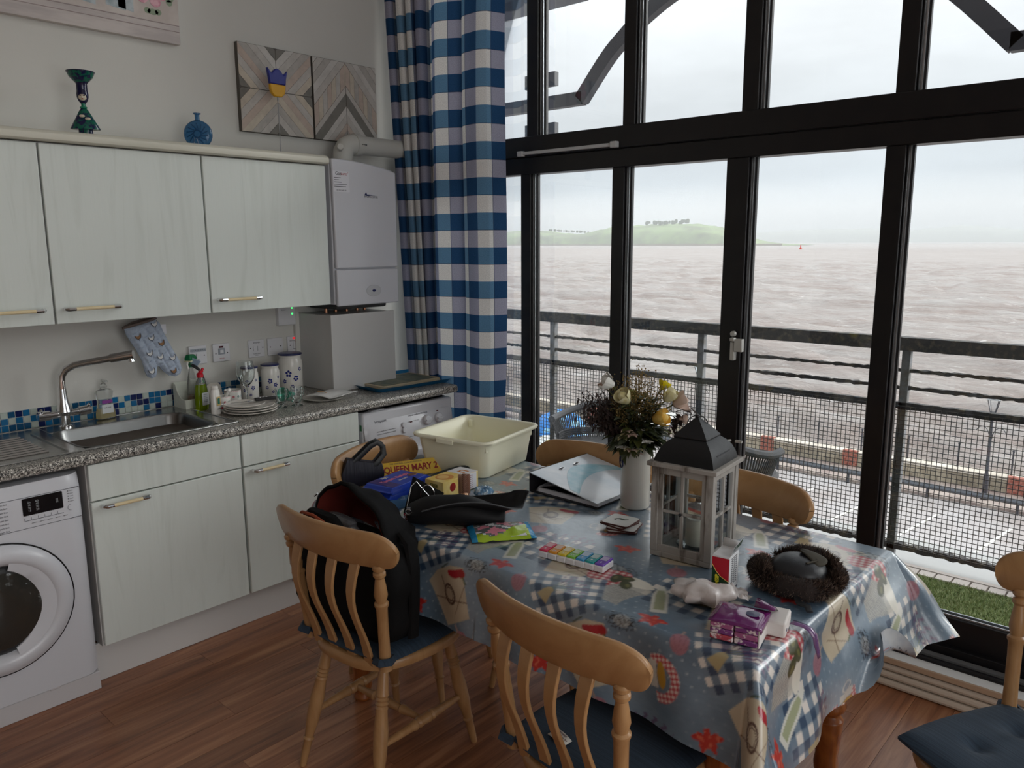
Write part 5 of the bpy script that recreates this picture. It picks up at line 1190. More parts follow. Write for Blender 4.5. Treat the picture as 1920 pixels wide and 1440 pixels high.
for yk in(-.04,.045):
    b=B(); M_=Matrix.Translation(cov(x0+.045,yk,.001))@Matrix.Rotation(.17,4,'Y'); b.lathe([(.016,0),(.016,.0015),(.013,.0018)],18,M=M_,sx=.45,capb=False); o_=b.build('slot_rim',chrome,e,world=False)
    b=B(); b.lathe([(.0145,.0003),(0,.0005)],18,M=M_,sx=.42); b.build('slot_hole',bk,e,world=False)
# vase
e=E('vase','tall white enamel cylinder vase with a chrome rim holding wilted flowers','vase',loc=(2.183,.575,TOP))
b=B(); b.lathe([(.044,0),(.048,.003),(.050,.008),(.050,.222),(.0505,.224)],36,capb=False); b.rows([[(.046*math.cos(t),.046*math.sin(t),z) for t in[2*PI*i/30 for i in range(30)]] for z in(.238,.02)],cu=True,capb=True); b.build('vase_body',mat('vase_enamel',S(218,216,208),.22,coat=.3),e,world=False)
b=B(); b.lathe([(.0505,.224),(.0515,.226),(.0515,.238),(.050,.240),(.046,.240)],36,capa=False,capb=False); b.build('chrome_rim',chrome,e,world=False)
MV=Matrix.Rotation(math.radians(-128),4,'Z')
b=B(); b.tube([tuple(MV@Vector((.0512,.017*math.cos(a),.165+.024*math.sin(a)))) for a in[2*PI*k/18 for k in range(19)]],.0022,5); b.tube([tuple(MV@Vector((.0512,.009*math.cos(a),.168+.013*math.sin(a)))) for a in[2*PI*k/12-.8 for k in range(10)]],.002,5); b.build('crest_print',blue_navy,e,world=False)
# flowers
rf=random.Random(12)
fe=E('flower_bouquet','wilting bouquet of cream and yellow roses with dry sprigs in the white vase','bouquet',loc=(2.183,.575,TOP+.20))
leafm=[mat('leaf_dark',S(52,62,34),.55),mat('leaf_olive',S(82,88,44),.55),mat('leaf_grey',S(96,104,84),.6)]
R_=Vector((math.cos(yaw),math.sin(yaw),0)); Fh=Vector((-math.sin(yaw),math.cos(yaw),0))
def scr(u,d,z): return R_*u+Fh*d+Vector((0,0,z))   # u along the window side, d towards the window
def leaf(b,p,d,l,w_,up=Vector((0,0,1)),mi=0,fold=.3):
    d=d.normalized(); s=d.cross(up); s=s.normalized() if s.length>.05 else Vector((1,0,0)); n_=s.cross(d)
    L_=[p];Rr=[p]; pts=[]
    for k in range(1,5):
        t=k/5; ww=w_*math.sin(PI*t**.8)*.5; c=p+d*l*t-n_*(-.25*l*t*t*0+.3*l*t*t); pts.append((c+s*ww+n_*ww*fold,c,c-s*ww+n_*ww*fold))
    tip=p+d*l-n_*.3*l
    base=len(b.v); vs=[p]+[q for a in pts for q in a]+[tip]
    fs=[(0,1,2),(0,2,3)]
    for k in range(3): o=1+3*k; fs+=[(o,o+3,o+4,o+1),(o+1,o+4,o+5,o+2)]
    o=10; fs+=[(o,13,o+1),(o+1,13,o+2)]
    b.add(vs,fs,mi)
stems=B(); 
def stem(u,d,z,r=.0018):
    p=scr(u,d,z); a=scr(u*.18,d*.18,-.12); m_=scr(u*.5,d*.5,z*.55+.01); stems.tube([a,a.lerp(m_,.6),m_,m_.lerp(p,.6)+Vector((0,0,.01)),p],r,5); return p,(p-m_).normalized()
# roses / big blooms as parts
def rose(u,d,z,r,m1,open_=.6,droop=0):
    p,dr=stem(u,d,z,.0026); 
    if droop: dr=(dr+Vector((R_.x*droop,R_.y*droop,-abs(droop)*.8))).normalized()
    M_=align(dr,p); b=B(); b.lathe([(.003,-.004),(r*.5,.0),(r*.75,r*.6),(r*.62,r*1.5),(r*.25,r*1.9),(0,r*1.95)],14,M=M_)
    for k in range(7):
        a=2*PI*k/7+rf.random(); Rr=[]
        for j in range(6):
            t=j/5; rad=r*(.45+.55*math.sin(t*1.9)*(1+open_*t)); zz=r*1.75*t
            Rr.append([tuple(M_@Vector((rad*math.cos(a+s*.62*(1-.25*t)),rad*math.sin(a+s*.62*(1-.25*t)),zz-open_*r*.35*max(0,abs(s)-.4)*t))) for s in(-1,-.5,0,.5,1)])
        b.rows(Rr)
    b.build('rose_bloom',m1,fe,world=False,angle=1.5)
crm=mat('cream_petal',S(224,218,180),.55,noise=(40,S(206,196,140),.4,.65)); yl=mat('yellow_petal',S(226,176,60),.5,noise=(40,S(236,206,120),.4,.65)); pk=mat('dusky_petal',S(206,182,168),.6); wp=mat('white_petal',S(232,232,226),.55); lem=mat('lemon_petal',S(228,210,30),.5)
rose(-.040,-.05,.175,.024,crm,.5,-.3); rose(.045,-.07,.120,.026,yl,.35,.5); rose(.088,-.03,.175,.025,crm,.3); rose(.118,-.02,.160,.026,pk,.8,.4); rose(.085,.02,.205,.016,lem,.9); rose(-.085,-.02,.225,.022,wp,.8,-.5); rose(-.015,.02,.17,.018,mat('green_bud',S(150,152,80),.5),.3)
rose(-.10,.03,.205,.016,pk,.6); rose(.14,-.02,.11,.014,pk,.6,.6)
# small white alstroemeria cluster hanging over the rim
for k in range(15):
    u=rf.uniform(-.06,.02); z=rf.uniform(.0,.09); d=rf.uniform(-.095,-.06); c=scr(u,d,z); b=B()
    for q in range(5):
        a=2*PI*q/5+k; leaf(b,c,Vector((math.cos(a),math.sin(a),.5-.2*(k%3))),.024,.018,fold=.5)
    b.build('small_blossom',[wp,pk,crm][k%3],fe,world=False,angle=1.5)
lb=[B(),B(),B()]
# large leaves
for k in range(420):
    a=rf.uniform(0,2*PI); el=rf.uniform(-.3,1.3); rr_=rf.uniform(.01,.11); u=rr_*math.cos(a)*1.05; d=rr_*math.sin(a); z=.015+.20*math.sin(max(0,el))*rf.random()**.6+.02
    stem_=scr(u*.6,d*.6,z*.8); leaf(lb[rf.choice([0,0,1,2])],stem_,scr(math.cos(a),math.sin(a),math.sin(el)*.8-.1),rf.uniform(.035,.07),rf.uniform(.016,.03))
for k in range(26): # broad leaves at lower right
    u=rf.uniform(.02,.10); leaf(lb[0],scr(u*.6,rf.uniform(-.06,.03),rf.uniform(.03,.075)),scr(1,-.3,rf.uniform(-.6,.3)),rf.uniform(.04,.06),rf.uniform(.03,.045))
for k in range(22):
    leaf(lb[rf.choice([1,2])],scr(rf.uniform(-.07,-.02),rf.uniform(-.07,.0),rf.uniform(.02,.09)),scr(-.6,-.4,rf.uniform(-1,.2)),rf.uniform(.04,.06),rf.uniform(.02,.03))
leaf(lb[1],scr(-.045,-.06,.05),scr(-.2,-.2,-1),.085,.03)
for k,bb in enumerate(lb): bb.build('leaves',leafm[k],fe,world=False,kind='stuff',angle=1.5)
# dry sprigs (brown-gold) up and left dark sprigs
sp=B(); sd=B()
for k in range(60):
    u=rf.uniform(-.085,.10); d=rf.uniform(-.06,.06); z=rf.uniform(.15,.275)*(1-abs(u)*2.2)+.01
    base=scr(u*.3,d*.3,.03); p=scr(u,d,z); sp.tube([base,base.lerp(p,.5)+Vector((0,0,.01)),p],.0009,3)
    for q in range(30):
        t=rf.uniform(.55,1.08); c=base.lerp(p,t)+Vector((rf.uniform(-.016,.016),rf.uniform(-.016,.016),rf.uniform(-.014,.014))); r_=rf.uniform(.0016,.0034); sp.add([c+Vector((r_,0,0)),c+Vector((0,r_,0)),c-Vector((r_,0,0)),c-Vector((0,r_,0)),c+Vector((0,0,r_)),c-Vector((0,0,r_))],[(0,1,4),(1,2,4),(2,3,4),(3,0,4),(1,0,5),(2,1,5),(3,2,5),(0,3,5)])
for k in range(60):
    u=rf.uniform(-.20,-.08); d=rf.uniform(-.05,.05); z=rf.uniform(.10,.20); base=scr(-.02,d*.3,.03); p=scr(u,d,z); sd.tube([base,base.lerp(p,.5)+Vector((0,0,.012)),p],.0009,3)
    for q in range(16): t=rf.uniform(.45,1.05); leaf(sd,base.lerp(p,t),scr(rf.uniform(-1,.6),rf.uniform(-1,1),rf.uniform(-1.2,.7)),rf.uniform(.012,.026),rf.uniform(.004,.009))
for k in range(14):
    u=rf.uniform(.12,.175); base=scr(.03,-.02,.04); p=scr(u,rf.uniform(-.05,.02),rf.uniform(.06,.14)); 
    for q in range(6): leaf(lb[0] if False else sd,base.lerp(p,rf.uniform(.7,1.05)),scr(rf.uniform(0,1),rf.uniform(-1,1),rf.uniform(-1,.4)),rf.uniform(.02,.03),rf.uniform(.01,.016))
sp.build('dry_sprigs',mat('dry_gold',S(134,112,66),.8),fe,world=False,kind='stuff'); sd.build('dark_sprigs',mat('dark_sprig',S(58,44,40),.7),fe,world=False,kind='stuff'); stems.build('stems',leafm[1],fe,world=False,kind='stuff')
# lantern
e=E('lantern','distressed grey wooden lantern with glass panes and black pitched metal roof','lantern',loc=(2.532,.345,TOP),rz=math.radians(5))
lw=mat('distressed_wood',S(160,156,150),.7,noise=((22,22,5),S(96,88,80),.52,.66),bump=(40,.2)); kw=dict(world=False)
B().box(-.092,.092,-.092,.092,0,.016).build('base_board',lw,e,bevel=.002,**kw)
for sx_ in(-1,1):
    for sy_ in(-1,1): B().box(sx_*.082-.0105,sx_*.082+.0105,sy_*.082-.0105,sy_*.082+.0105,.016,.268).build('post',lw,e,bevel=.001,**kw)
for k in range(4):
    M_=Matrix.Rotation(PI/2*k,4,'Z'); b=B()
    b.box(-.072,.072,-.090,-.076,.016,.036,M=M_); b.box(-.072,.072,-.090,-.076,.246,.268,M=M_); b.box(-.072,-.058,-.089,-.077,.036,.246,M=M_); b.box(.058,.072,-.089,-.077,.036,.246,M=M_); b.build('door_frame',lw,e,bevel=.001,**kw)
    b=B(); b.box(-.0045,.0045,-.088,-.079,.036,.246,M=M_); b.box(-.058,.058,-.088,-.079,.134,.142,M=M_); b.build('glazing_bar',lw,e,bevel=.001,**kw)
    b=B(); b.box(-.060,.060,-.0825,-.0815,.034,.248,M=M_); b.build('pane',pane_glass('lantern_glass',(.94,.96,.96)),e,**kw)
B().box(-.104,.104,-.104,.104,.268,.281).build('top_board',lw,e,bevel=.002,**kw)
b=B(); pr_=[(.089,.281),(.088,.286),(.084,.300),(.075,.320),(.062,.336),(.048,.347),(.050,.349),(.050,.351),(.028,.377),(.004,.402)]
b.rows([[(-r,-r,z),(r,-r,z),(r,r,z),(-r,r,z)] for r,z in pr_],cu=True,capa=True,capb=True); 
o_=b.build('roof',mat('black_sheet_metal',(.018,.019,.021),.36,.3,bump=(30,.15)),e,angle=.35,**kw)
b=B()
for q in range(4): b.box(-.046+q*.025,-.026+q*.025,-.0795,-.078,.296,.311,M=Matrix.Rotation(PI/2,4,'Z')@Matrix.Translation((0,-.0015,0)))
b.build('roof_vent',mat('vent_dull',S(70,72,76),.5),o_,**kw)
b=B(); b.ball((0,0,.405),.0065,10,7); b.build('finial',MATS['black_sheet_metal'],e,**kw)
b=B(); MR=Matrix.Rotation(math.radians(40),4,'Z'); b.tube([tuple(MR@Vector((.029*math.cos(a),.004*math.sin(a),.383+.029*math.sin(a)*.8))) for a in[2*PI*k/26 for k in range(27)]],.0016,6); b.build('hanging_ring',MATS['black_sheet_metal'],e,**kw)
b=B(); b.ball((-.002,-.093,.137),.0048,8,6); b.build('door_knob',MATS['black_sheet_metal'],e,**kw)
cn=E('candle','thick cream candle on a small glass dish inside the lantern','candle',loc=(2.54,.35,TOP+.017))
b=B(); b.lathe([(.031,.008),(.032,.012),(.032,.085),(.029,.087),(0,.083)],26); b.build('wax',mat('candle_wax',S(224,220,206),.5),cn,**kw)
b=B(); b.cyl((0,0,.083),(.002,0,.093),.001,5); b.build('wick',black_m,cn,**kw)
gd=tag(B().lathe([(.02,0),(.045,.002),(.058,.007),(.056,.0072),(.043,.004),(0,.003)],30).build('glass_dish',glass_d,None),'clear glass dish under the candle in the lantern','dish'); gd.location=(2.54,.35,TOP+.0165)
# coasters
cm=mat('coaster_edge',S(80,40,36),.6); cf=mat('coaster_face',S(206,208,206),.3)
for k in range(4):
    a=[.5,.28,-.10,.1][k]; e=E('coaster',['lowest coaster of the stack near the lantern','second coaster from the bottom of the stack','third coaster from the bottom of the stack','white square coaster with a grey seahorse-like print, on top of the stack'][k],'coaster',loc=(2.262+[.012,.014,-.008,-.004][k],.372+[-.004,.0,.004,.006][k],TOP+.0005+k*.0055),rz=a,group='coasters')
    b=B(); b.prism(rrect(.095,.095,.012),0,.0045); b.build('board',cm,e,**kw); b=B(); b.prism(rrect(.092,.092,.011),.0045,.0052); b.build('face',cf,e,**kw)
    if k==3: b=B(); b.tube([(-.018,.004,.0054),(-.008,.010,.0054),(.004,.006,.0054),(.012,.008,.0054),(.02,.016,.0054)],[.003,.006,.007,.005,.002],6,flat=.1); b.tube([(-.018,.004,.0054),(-.020,-.004,.0054),(-.012,-.008,.0054)],.0028,5,flat=.1); b.build('animal_print',mat('print_grey',S(90,100,92),.5),e,**kw)
# pill organiser
e=E('pill_organiser','long white pill organiser with a rainbow row of day lids','pill organiser',loc=(2.318,.062,TOP),rz=math.radians(6.5))
B().box(-.106,.106,-.030,.030,0,.018).build('tray',mat('white_plastic',S(226,226,230),.3),e,bevel=.003,**kw)
rain=[S(214,60,96),S(224,150,50),S(222,196,50),S(120,188,60),S(60,150,200),S(40,160,160),S(120,80,190)]
for k,c in enumerate(rain):
    x=-.091+k*.0303; b=B(); b.box(x-.0145,x+.0145,-.030,.030,.0,.0165,M=Matrix.Translation((0,-.0012,0))@Matrix.Scale(1.0,4)); b.build('cell',MATS['white_plastic'],e,bevel=.002,**kw)
    b=B(); b.rows([[(x-.0135,-.029,.018),(x+.0135,-.029,.018),(x+.0135,.029,.018),(x-.0135,.029,.018)],[(x-.0135,-.027,.0235),(x+.0135,-.027,.0235),(x+.0135,.027,.026),(x-.0135,.027,.026)]],cu=True,capa=True,capb=True)
    l_=b.build('lid',mat('lid_%d'%k,c,.25,coat=.4),e,bevel=.0015,**kw)
    b=B(); b.rows([[(x-.0105,-.004,.0252),(x+.0105,-.004,.0252)],[(x-.0105,.022,.0263),(x+.0105,.022,.0263)]]); b.build('lid_panel',mat('lidp_%d'%k,tuple(.5*a+.42 for a in c),.25),l_,**kw)
    text('SMTWTFS'[k],.012,mat('paper_white'),'day_letter',l_,T(x,-.016,.0244),world=False)
# medicine carton
e=E('medicine_carton','open red and green medicine carton lettered LEMSIP standing by the lantern','carton',loc=(2.714,.185,TOP),rz=math.radians(8))
wc=mat('carton_white',S(222,224,226),.4); rdc=mat('carton_red',S(178,24,44),.35); gnc=mat('carton_green',S(30,62,38),.4)
w2,d2,h2=.0225,.037,.098
B().box(-w2,w2,-d2,d2,0,h2).build('carton',wc,e,bevel=.0008,**kw)
FR_=Matrix.Translation((0,-d2-.0004,0))@Matrix(((1,0,0,0),(0,0,-1,0),(0,1,0,0),(0,0,0,1)))
b=B(); b.prism([(-w2,0),(w2,0),(w2,h2-.005),(-w2,h2-.005)],0,.0002,M=FR_); b.build('front_print',gnc,e,**kw)
b=B(); P=[(w2,.032),(w2,h2-.005),(-w2,h2-.005),(-w2,.074),(-w2*.5,.056),(0,.044)]; b.prism(P,.0003,.0005,M=FR_); b.build('red_panel',rdc,e,**kw)
b=B(); b.tube([tuple(FR_@Vector((a,c,.0006))) for a,c in((-w2,.073),(-w2*.5,.055),(0,.043),(w2,.031))],.0012,4,flat=.4); b.build('gold_line',mat('gold_light'),e,**kw)
text('LEMSIP',.0135,mat('lem_yellow',S(230,220,60),.4),'title_lettering',e,FR_@T(-.008,.026,.0008,rz=PI/2),off=.0006,world=False)
FS_=Matrix.Translation((w2+.0004,0,0))@FX(0,0,0)
for k in range(13): text('dosage and directions',.0050,grey_ink,'side_lettering',e,FS_@T(0,.088-k*.0058,.0002),world=False)
b=B(); b.add([(w2,-d2,h2),(w2,d2,h2),(w2+.010,d2+.002,h2+.032),(w2+.010,-d2+.004,h2+.028)],[(0,1,2,3)]); b.add([(-w2,d2,h2),(w2,d2,h2),(w2,d2+.008,h2+.018),(-w2,d2+.01,h2+.02)],[(0,1,2,3)]); b.build('open_flap',wc,e,solid=.0006,**kw)
b=B(); b.add([(w2+.0012+.0035,-d2+.002,h2+.012),(w2+.0012+.0035,d2,h2+.012),(w2+.0115,d2+.001,h2+.032),(w2+.0115,-d2+.005,h2+.028)],[(0,1,2,3)]); b.build('flap_green_print',gnc,e,**kw)
b=B(); b.add([(w2+.002,-d2+.004,h2+.004),(w2+.002,-.006,h2+.004),(w2+.0085,-.006,h2+.022),(w2+.0085,-d2+.006,h2+.022)],[(0,1,2,3)]); b.build('barcode_label',wc,e,**kw)
b=B()
for k in range(9): y=-d2+.006+k*.0030; b.add([(w2+.0030,y,h2+.006),(w2+.0030,y+.0013,h2+.006),(w2+.0092,y+.0013,h2+.021),(w2+.0092,y,h2+.021)],[(0,1,2,3)])
b.build('barcode',black_m,e,**kw)
# tissue multipack
e=E('tissue_pack','purple cellophane multipack of pocket tissues at the near table corner','tissue pack',loc=(2.858,-.028,TOP),rz=math.radians(12))
pu=mat('purple_film',S(104,24,96),.15,coat=.5); tis=mat('tissue_white',S(222,218,214),.8,bump=((3,3,140),.3,.003)); 
def tpk(b,x0,x1,y0,y1,z0,z1): b.box(x0,x1,y0,y1,z0,z1)
tcs=[S(176,70,84),S(120,60,120),S(210,160,160),S(160,90,130)]
for r_ in range(3):
    for c_ in range(2):
        b=B(); b.box(-.054+c_*.055,-.001+c_*.055,-.052,.052,.001+r_*.0145,.0145+r_*.0145); b.build('pocket_pack',[mat('pk_%d'%((r_+c_)%4),tcs[(r_*2+c_)%4],.3,noise=(70,S(225,210,210),.52,.6))],e,bevel=.003,**kw)
b=B(); b.box(.0540,.0575,-.052,.052,.002,.044); b.build('tissue_edge',tis,e,bevel=.001,**kw)
b=B(); R=[]
for j in range(9):
    v=j/8; R.append([((u-.5)*.118,(v-.5)*.108,.0455+.006*math.sin(PI*u)*math.sin(PI*v)+.002*noise3((u,v,0),6,2)) for u in[i/9 for i in range(10)]])
b.rows(R); b.rows([[R[j][9],(R[j][9][0]+.001,R[j][9][1],.036)] for j in range(9)]); b.build('film_top',pu,e,solid=.0008,angle=1.4,**kw)
b=B(); b.lathe([(.016,0),(0,.001)],16,M=T(.028,.01,.0525)); b.build('logo_disc',mat('navy_disc',S(30,30,80),.3),e,**kw); 
b=B(); R=[[(.02+.05*u,.055+.05*v-.02*u,.048+.012*math.sin(PI*v+u)) for u in(0,.3,.6,1)] for v in(0,.25,.5,.75,1)]; b.rows(R); b.build('loose_film',pu,e,solid=.0006,angle=1.4,**kw)
e=E('tissue_packet','single white pocket tissue packet beside the purple multipack','tissue packet',loc=(2.915,.052,TOP),rz=math.radians(14))
B().box(-.024,.024,-.042,.042,.0,.038).build('tissues',tis,e,bevel=.005,**kw); b=B(); b.box(.0242,.0248,-.03,-.02,.012,.018); b.build('tab_print',blue_navy,e,**kw)
# plastic bag
e=E('plastic_bag','crumpled translucent white bag left of the purple tissue pack','plastic bag',loc=(2.722,.058,TOP),rz=.5)
pbm=mat('white_film',S(206,200,198),.3,noise=(20,S(186,176,172),.4,.6)); b=B(); b.rows(blob(30,16,.078,.052,.028,.55,26,5,2.2),cu=True,capa=True,capb=True); b.v=[(x,y,z+.029) for x,y,z in b.v]; b.build('bag_bulk',pbm,e,angle=.7,**kw)
b=B(); R=[[(.04+.07*u,.03+.06*v,.004+.018*abs(noise3((u*3,v*3,1),2))+.02*(1-u)) for u in[i/9 for i in range(10)]] for v in[j/7 for j in range(8)]]; b.rows(R); b.build('bag_tail',pbm,e,angle=.5,**kw)
# hat
e=E('trapper_hat','dark fur-trimmed trapper hat with leather crown at the right end of the table','hat',loc=(2.855,.315,TOP),rz=math.radians(20))
fur=mat('brown_fur',S(78,62,54),.9); hl=mat('hat_leather',(.016,.017,.02),.42,bump=(60,.3,.003)); hc=mat('hat_cloth',S(58,54,44),.85)
b=B(); b.rows(blob(26,14,.074,.072,.042,.14,14,3,2.3),cu=True,capa=True,capb=True); b.v=[(x,y,z+.042) for x,y,z in b.v]; b.build('crown',hl,e,angle=1.2,**kw)
b=B(); R=[[(.0+.07*math.cos(a)*r,.02+.06*math.sin(a)*r,.091-.004*r-.018*r*r) for a in[-.9+2.2*i/12 for i in range(13)]] for r in(.05,.35,.65,.9,1.0)]; b.rows(R); b.build('cloth_panel',hc,e,solid=.004,angle=1.2,**kw)
b=B(); b.tube([(.02,-.035,.079),(.045,-.005,.079),(.035,.03,.082),(.055,.05,.07)],.004,6,flat=.6); b.build('seam',hc,e,**kw)
def furroll(pts,rad,n):
    core=B(); core.tube(pts,[rad*.92*(1 if 0<k<len(pts)-1 else .6) for k in range(len(pts))],12); hair=B(); P=[Vector(p) for p in pts]
    for _ in range(n):
        k=rf.randrange(len(P)-1); t=rf.random(); c=P[k].lerp(P[k+1],t); d=Vector((rf.gauss(0,1),rf.gauss(0,1),rf.gauss(0,1)+.2)).normalized(); p0=c+d*rad*.55; 
        if p0.z<.004: p0.z=.004
        dd=(d+Vector((rf.gauss(0,.5),rf.gauss(0,.5),rf.gauss(0,.5)))).normalized(); l=rad*rf.uniform(.35,.72); s=dd.cross(Vector((rf.random(),rf.random(),1))).normalized()*.0015; p1=p0+dd*l; p1.z=max(p1.z,.001)
        hair.add([p0-s,p0+s,p1],[(0,1,2)],rf.choice([0,0,1,2]))
    return core,hair
furs=[fur,mat('fur_dark',S(40,31,28),.9),mat('fur_tip',S(128,108,94),.9)]
for nm,pts,rad in(('fur_peak',[(-.085,-.055,.035),(-.095,-.02,.045),(-.09,.02,.035)],.036),('ear_flap_fur',[(-.05,.075,.035),(0,.098,.045),(.05,.09,.045),(.085,.06,.035)],.036),('neck_fur',[(-.075,-.06,.03),(-.03,-.085,.03),(.03,-.09,.028),(.07,-.065,.026)],.030),('side_fur',[(.085,.05,.035),(.098,.01,.035),(.09,-.03,.028)],.030)):
    c_,h_2=furroll(pts,rad,8000); o_=c_.build(nm,furs[1],e,angle=1.2,**kw); h_2.build('fur_strands',furs,o_,kind='stuff',**kw)
b=B(); b.tube([(.0,-.10,.02),(.01,-.13,.01),(.03,-.145,.012),(.035,-.16,.006)],.009,8,flat=.5); b.build('chin_strap',hl,e,**kw)
b=B(); b.cyl((.085,-.045,.02),(.09,-.048,.024),.003,8); b.build('press_stud',silver,e,**kw)
# clear wrapper drooping over the corner
film=mat('purple_clear',S(150,110,165),.12,coat=.6,trans=.55)
b=B(); R=[]
for k in range(9):
    t=k/8; x=2.935+.045*min(1,t*2)+.012*t; y=.085+.035*t; z=TOP+.012-.02*t-.10*max(0,t-.35)
    R.append([(x,y-.012+.004*math.sin(k),z),(x+.003,y+.0,z+.004),(x,y+.014,z)])
b.rows(R); e=b.build('torn_wrapper',film,None,solid=.0005,angle=1.4); tag(e,'torn clear purple wrapper drooping over the right table edge','wrapper')
# backpack on the chair
e=E('backpack','open black backpack with red lining sitting on the left dining chair','backpack',loc=(1.69,-.238,.47),rz=-.02)
cv=mat('black_canvas',(.006,.006,.0065),.85,spec=.2,bump=(90,.3,.003)); redl=mat('red_lining',S(104,30,20),.8); plg=mat('dark_film',(.06,.06,.065),.25,bump=(20,.5,.01))
def slab(w_,d,h,x=0,y=0,z=0,p=3.5,amp=.05,seed=0,tp=.9):
    R=[]
    for j in range(15):
        t=j/14; s=(1-abs(2*t-1)**5)**.35 if 0<t<1 else .55; k=(1-(1-tp)*t); row=[]
        for i in range(32):
            a=2*PI*i/32; c,q=math.cos(a),math.sin(a); r=(abs(c)**p+abs(q)**p)**(-1/p); px_,py_=r*c*w_/2*s*k,r*q*d/2*s*k; nn=1+amp*noise3((px_*5,py_*5,t*3),1.3,seed); row.append((x+px_*nn,y+py_*nn,z+h*t))
        R.append(row)
    bb=B(); bb.rows(R,cu=True,capa=True,capb=True); return bb
slab(.42,.17,.32,.03,.015,0,amp=.10,seed=1).build('main_body',cv,e,angle=1.2,**kw)
slab(.34,.07,.355,-.07,-.06,.02,amp=.14,seed=2,tp=.72).build('front_pocket',cv,e,angle=1.2,**kw)
def arch_lid(cx,cy,z0,w_,h,dep,lean,mo,mi_,name):
    o_=B();i_=B();R=[];R2=[]
    for j in range(7):
        v=j/6; r=[];r2_=[]
        for k in range(21):
            a=PI*k/20; x=cx+w_/2*math.cos(a)*(1-.06*v); z=z0+h*math.sin(a)**.8*(1-.10*v-.35*v*v)*(1-.30*math.cos(a)); x+=.012*noise3((v*2,k*.25,0),1.5,3); z+=.016*noise3((v*3,k*.3,1),1.3,5); y=cy+dep*v+lean*math.sin(a)+.015*noise3((v,k*.3,2),1.5,8); r.append((x,y,z)); r2_.append((cx+(x-cx)*.95,y,z0+(z-z0)*.95))
        R.append(r);R2.append(r2_)
    o_.rows(R); q=o_.build(name,mo,e,angle=1.3,solid=.008,**kw); i_.rows(R2); i_.rows([R2[-1],[(cx,R2[-1][k][1]+.0,z0) for k in range(21)]]); i_.build('lining',mi_,q,angle=1.3,**kw); return q
arch_lid(-.02,-.01,.27,.37,.165,.13,.03,cv,redl,'main_lid')
slab(.20,.07,.09,-.02,-.03,.28,amp=.3,seed=4,tp=.7).build('contents_film',plg,e,angle=.8,**kw)
slab(.07,.03,.04,.08,-.03,.28,amp=.3,seed=6,tp=.7).build('red_fold',redl,e,angle=1,**kw)
b=B(); b.tube([(.16,.06,.335),(.20,.06,.31),(.225,.05,.24),(.235,.04,.14),(.225,.04,.03)],[.018,.024,.022,.02,.02],8,flat=.5); b.build('shoulder_strap',cv,e,**kw)
b=B(); b.tube([(-.17,-.085,.345),(-.13,-.095,.372),(-.07,-.095,.375),(-.02,-.09,.362)],.005,6); b.build('zip_cord',mat('orange_piping',S(150,66,34),.6),e,**kw)
b=B(); b.tube([(.16,-.02,.16),(.163,-.024,.12)],.004,6); b.box(.158,.168,-.03,-.02,.09,.12); b.tube([(-.16,-.03,.40-.0),(-.15,-.025,.41)],.003,5); b.build('zip_pull',silver,e,**kw)
# ---------------- worktop things ----------------
WZ=.9112
kw=dict(world=False)
def canister(x,y,r,h,label,word=None,ph=0):
    e=E('storage_jar',label,'storage jar',loc=(x,y,WZ),group='blue-lidded ceramic storage jars')
    b=B(); b.lathe([(r*.93,0),(r*.97,.004),(r*.98,h*.35),(r*1.0,h*.68),(r*.98,h*.80),(r*.90,h*.86),(r*.88,h*.89),(r*.93,h*.93),(r*.93,h*.95),(r*.88,h*.955)],32); b.build('jar_body',mat('jar_ceramic',S(218,216,210),.15),e,**kw)
    b=B(); b.lathe([(r*.90,h*.955),(r*.99,h*.96),(r*.99,h*.99),(r*.93,h*1.0),(r*.5,h*1.005),(0,h*1.005)],32); b.build('lid',blue_navy,e,**kw)
    ff=B()
    def petal(a,z,s):
        for q in range(5):
            t=2*PI*q/5+a*3; cxx=a+s*math.cos(t)/r*.6; czz=z+s*math.sin(t)*.7; rr_=r*1.004
            pts=[(rr_*math.cos(cxx+s*.38*math.cos(k)/r),rr_*math.sin(cxx+s*.38*math.cos(k)/r),czz+s*.38*math.sin(k)) for k in[2*PI*i/7 for i in range(7)]]; ff.add(pts,[tuple(range(7))])
    for a,z,s in((-.75,h*.52,.014),(-.15,h*.40,.012),(-.45,h*.20,.008),(-1.1,h*.33,.009),(.25,h*.62,.008)): petal(a+ph,z,s*r/.05)
    ff.build('flower_print',mat('jar_blue',S(34,44,120),.2),e,**kw)
    if word: text(word,.016,MATS['jar_blue'],'script_lettering',e,Matrix.Rotation(-.42,4,'Z')@Matrix.Translation((r*1.003,0,h*.09))@FX(0,0,0)@Matrix.Rotation(.08,4,'Z'),world=False)
canister(.155,.318,.043,.165,'smallest blue-lidded ceramic jar, behind the wine glass')
canister(.155,.432,.045,.165,'middle blue-lidded ceramic jar of the three',ph=.15)
canister(.135,.560,.060,.205,'tallest blue-lidded ceramic jar with script, beside the white box','Biscuits')
# wine glass
def wine(x,y):
    e=E('wine_glass','large clear wine glass standing behind the stacked plates','wine glass',loc=(x,y,WZ))
    b=B(); b.lathe([(.0,.001),(.036,.001),(.037,.002),(.02,.005),(.006,.010),(.0045,.02),(.0045,.085),(.008,.094),(.024,.108),(.038,.132),(.0425,.16),(.040,.185),(.034,.212),(.0325,.212),(.0385,.185),(.041,.16),(.0365,.133),(.022,.110),(.004,.098),(0,.098)],32,capa=False,capb=False); b.build('glass_body',glass_d,e,**kw); return e
wine(.27,.235)
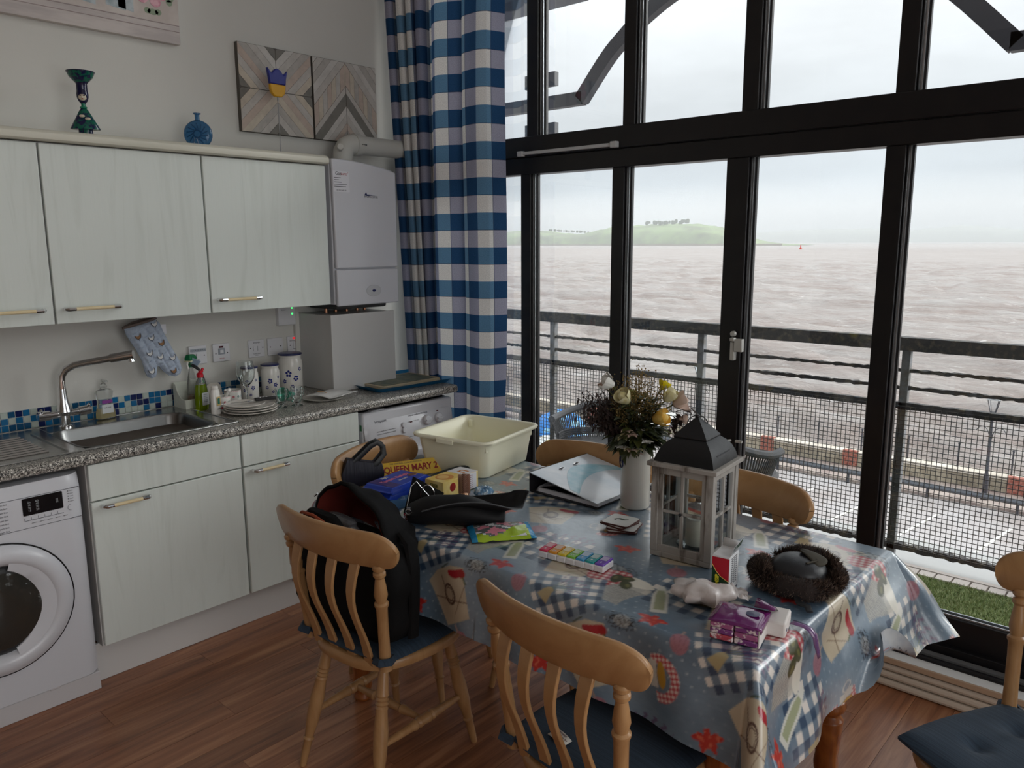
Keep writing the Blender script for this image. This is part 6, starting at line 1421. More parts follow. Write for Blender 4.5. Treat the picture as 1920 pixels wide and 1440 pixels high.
# small handled glasses
for k,(x,y) in enumerate(((.42,.322),(.44,.392))):
    e=E('glass_mug',['clear footed glass mug nearer the plates','clear footed glass mug nearer the green scoop'][k],'glass',loc=(x,y,WZ),rz=.3,group='footed glass mugs')
    b=B(); b.lathe([(0,.001),(.026,.001),(.027,.003),(.012,.008),(.009,.016),(.020,.024),(.026,.04),(.028,.09),(.0265,.09),(.0245,.042),(.018,.028),(0,.024)],26,capa=False,capb=False); b.build('glass_body',glass_d,e,**kw)
    b=B(); b.tube([(0,.027,.080),(0,.043,.080),(0,.050,.066),(0,.046,.048),(0,.027,.038)],.0035,8); b.build('handle',glass_d,e,**kw)
# green plastic scoop/funnel
e=E('plastic_funnel','translucent green plastic funnel lying behind the glass mugs','funnel',loc=(.33,.42,WZ),rz=.5)
gp=mat('green_plastic',S(70,190,160),.2,trans=.5)
b=B(); M_=T(0,0,.034,rx=math.radians(78)); b.lathe([(.034,.06),(.032,.055),(.012,.0),(.009,-.04),(.0075,-.04),(.010,.0),(.030,.055)],22,M=M_,capa=False,capb=False); b.build('cone',gp,e,**kw)
b=B(); b.box(-.04,.04,.03,.034,.0,.004); b.tube([(.03,-.055,.06),(.05,-.06,.04),(.05,-.06,.015)],.004,6); b.build('hanging_loop',gp,e,**kw)
# plate stack and knife
plm=mat('plate_white',S(220,216,208),.2)
for k,(r,z,dx) in enumerate(((.118,.0,0),(.116,.010,.004),(.112,.021,-.004),(.088,.031,-.026))):
    e=B().lathe([(r*.55,0),(r*.6,.001),(r*.72,.004),(r*.97,.011),(r,.0135),(r*.985,.0155),(r*.95,.0145),(r*.70,.008),(r*.6,.0055),(0,.005)],40).build('dinner_plate',plm,None); e.location=(.40,.175+dx,WZ+z)
    tag(e,['bottom large dinner plate of the drying stack','second dinner plate from the bottom of the drying stack','third dinner plate from the bottom of the drying stack','small white side plate on top of the drying stack'][k],'plate','stacked plates on the worktop')
e=E('kitchen_knife','black-handled kitchen knife resting across the small top plate','knife',loc=(.40,.20,WZ+.0475),rz=math.radians(75))
b=B(); b.prism([(-.15,-.006),(-.03,-.010),(.0,-.008),(.0,.006),(-.13,.006)],0,.0015); b.build('blade',chrome,e,**kw)
b=B(); b.box(.0,.095,-.009,.008,-.002,.012); b.build('handle',black_m,e,bevel=.003,**kw)
b=B(); b.tube([(.0,.012,.007)]+[(.01+k*.007,.014+.003*(k%2),.009) for k in range(14)],.004,6); b.build('twisted_band',mat('dull_aluminium'),e,**kw)
e=E('teaspoon','small steel spoon lying beside the stacked plates','spoon',loc=(.36,.31,WZ),rz=1.7)
b=B(); b.tube([(-.05,0,.012),(0,0,.008),(.04,0,.008)],[.002,.0018,.0025],6,flat=.5); b.lathe([(.0,0),(.010,.003),(.012,.006),(.010,.0045),(0,.002)],14,M=T(.052,0,.002),sx=1.4); b.build('spoon_body',chrome,e,**kw)
# paper on a plate
e=E('oval_plate','pale plate under the folded paper napkin near the dryer end','plate',loc=(.40,.565,WZ)); b=B(); b.lathe([(.06,0),(.075,.003),(.098,.009),(.100,.011),(.092,.010),(.06,.004),(0,.004)],36); b.build('plate_body',plm,e,**kw)
e=E('paper_napkin','folded white paper napkin lying over the pale plate','napkin',loc=(.405,.60,WZ+.012),rz=.35)
b=B(); R=[]
for j in range(8):
    v=j/7; R.append([((u-.5)*.17,(v-.5)*.20+.02*u,.004+.014*abs(math.sin(u*PI*1.1+.3))*(1-.4*v)+.003*noise3((u,v,0),5)) for u in[i/11 for i in range(12)]])
b.rows(R); b.build('paper',mat('napkin_paper',S(216,216,214),.8),e,solid=.002,angle=.8,**kw)
b=B(); b.tube([(-.05,-.03,.022),(-.02,-.02,.022),(0,-.03,.021)],.002,5); b.build('crumbs',mat('crumb',S(190,150,100),.8),e,kind='stuff',**kw)
# mugs
def mug(x,y,rz,label,r=.038,h=.075):
    e=E('mug',label,'mug',loc=(x,y,WZ),rz=rz,group='white mugs with small red prints')
    b=B(); b.lathe([(r*.9,0),(r*.96,.004),(r,.01),(r,h),(r*.93,h),(r*.92,.008),(0,.008)],28,capb=False); b.build('mug_body',white_p,e,**kw)
    b=B(); b.tube([(0,-r*.97,h*.78),(0,-r-.018,h*.76),(0,-r-.025,h*.5),(0,-r-.014,h*.28),(0,-r*.96,h*.26)],.0045,8,flat=1.3); b.build('handle',white_p,e,**kw)
    f=B(); bl=B()
    for q in range(10):
        for zz in(.25,.62):
            a=2*PI*q/10+zz; c=f if (q+int(zz*10))%3 else bl
            pts=[(r*1.006*math.cos(a+.17*math.cos(k)),r*1.006*math.sin(a+.17*math.cos(k)),h*zz+.0065*math.sin(k)) for k in[2*PI*i/6 for i in range(6)]]; c.add(pts,[tuple(range(6))])
    f.lathe([(r*1.004,h*.945),(r*1.006,h*.955),(r*1.004,h*.965)],24,capa=False,capb=False); f.build('red_print',mat('mug_red',S(186,70,84),.3),e,**kw); bl.build('grey_print',mat('mug_grey',S(120,140,140),.3),e,**kw)
    return e
mug(.27,.115,.4,'white printed mug nearer the dish soap, with a pestle in it',r=.034,h=.066); mug(.205,.20,.2,'white printed mug with its handle, in front of the tiles')
e=E('pestle','small white pestle leaning in the nearer mug','pestle',loc=(.27,.115,WZ+.012)); b=B(); b.turned((-.012,-.01,.0),(.022,.026,.088),[(0,.008),(.1,.010),(.4,.006),(.8,.007),(.9,.0105),(1,.006)],14); b.build('pestle_body',white_p,e,**kw)
# white lotion bottle
e=E('lotion_bottle','small white lotion bottle with a green and gold label in front of the dish soap','bottle',loc=(.335,.045,WZ),rz=.4)
b=B(); b.lathe([(.020,0),(.024,.004),(.024,.10),(.0205,.112),(.018,.114)],26,sx=.72); b.build('bottle_body',white_p,e,**kw); b=B(); b.lathe([(.017,.112),(.018,.114),(.018,.126),(.012,.130),(0,.130)],20,sx=.8); b.build('cap',white_p,e,**kw)
FB=Matrix.Translation((.0178,0,0))@FX(0,0,0); b=B(); b.prism(rrect(.024,.040,.003),0,.0006,M=FB@T(0,.062,0)); b.build('gold_label',mat('label_gold',S(190,165,110),.4),e,**kw); b=B(); b.prism(rrect(.014,.026,.003),.0008,.0013,M=FB@T(0,.062,0)); b.build('green_label',mat('label_green',S(20,96,80),.4),e,**kw); text('lotion',.009,ink,'lettering',e,FB@T(0,.028,.0008),world=False)
# washing-up liquid
e=E('dish_soap','green washing-up liquid bottle with a red flip cap','bottle',loc=(.185,.058,WZ),rz=.3)
gl_=mat('soap_green',S(140,165,20),.06,trans=.55,ior=1.35); b=B(); b.lathe([(.030,0),(.034,.004),(.036,.03),(.034,.07),(.031,.10),(.026,.118)],28,sx=.62); b.build('soap_liquid',gl_,e,**kw)
b=B(); b.lathe([(.026,.118),(.021,.135),(.013,.146),(.012,.152)],24,sx=.7,capa=False); b.build('bottle_shoulder',mat('clear_plastic',S(232,234,232),.05,trans=.88,ior=1.3),e,**kw)
b=B(); b.lathe([(.0145,.150),(.0145,.166),(.012,.168),(.009,.172)],18); b.box(-.006,.006,-.002,.016,.172,.180,M=T(0,0,0)@Matrix.Rotation(.0,4,'X')); b.tube([(0,.012,.178),(0,.02,.188)],.006,8); b.build('flip_cap',mat('cap_red',S(196,20,40),.3),e,**kw)
FB=Matrix.Translation((.0225,0,0))@FX(0,0,0); b=B(); b.prism(rrect(.040,.058,.004),0,.0006,M=FB@T(.002,.052,0)); b.build('back_label',mat('label_pale',S(200,204,206),.4),e,**kw); 
for k in range(5): text('directions',.006,grey_ink,'lettering',e,FB@T(.002,.072-k*.008,.0009),world=False)
# caddy + spray
e=E('sink_caddy','white plastic sink caddy with a scooped front at the sink corner','caddy',loc=(.075,.055,WZ))
cw=mat('caddy_white',S(222,226,214),.35); b=B(); b.box(-.045,.065,-.055,.055,0,.004); b.box(-.045,-.041,-.055,.055,0,.115); b.box(.061,.065,-.055,.055,0,.045); b.prism([(-.045,0),(.065,0),(.065,.045),(.03,.05),(.0,.07),(-.02,.11),(-.045,.115)],-.055,-.051,M=Matrix(((1,0,0,0),(0,0,1,0),(0,1,0,0),(0,0,0,1)))); b.prism([(-.045,0),(.065,0),(.065,.045),(.03,.05),(.0,.07),(-.02,.11),(-.045,.115)],.051,.055,M=Matrix(((1,0,0,0),(0,0,1,0),(0,1,0,0),(0,0,0,1)))); b.build('tray',cw,e,bevel=.0015,**kw)
e=E('spray_bottle','clear cleaner spray bottle with a green trigger head in the white caddy','spray bottle',loc=(.08,.07,WZ+.005),rz=.6)
b=B(); b.lathe([(.026,0),(.030,.004),(.031,.06),(.029,.10),(.022,.135),(.013,.165),(.012,.185)],26,sx=.7); b.build('bottle_body',mat('clear_plastic'),e,**kw)
b=B(); b.lathe([(.0295,.003),(.0305,.05),(.0,.05)],24,sx=.68,capa=True); b.build('cleaner_liquid',mat('amber_liquid',S(170,104,30),.1,trans=.4),e,**kw)
gn=mat('trigger_green',S(20,110,66),.35); b=B(); b.lathe([(.0155,.180),(.0165,.20),(.015,.206)],20); b.rows([[(-.014,-.022,.204),(.014,-.022,.204),(.014,.03,.204),(-.014,.03,.204)],[(-.015,-.028,.222),(.015,-.028,.222),(.015,.036,.222),(-.015,.036,.222)],[(-.010,-.020,.240),(.010,-.020,.240),(.010,.022,.238),(-.010,.022,.238)]],cu=True,capa=True,capb=True); b.build('trigger_head',gn,e,bevel=.004,**kw)
b=B(); b.tube([(0,-.024,.208),(0,-.032,.196),(0,-.026,.175)],.005,8); b.build('trigger',white_p,e,**kw)
b=B(); b.box(-.016,.0165,-.0285,.0365,.206,.2125); b.build('head_band',mat('band_cream',S(214,214,180),.4),e,bevel=.002,**kw)
b=B(); b.prism(rrect(.030,.075,.01),0,.0006,M=Matrix.Translation((.0222,-.004,.06))@FX(0,0,0)); b.build('green_label',mat('label_green2',S(40,150,80),.4),e,**kw)
e=E('dish_brush','dish brush with pale blue bristles leaning from the white caddy','brush',loc=(.10,.10,WZ+.01))
b=B(); b.tube([(.03,.02,.02),(.025,.01,.10),(.015,.0,.155),(.0,-.02,.178),(-.015,-.04,.195)],[.005,.0055,.006,.009,.008],8,flat=.6); b.build('handle',black_m,e,**kw)
b=B()
for i in range(9):
    for j in range(4): p=Vector((.005-.002*i,-.014-.0035*i,.182+.0022*i)); b.cyl(p+Vector((j*.004-.006,0,0)),p+Vector((j*.004-.002,.016,.020)),.0011,4)
b.build('bristles',mat('bristle_blue',S(168,186,206),.6),e,kind='stuff',**kw)
e=E('chopping_board','thin grey chopping board leaning behind the mugs','board',loc=(.12,.155,WZ),rz=.2)
b=B(); b.prism(rrect(.085,.10,.025),0,.004,M=Matrix.Translation((0,0,.052))@Matrix.Rotation(-.25,4,'Y')@FX(0,0,0)); b.build('board',mat('board_grey',S(160,154,144),.5),e,**kw)
# soap dispenser behind tap
e=E('soap_dispenser','clear hand soap bottle with a purple label behind the tap','soap dispenser',loc=(.062,-.315,WZ+.006),rz=.1)
b=B(); b.lathe([(.038,0),(.042,.004),(.042,.02),(.036,.05),(.032,.075),(.036,.10),(.040,.115),(.030,.125),(.014,.128),(.013,.135)],30,sx=.5); b.build('bottle_body',mat('clear_plastic'),e,**kw)
b=B(); b.lathe([(.040,.003),(.041,.02),(.036,.045),(0,.045)],28,sx=.48); b.build('soap_liquid',mat('yellow_soap',S(220,200,110),.1,trans=.5),e,**kw)
FB=Matrix.Translation((.0215,0,0))@FX(0,0,0); b=B(); b.box(-.022,.022,.062,.076,0,.0006,M=FB@T(0,.006,0)); b.build('purple_label',mat('label_purple',S(130,60,140),.4),e,**kw); b=B(); b.box(-.024,.024,-.02,.018,0,.0005,M=FB@T(0,.045,0)); b.build('label_pale',mat('label_pale'),e,**kw); text('soft soap',.008,grey_ink,'lettering',e,FB@T(0,.050,.0008),world=False)
b=B(); b.lathe([(.014,.135),(.015,.140),(.010,.15),(.005,.155),(.005,.162)],16); b.box(-.006,.030,-.006,.006,.160,.168); b.build('pump',mat('clear_plastic'),e,bevel=.001,**kw)
# tray with place mats
tm_=mat('tray_blue',S(14,110,160),.35)
e=E('tray','bright blue serving tray at the right end of the worktop','tray',loc=(.32,1.105,WZ),rz=math.radians(-4))
b=B(); b.rows([rr3(.36,.50,.03,0),rr3(.37,.51,.035,.003),rr3(.41,.55,.04,.022),rr3(.425,.565,.045,.024),rr3(.405,.545,.04,.021),rr3(.365,.505,.03,.005),rr3(.33,.47,.02,.004)],cu=True,capa=True,capb=True); b.build('tray_body',tm_,e,angle=1.2,**kw)
mm_=mat('mat_print',S(84,100,92),.5,noise=(14,S(128,132,110),.4,.6)); me_=mat('mat_border',S(196,180,150),.5)
for k in range(3):
    e=E('place_mat',['lowest bordered place mat on the blue tray','middle bordered place mat on the blue tray','top bordered place mat with a green printed scene on the blue tray'][k],'place mat',loc=(.33,1.09,WZ+.0075+k*.0045),rz=math.radians(-4+k*2),group='place mats')
    b=B(); b.prism(rrect(.26,.40,.012),0,.004); b.build('board',me_,e,**kw); b=B(); b.prism(rrect(.225,.365,.004),.004,.0044); b.build('border_line',mat('mat_dark',S(50,46,40),.5),e,**kw); b=B(); b.prism(rrect(.215,.355,.004),.0044,.0047); b.build('printed_scene',mm_,e,**kw)
# on top of the wall cabinets
e=E('figurine_vase','green and navy glazed lady figurine balancing a bowl on her head','figurine',loc=(.215,-.345,2.0728),rz=math.radians(-25)); e.scale=(.8,.8,.8)
gg=mat('figurine_glaze',S(16,96,78),.18,noise=(38,S(24,26,70),.47,.53,.8)); nv_=mat('figurine_navy',S(24,26,62),.15)
b=B(); b.lathe([(.033,0),(.031,.03),(.034,.033)],24,sx=.6); b.build('skirt_base',gg,e,**kw)
b=B(); b.rows([[( s*w_*.55*math.cos(a)/1,w_*math.sin(a),z) for a in[2*PI*i/24 for i in range(24)] for s in(1,)] for w_,z in((.066,.032),(.066,.036),(.045,.075),(.022,.118),(.012,.132))],cu=True,capa=True,capb=True); b.build('dress',gg,e,**kw)
b=B(); b.lathe([(.015,.131),(.017,.135),(.015,.139),(.010,.140),(.010,.155)],18); b.build('neck',mat('glaze_green',S(24,120,92),.18),e,**kw)
b=B(); b.lathe([(.010,.152),(.020,.165),(.026,.182),(.027,.197),(.0245,.21),(.0245,.245),(.030,.252)],24,sx=.85); b.build('head',nv_,e,**kw)
fcm=mat('face_cream',S(206,196,176),.3); b=B(); b.ball((.008,0,.184),.020,16,10,sc=(.85,1,1.1)); b.build('face',fcm,e,**kw)
b=B()
for s in(-1,1): b.ball((.0243,s*.0085,.188),.0038,8,6,sc=(.4,1.3,.6))
b.build('eye',mat('dark_eye',S(40,26,24),.4),e,**kw); b=B(); b.ball((.0232,0,.1735),.003,8,5,sc=(.5,1.3,.8)); b.build('mouth',redi,e,**kw); b=B(); b.ball((.0255,0,.181),.002,6,5,sc=(.9,.8,2)); b.build('nose',fcm,e,**kw)
for s,(yy,zz) in((-1,(-.008,.098)),(1,(.016,.086))):
    b=B(); b.ball((.030+.0,yy,zz-.006),.010,10,6,sc=(.5,1.3,.7)); b.build('hand',fcm,e,**kw)
b=B(); b.lathe([(.026,.25),(.034,.256),(.052,.275),(.062,.298),(.059,.298),(.048,.277),(.02,.262),(0,.26)],28,capa=False,capb=False); b.build('head_bowl',gg,e,**kw); b=B(); b.lathe([(.0595,.297),(.063,.297),(.064,.301),(.060,.302)],28,capa=False,capb=False); b.build('bowl_rim',nv_,e,**kw)
e=E('glass_flask','round flat blue glass flask on top of the wall cabinets','bottle',loc=(.18,.135,2.0728),rz=math.radians(-38))
bg_=mat('blue_glass',S(70,130,180),.05,trans=.75,bump=(60,.6,.004)); b=B(); Mf=Matrix.Translation((0,0,.056)); R=[]
for j in range(15):
    a=PI*j/14-PI/2; R.append([(.020*math.copysign(abs(math.sin(a))**.7,math.sin(a)),.060*math.cos(a)**.6*math.cos(t),max(-.0555,.060*math.cos(a)**.6*math.sin(t))) for t in[2*PI*i/32 for i in range(32)]])
b.rows(R,cu=True,M=Mf); b.build('flask_body',bg_,e,**kw)
b=B(); b.lathe([(.013,.112),(.010,.12),(.010,.138),(.016,.141),(.016,.145),(.009,.146)],20,capa=False); b.build('neck',bg_,e,**kw)
b=B()
for k in range(14): a=2*PI*k/14; b.tube([(.0195,.02*math.cos(a),.056+.02*math.sin(a)),(.016,.045*math.cos(a+.3),.056+.045*math.sin(a+.3))],.0025,5)
b.tube([(.021,.016*math.cos(a),.056+.016*math.sin(a)) for a in[2*PI*k/16 for k in range(17)]],.003,6); b.build('moulded_relief',bg_,e,**kw)
e=E('tulip_ornament','blue and yellow wooden tulip on a thin wire stem above the wall cabinets','ornament',loc=(.16,.555,2.0728))
pet=[(-.052,.060),(-.030,.035),(-.015,.052),(0,.060),(.015,.052),(.032,.033),(.055,.055),(.042,.01),(.040,-.03),(.033,-.055),(.018,-.068),(-.018,-.068),(-.033,-.055),(-.040,-.03),(-.042,.01)]
up=[p for p in pet if p[1]>=-.0]; 
b=B(); Mt=Matrix.Translation((0,0,.335))@FX(0,0,0); b.prism([(-.052,.060),(-.030,.035),(-.015,.054),(0,.060),(.015,.054),(.032,.033),(.055,.055),(.044,.01),(.042,-.012),(-.042,-.012),(-.044,.01)],-.010,.010,M=Mt); b.build('blue_petals',mat('tulip_blue',S(26,36,130),.35),e,bevel=.004,**kw)
b=B(); b.prism([(-.042,-.012),(.042,-.012),(.040,-.035),(.033,-.055),(.018,-.068),(-.018,-.068),(-.033,-.055),(-.040,-.035)],-.010,.010,M=Mt); b.build('yellow_cup',mat('tulip_yellow',S(214,160,26),.35),e,bevel=.004,**kw)
b=B(); b.cyl((0,0,0),(0,0,.268),.0022,8); b.cyl((0,0,.25),(0,0,.27),.004,8); b.lathe([(.02,0),(.018,.004),(0,.005)],14); b.build('wire_stem',mat('dull_aluminium'),e,**kw)
# ---------------- pictures ----------------
e=E('canvas_picture','large canvas print of flowers in jars, cut by the top left edge','picture',loc=(.02,-.42,2.51))
cvm=mat('canvas_pale',S(206,198,194),.75,noise=((40,3,22),S(188,180,178),.45,.65)); B().box(.001,.032,-1.04,.160,2.525,3.35).build('canvas',cvm,e,bevel=.002)
Fp=FX(.0325,0,0)
b=B(); b.box(-1.04,.158,2.575,2.578,0,.0004,M=Fp); b.box(-1.04,.158,2.60,2.603,0,.0004,M=Fp); b.build('board_line_print',mat('canvas_line',S(160,146,144),.8),e)
b=B(); b.add([(-1.04,2.605,.0003),(.159,2.605,.0003),(.159,3.348,.0003),(-1.04,3.348,.0003)],[(0,1,2,3)],M=Fp); b.build('backdrop_print',mat('canvas_back',S(196,186,180),.8,noise=(6,S(210,202,196),.4,.6)),e)
for yc,w_ in((-.105,.045),(-.065,.035),(-.23,.05)): b=B(); b.prism([(yc-w_,2.632),(yc+w_*.8,2.622),(yc+w_*.9,2.80),(yc-w_*.9,2.80)],.0005,.0009,M=Fp); b.build('jar_print',mat('jar_grey',S(150,166,172),.7,noise=(18,S(190,200,204),.4,.6)),e)
b=B()
for k in range(7): t=(k*1.7); b.prism([(.04+.05*math.cos(t)+.024*math.cos(a),2.715+.035*math.sin(t)+.022*math.sin(a)) for a in[2*PI*i/10 for i in range(10)]],.0006,.001+.0002*k,M=Fp)
b.build('rose_print',mat('rose_pink',S(206,140,160),.7,noise=(30,S(226,180,190),.4,.6)),e)
b=B()
for k in range(9): t=k*2.2; cx_,cz_=.045+.075*math.cos(t),2.69+.05*math.sin(t); b.prism([(cx_+.018*math.cos(a)*(1.4 if k%2 else .8),cz_+.013*math.sin(a)) for a in[2*PI*i/8 for i in range(8)]],.0004,.0007,M=Fp)
b.build('leaf_print',mat('leaf_sage',S(140,156,132),.7),e)
# two geometric plank-pattern canvases: every inlaid strip is geometry
cols=[S(196,192,186),S(206,203,198),S(184,180,174),S(128,126,120),S(196,180,168),S(204,194,178)]
pm=[mat('inlay_%d'%k,c,.75,noise=((30,30,30),tuple(v*.86 for v in c),.4,.7)) for k,c in enumerate(cols)]
def clip(poly,a,b_,c):  # keep a*x+b*y<=c
    out=[]
    for i in range(len(poly)):
        p,q=poly[i],poly[(i+1)%len(poly)]; fp=a*p[0]+b_*p[1]-c; fq=a*q[0]+b_*q[1]-c
        if fp<=0: out.append(p)
        if (fp<0)!=(fq<0) and fp!=fq: t=fp/(fp-fq); out.append((p[0]+t*(q[0]-p[0]),p[1]+t*(q[1]-p[1])))
    return out
def inlay(e,poly,k,x=.026,g=.0016):
    if len(poly)<3: return
    ar=abs(sum(poly[i][0]*poly[(i+1)%len(poly)][1]-poly[(i+1)%len(poly)][0]*poly[i][1] for i in range(len(poly))))/2
    if ar<.00012: return
    cx_=sum(p[0] for p in poly)/len(poly); cy_=sum(p[1] for p in poly)/len(poly)
    q=[]
    for p in poly: d=math.hypot(p[0]-cx_,p[1]-cy_); s=max(.2,1-g*1.6/max(d,.01)); q.append((cx_+(p[0]-cx_)*s,cy_+(p[1]-cy_)*s))
    b=B(); b.prism(q,0,.0015,M=FX(x,0,0)); b.build('inlay_strip',pm[k],e)
S_=.405
def region_strips(e,reg,ox,oz,dirx,dirz,w_,pal,off=0):
    """slice a convex region into strips perpendicular to (dirx,dirz)"""
    l=math.hypot(dirx,dirz); a,c=dirx/l,dirz/l; vals=[a*p[0]+c*p[1] for p in reg]; v0=min(vals); k=0; v=v0+off
    if off: inlay(e,clip(reg,a,c,v),pal[-1])
    while v<max(vals)-1e-4:
        P=clip(clip(reg,-a,-c,-v),a,c,v+w_); inlay(e,[(p[0],p[1]) for p in P],pal[k%len(pal)]); v+=w_; k+=1
for idx,(yy,lab) in enumerate(((.436,'left geometric wood-effect canvas with an X pattern, behind the tulip'),(.850,'right geometric wood-effect canvas with a chevron pattern, above the flue'))):
    e=E('geometric_picture',lab,'picture',loc=(.012,yy+S_/2,2.185),group='geometric canvases')
    z0_=2.187; B().box(.001,.026,yy,yy+S_,z0_,z0_+S_).build('canvas',mat('canvas_seam',S(92,88,82),.8),e,bevel=.001)
    c=(yy+S_/2,z0_+S_/2); y1_,z1_=yy+S_,z0_+S_
    if idx==0:
        W_=.034
        Lr=[(yy,z0_),c,(yy,z1_)]; Rr_=[(y1_,z1_),c,(y1_,z0_)]; Tr=[(yy,z1_),c,(y1_,z1_)]; Br=[(y1_,z0_),c,(yy,z0_)]
        def split(reg,flip,pal,nx,nz):
            # two halves of the triangle, each with strips parallel to its diagonal
            if nx: h1=clip(reg,0,1,c[1]); h2=clip(reg,0,-1,-c[1])
            else: h1=clip(reg,1,0,c[0]); h2=clip(reg,-1,0,-c[0])
            return h1,h2
        h1,h2=split(Lr,0,0,1,0); region_strips(e,h1,0,0,-1,1,W_,[4,0,5,3,0,1][::1]) ; region_strips(e,h2,0,0,-1,-1,W_,[4,0,5,3,0,1])
        h1,h2=split(Rr_,0,0,1,0); region_strips(e,h1,0,0,1,1,W_,[4,0,5,3,0,1]); region_strips(e,h2,0,0,1,-1,W_,[4,0,5,3,0,1])
        h1,h2=split(Tr,0,0,0,1); region_strips(e,h1,0,0,1,1,W_,[2,0,1,3,0,1]); region_strips(e,h2,0,0,-1,1,W_,[2,0,1,3,0,1])
        h1,h2=split(Br,0,0,0,1); region_strips(e,h1,0,0,1,-1,W_,[5,2,0,3,1,0]); region_strips(e,h2,0,0,-1,-1,W_,[5,2,0,3,1,0])
    else:
        W_=.036; base=z0_
        for side in(0,1):
            reg=[(yy,z0_),(c[0],z0_),(c[0],z1_),(yy,z1_)] if side==0 else [(c[0],z0_),(y1_,z0_),(y1_,z1_),(c[0],z1_)]
            sg=-1 if side==0 else 1
            # chevron bands rise towards the centre: value = z + 1.15*|y-c|
            def cut(v0,v1): 
                m_=sg*1.15; return clip(clip(reg,m_,1,m_*c[0]+v1),-m_,-1,-(m_*c[0]+v0))
            lev=[z0_-.2,z0_+.06,z0_+.10,z0_+.145,z0_+.185,z0_+.25,z0_+.285]
            for q,kk in enumerate((0,4,0,1,3,0)):
                P=cut(lev[q],lev[q+1]); 
                if q==0: region_strips(e,P,0,0,sg,.9,.03,[0,2,1])
                else: inlay(e,P,kk)
            P=cut(z0_+.285,z0_+.40); region_strips(e,P,0,0,1,0,.028,[4,5,0] if side==0 else [4,5,2])
            P=cut(z0_+.40,z0_+1.0); region_strips(e,P,0,0,sg*1.15,1,.033,[0,1,2])
# ---------------- oven mitt ----------------
e=E('oven_mitt','pale blue quilted oven mitt with hen prints hanging under the middle wall cabinet','oven mitt',loc=(.11,-.10,1.352))
mq=mat('mitt_quilt',S(180,192,208),.85,noise=(60,S(168,180,198),.4,.6))
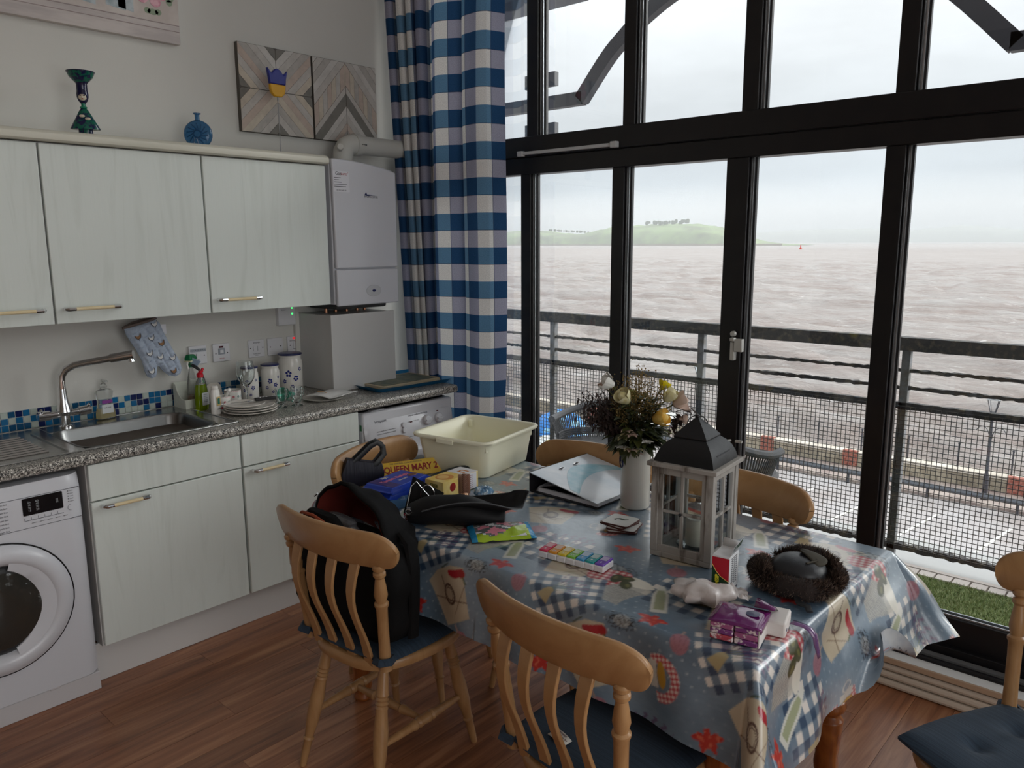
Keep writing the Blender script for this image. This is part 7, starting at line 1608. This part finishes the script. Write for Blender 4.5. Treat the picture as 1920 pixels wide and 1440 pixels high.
# outline in (y,z), pointing down-right
ml=[(-.222,1.298),(-.215,1.270),(-.180,1.205),(-.158,1.150),(-.150,1.105),(-.140,1.080),(-.122,1.070),(-.105,1.076),(-.098,1.096),(-.096,1.118),(-.088,1.124),(-.070,1.098),(-.045,1.074),(-.018,1.066),(.006,1.074),(.016,1.100),(.008,1.135),(-.012,1.175),(-.035,1.225),(-.056,1.275),(-.068,1.312),(-.085,1.330)]
from mathutils import geometry
def puffy(poly,x0,th,cell=.0045,quilt=.035,name='mitt_body'):
    ys_=[p[0] for p in poly]; zs_2=[p[1] for p in poly]; n=len(poly)
    def inside(y,z):
        c_=False; j=n-1
        for i in range(n):
            yi,zi=poly[i]; yj,zj=poly[j]
            if (zi>z)!=(zj>z) and y<(yj-yi)*(z-zi)/(zj-zi)+yi: c_=not c_
            j=i
        return c_
    def dist(y,z):
        m_=9
        for i in range(n):
            a=Vector(poly[i]);b_=Vector(poly[(i+1)%n]);p=Vector((y,z)); ab=b_-a; t=max(0,min(1,(p-a).dot(ab)/ab.dot(ab))); m_=min(m_,(p-a-ab*t).length)
        return m_
    ny=int((max(ys_)-min(ys_))/cell)+2; nz_=int((max(zs_2)-min(zs_2))/cell)+2; V={};b=B()
    for j in range(nz_):
        for i in range(ny):
            y=min(ys_)-cell/2+i*cell; z=min(zs_2)-cell/2+j*cell
            if inside(y,z):
                d=dist(y,z); h=th*math.sqrt(min(1,d/.018)); u=(y*.90+z*.42)/quilt; v=(-y*.42+z*.90)/quilt; s=min(abs(u-round(u)),abs(v-round(v))); h*=1-.42*math.exp(-(s/.09)**2); V[(i,j)]=(len(b.v),); b.v.append((x0+h,y,z)); 
    for (i,j),q in list(V.items()):
        if all(k in V for k in((i+1,j),(i+1,j+1),(i,j+1))): b.f.append((q[0],V[(i+1,j)][0],V[(i+1,j+1)][0],V[(i,j+1)][0])); b.m.append(0)
    o_=B(); o_.v=list(b.v); o_.f=list(b.f); o_.m=list(b.m); k=len(o_.v); o_.v+=[(2*x0-x,y,z) for x,y,z in b.v]; o_.f+=[tuple(q+k for q in f)[::-1] for f in b.f]; o_.m+=[0]*len(b.f)
    # closed rim
    o_.prism([(p[0],p[1]) for p in poly],-.004,.004,M=FX(x0,0,0)); return o_
puffy(ml,.10,.020).build('mitt_body',mq,e,angle=1.2)
b=B(); b.tube([(.10,-.226,1.302),(.125,-.17,1.318),(.125,-.12,1.330),(.10,-.082,1.335),(.078,-.12,1.332),(.078,-.18,1.318),(.10,-.226,1.302)],.006,8); b.build('cuff_binding',mat('cuff_brown',S(110,98,92),.8),e)
b=B(); b.tube([(.10,-.085,1.33),(.10,-.078,1.345),(.10,-.082,1.358),(.10,-.09,1.352),(.10,-.09,1.335)],.004,6); b.build('hanging_loop',mat('mitt_quilt'),e)
b=B(); b.box(.098,.10,-.068,-.040,1.262,1.305,M=Matrix.Translation((0,0,0))); b.build('care_label',mat('paper_white'),e)
hb=[mat('hen_brown',S(150,112,78),.8),mat('hen_white',S(222,222,220),.8)]; 
hens=[(-.175,1.262,0),(-.118,1.252,1),(-.075,1.225,0),(-.13,1.185,1),(-.085,1.165,1),(-.10,1.312,1),(-.128,1.105,1),(-.03,1.155,1),(-.03,1.095,0)]
for y,z,k in hens:
    b=B(); Mh=Matrix.Translation((.1215,y,z))@FX(0,0,0); 
    b.prism([(-.015,.006),(-.010,-.006),(.0,-.012),(.010,-.007),(.012,.004),(.010,.015),(.004,.003),(-.006,.001)],0,.0006,0,Mh); h=b.build('hen_print',hb[k],e)
    b=B(); b.tube([tuple(Mh@Vector(p)) for p in((-.015,.006,.001),(-.010,-.006,.001),(.0,-.012,.001),(.010,-.007,.001),(.012,.004,.001),(.010,.016,.001))],.0012,4); b.tube([tuple(Mh@Vector(p)) for p in((.003,-.012,.001),(.004,-.018,.001))],.0009,4); b.build('hen_outline',ink,h)
tag(B().tube([(.10,-.084,1.3615),(.10,-.084,1.352),(.10,-.078,1.347),(.10,-.074,1.352)],.0025,6).build('cup_hook',mat('brass',(.6,.45,.2),.3,1),None),'small brass cup hook holding the oven mitt under the wall cabinet','hook')
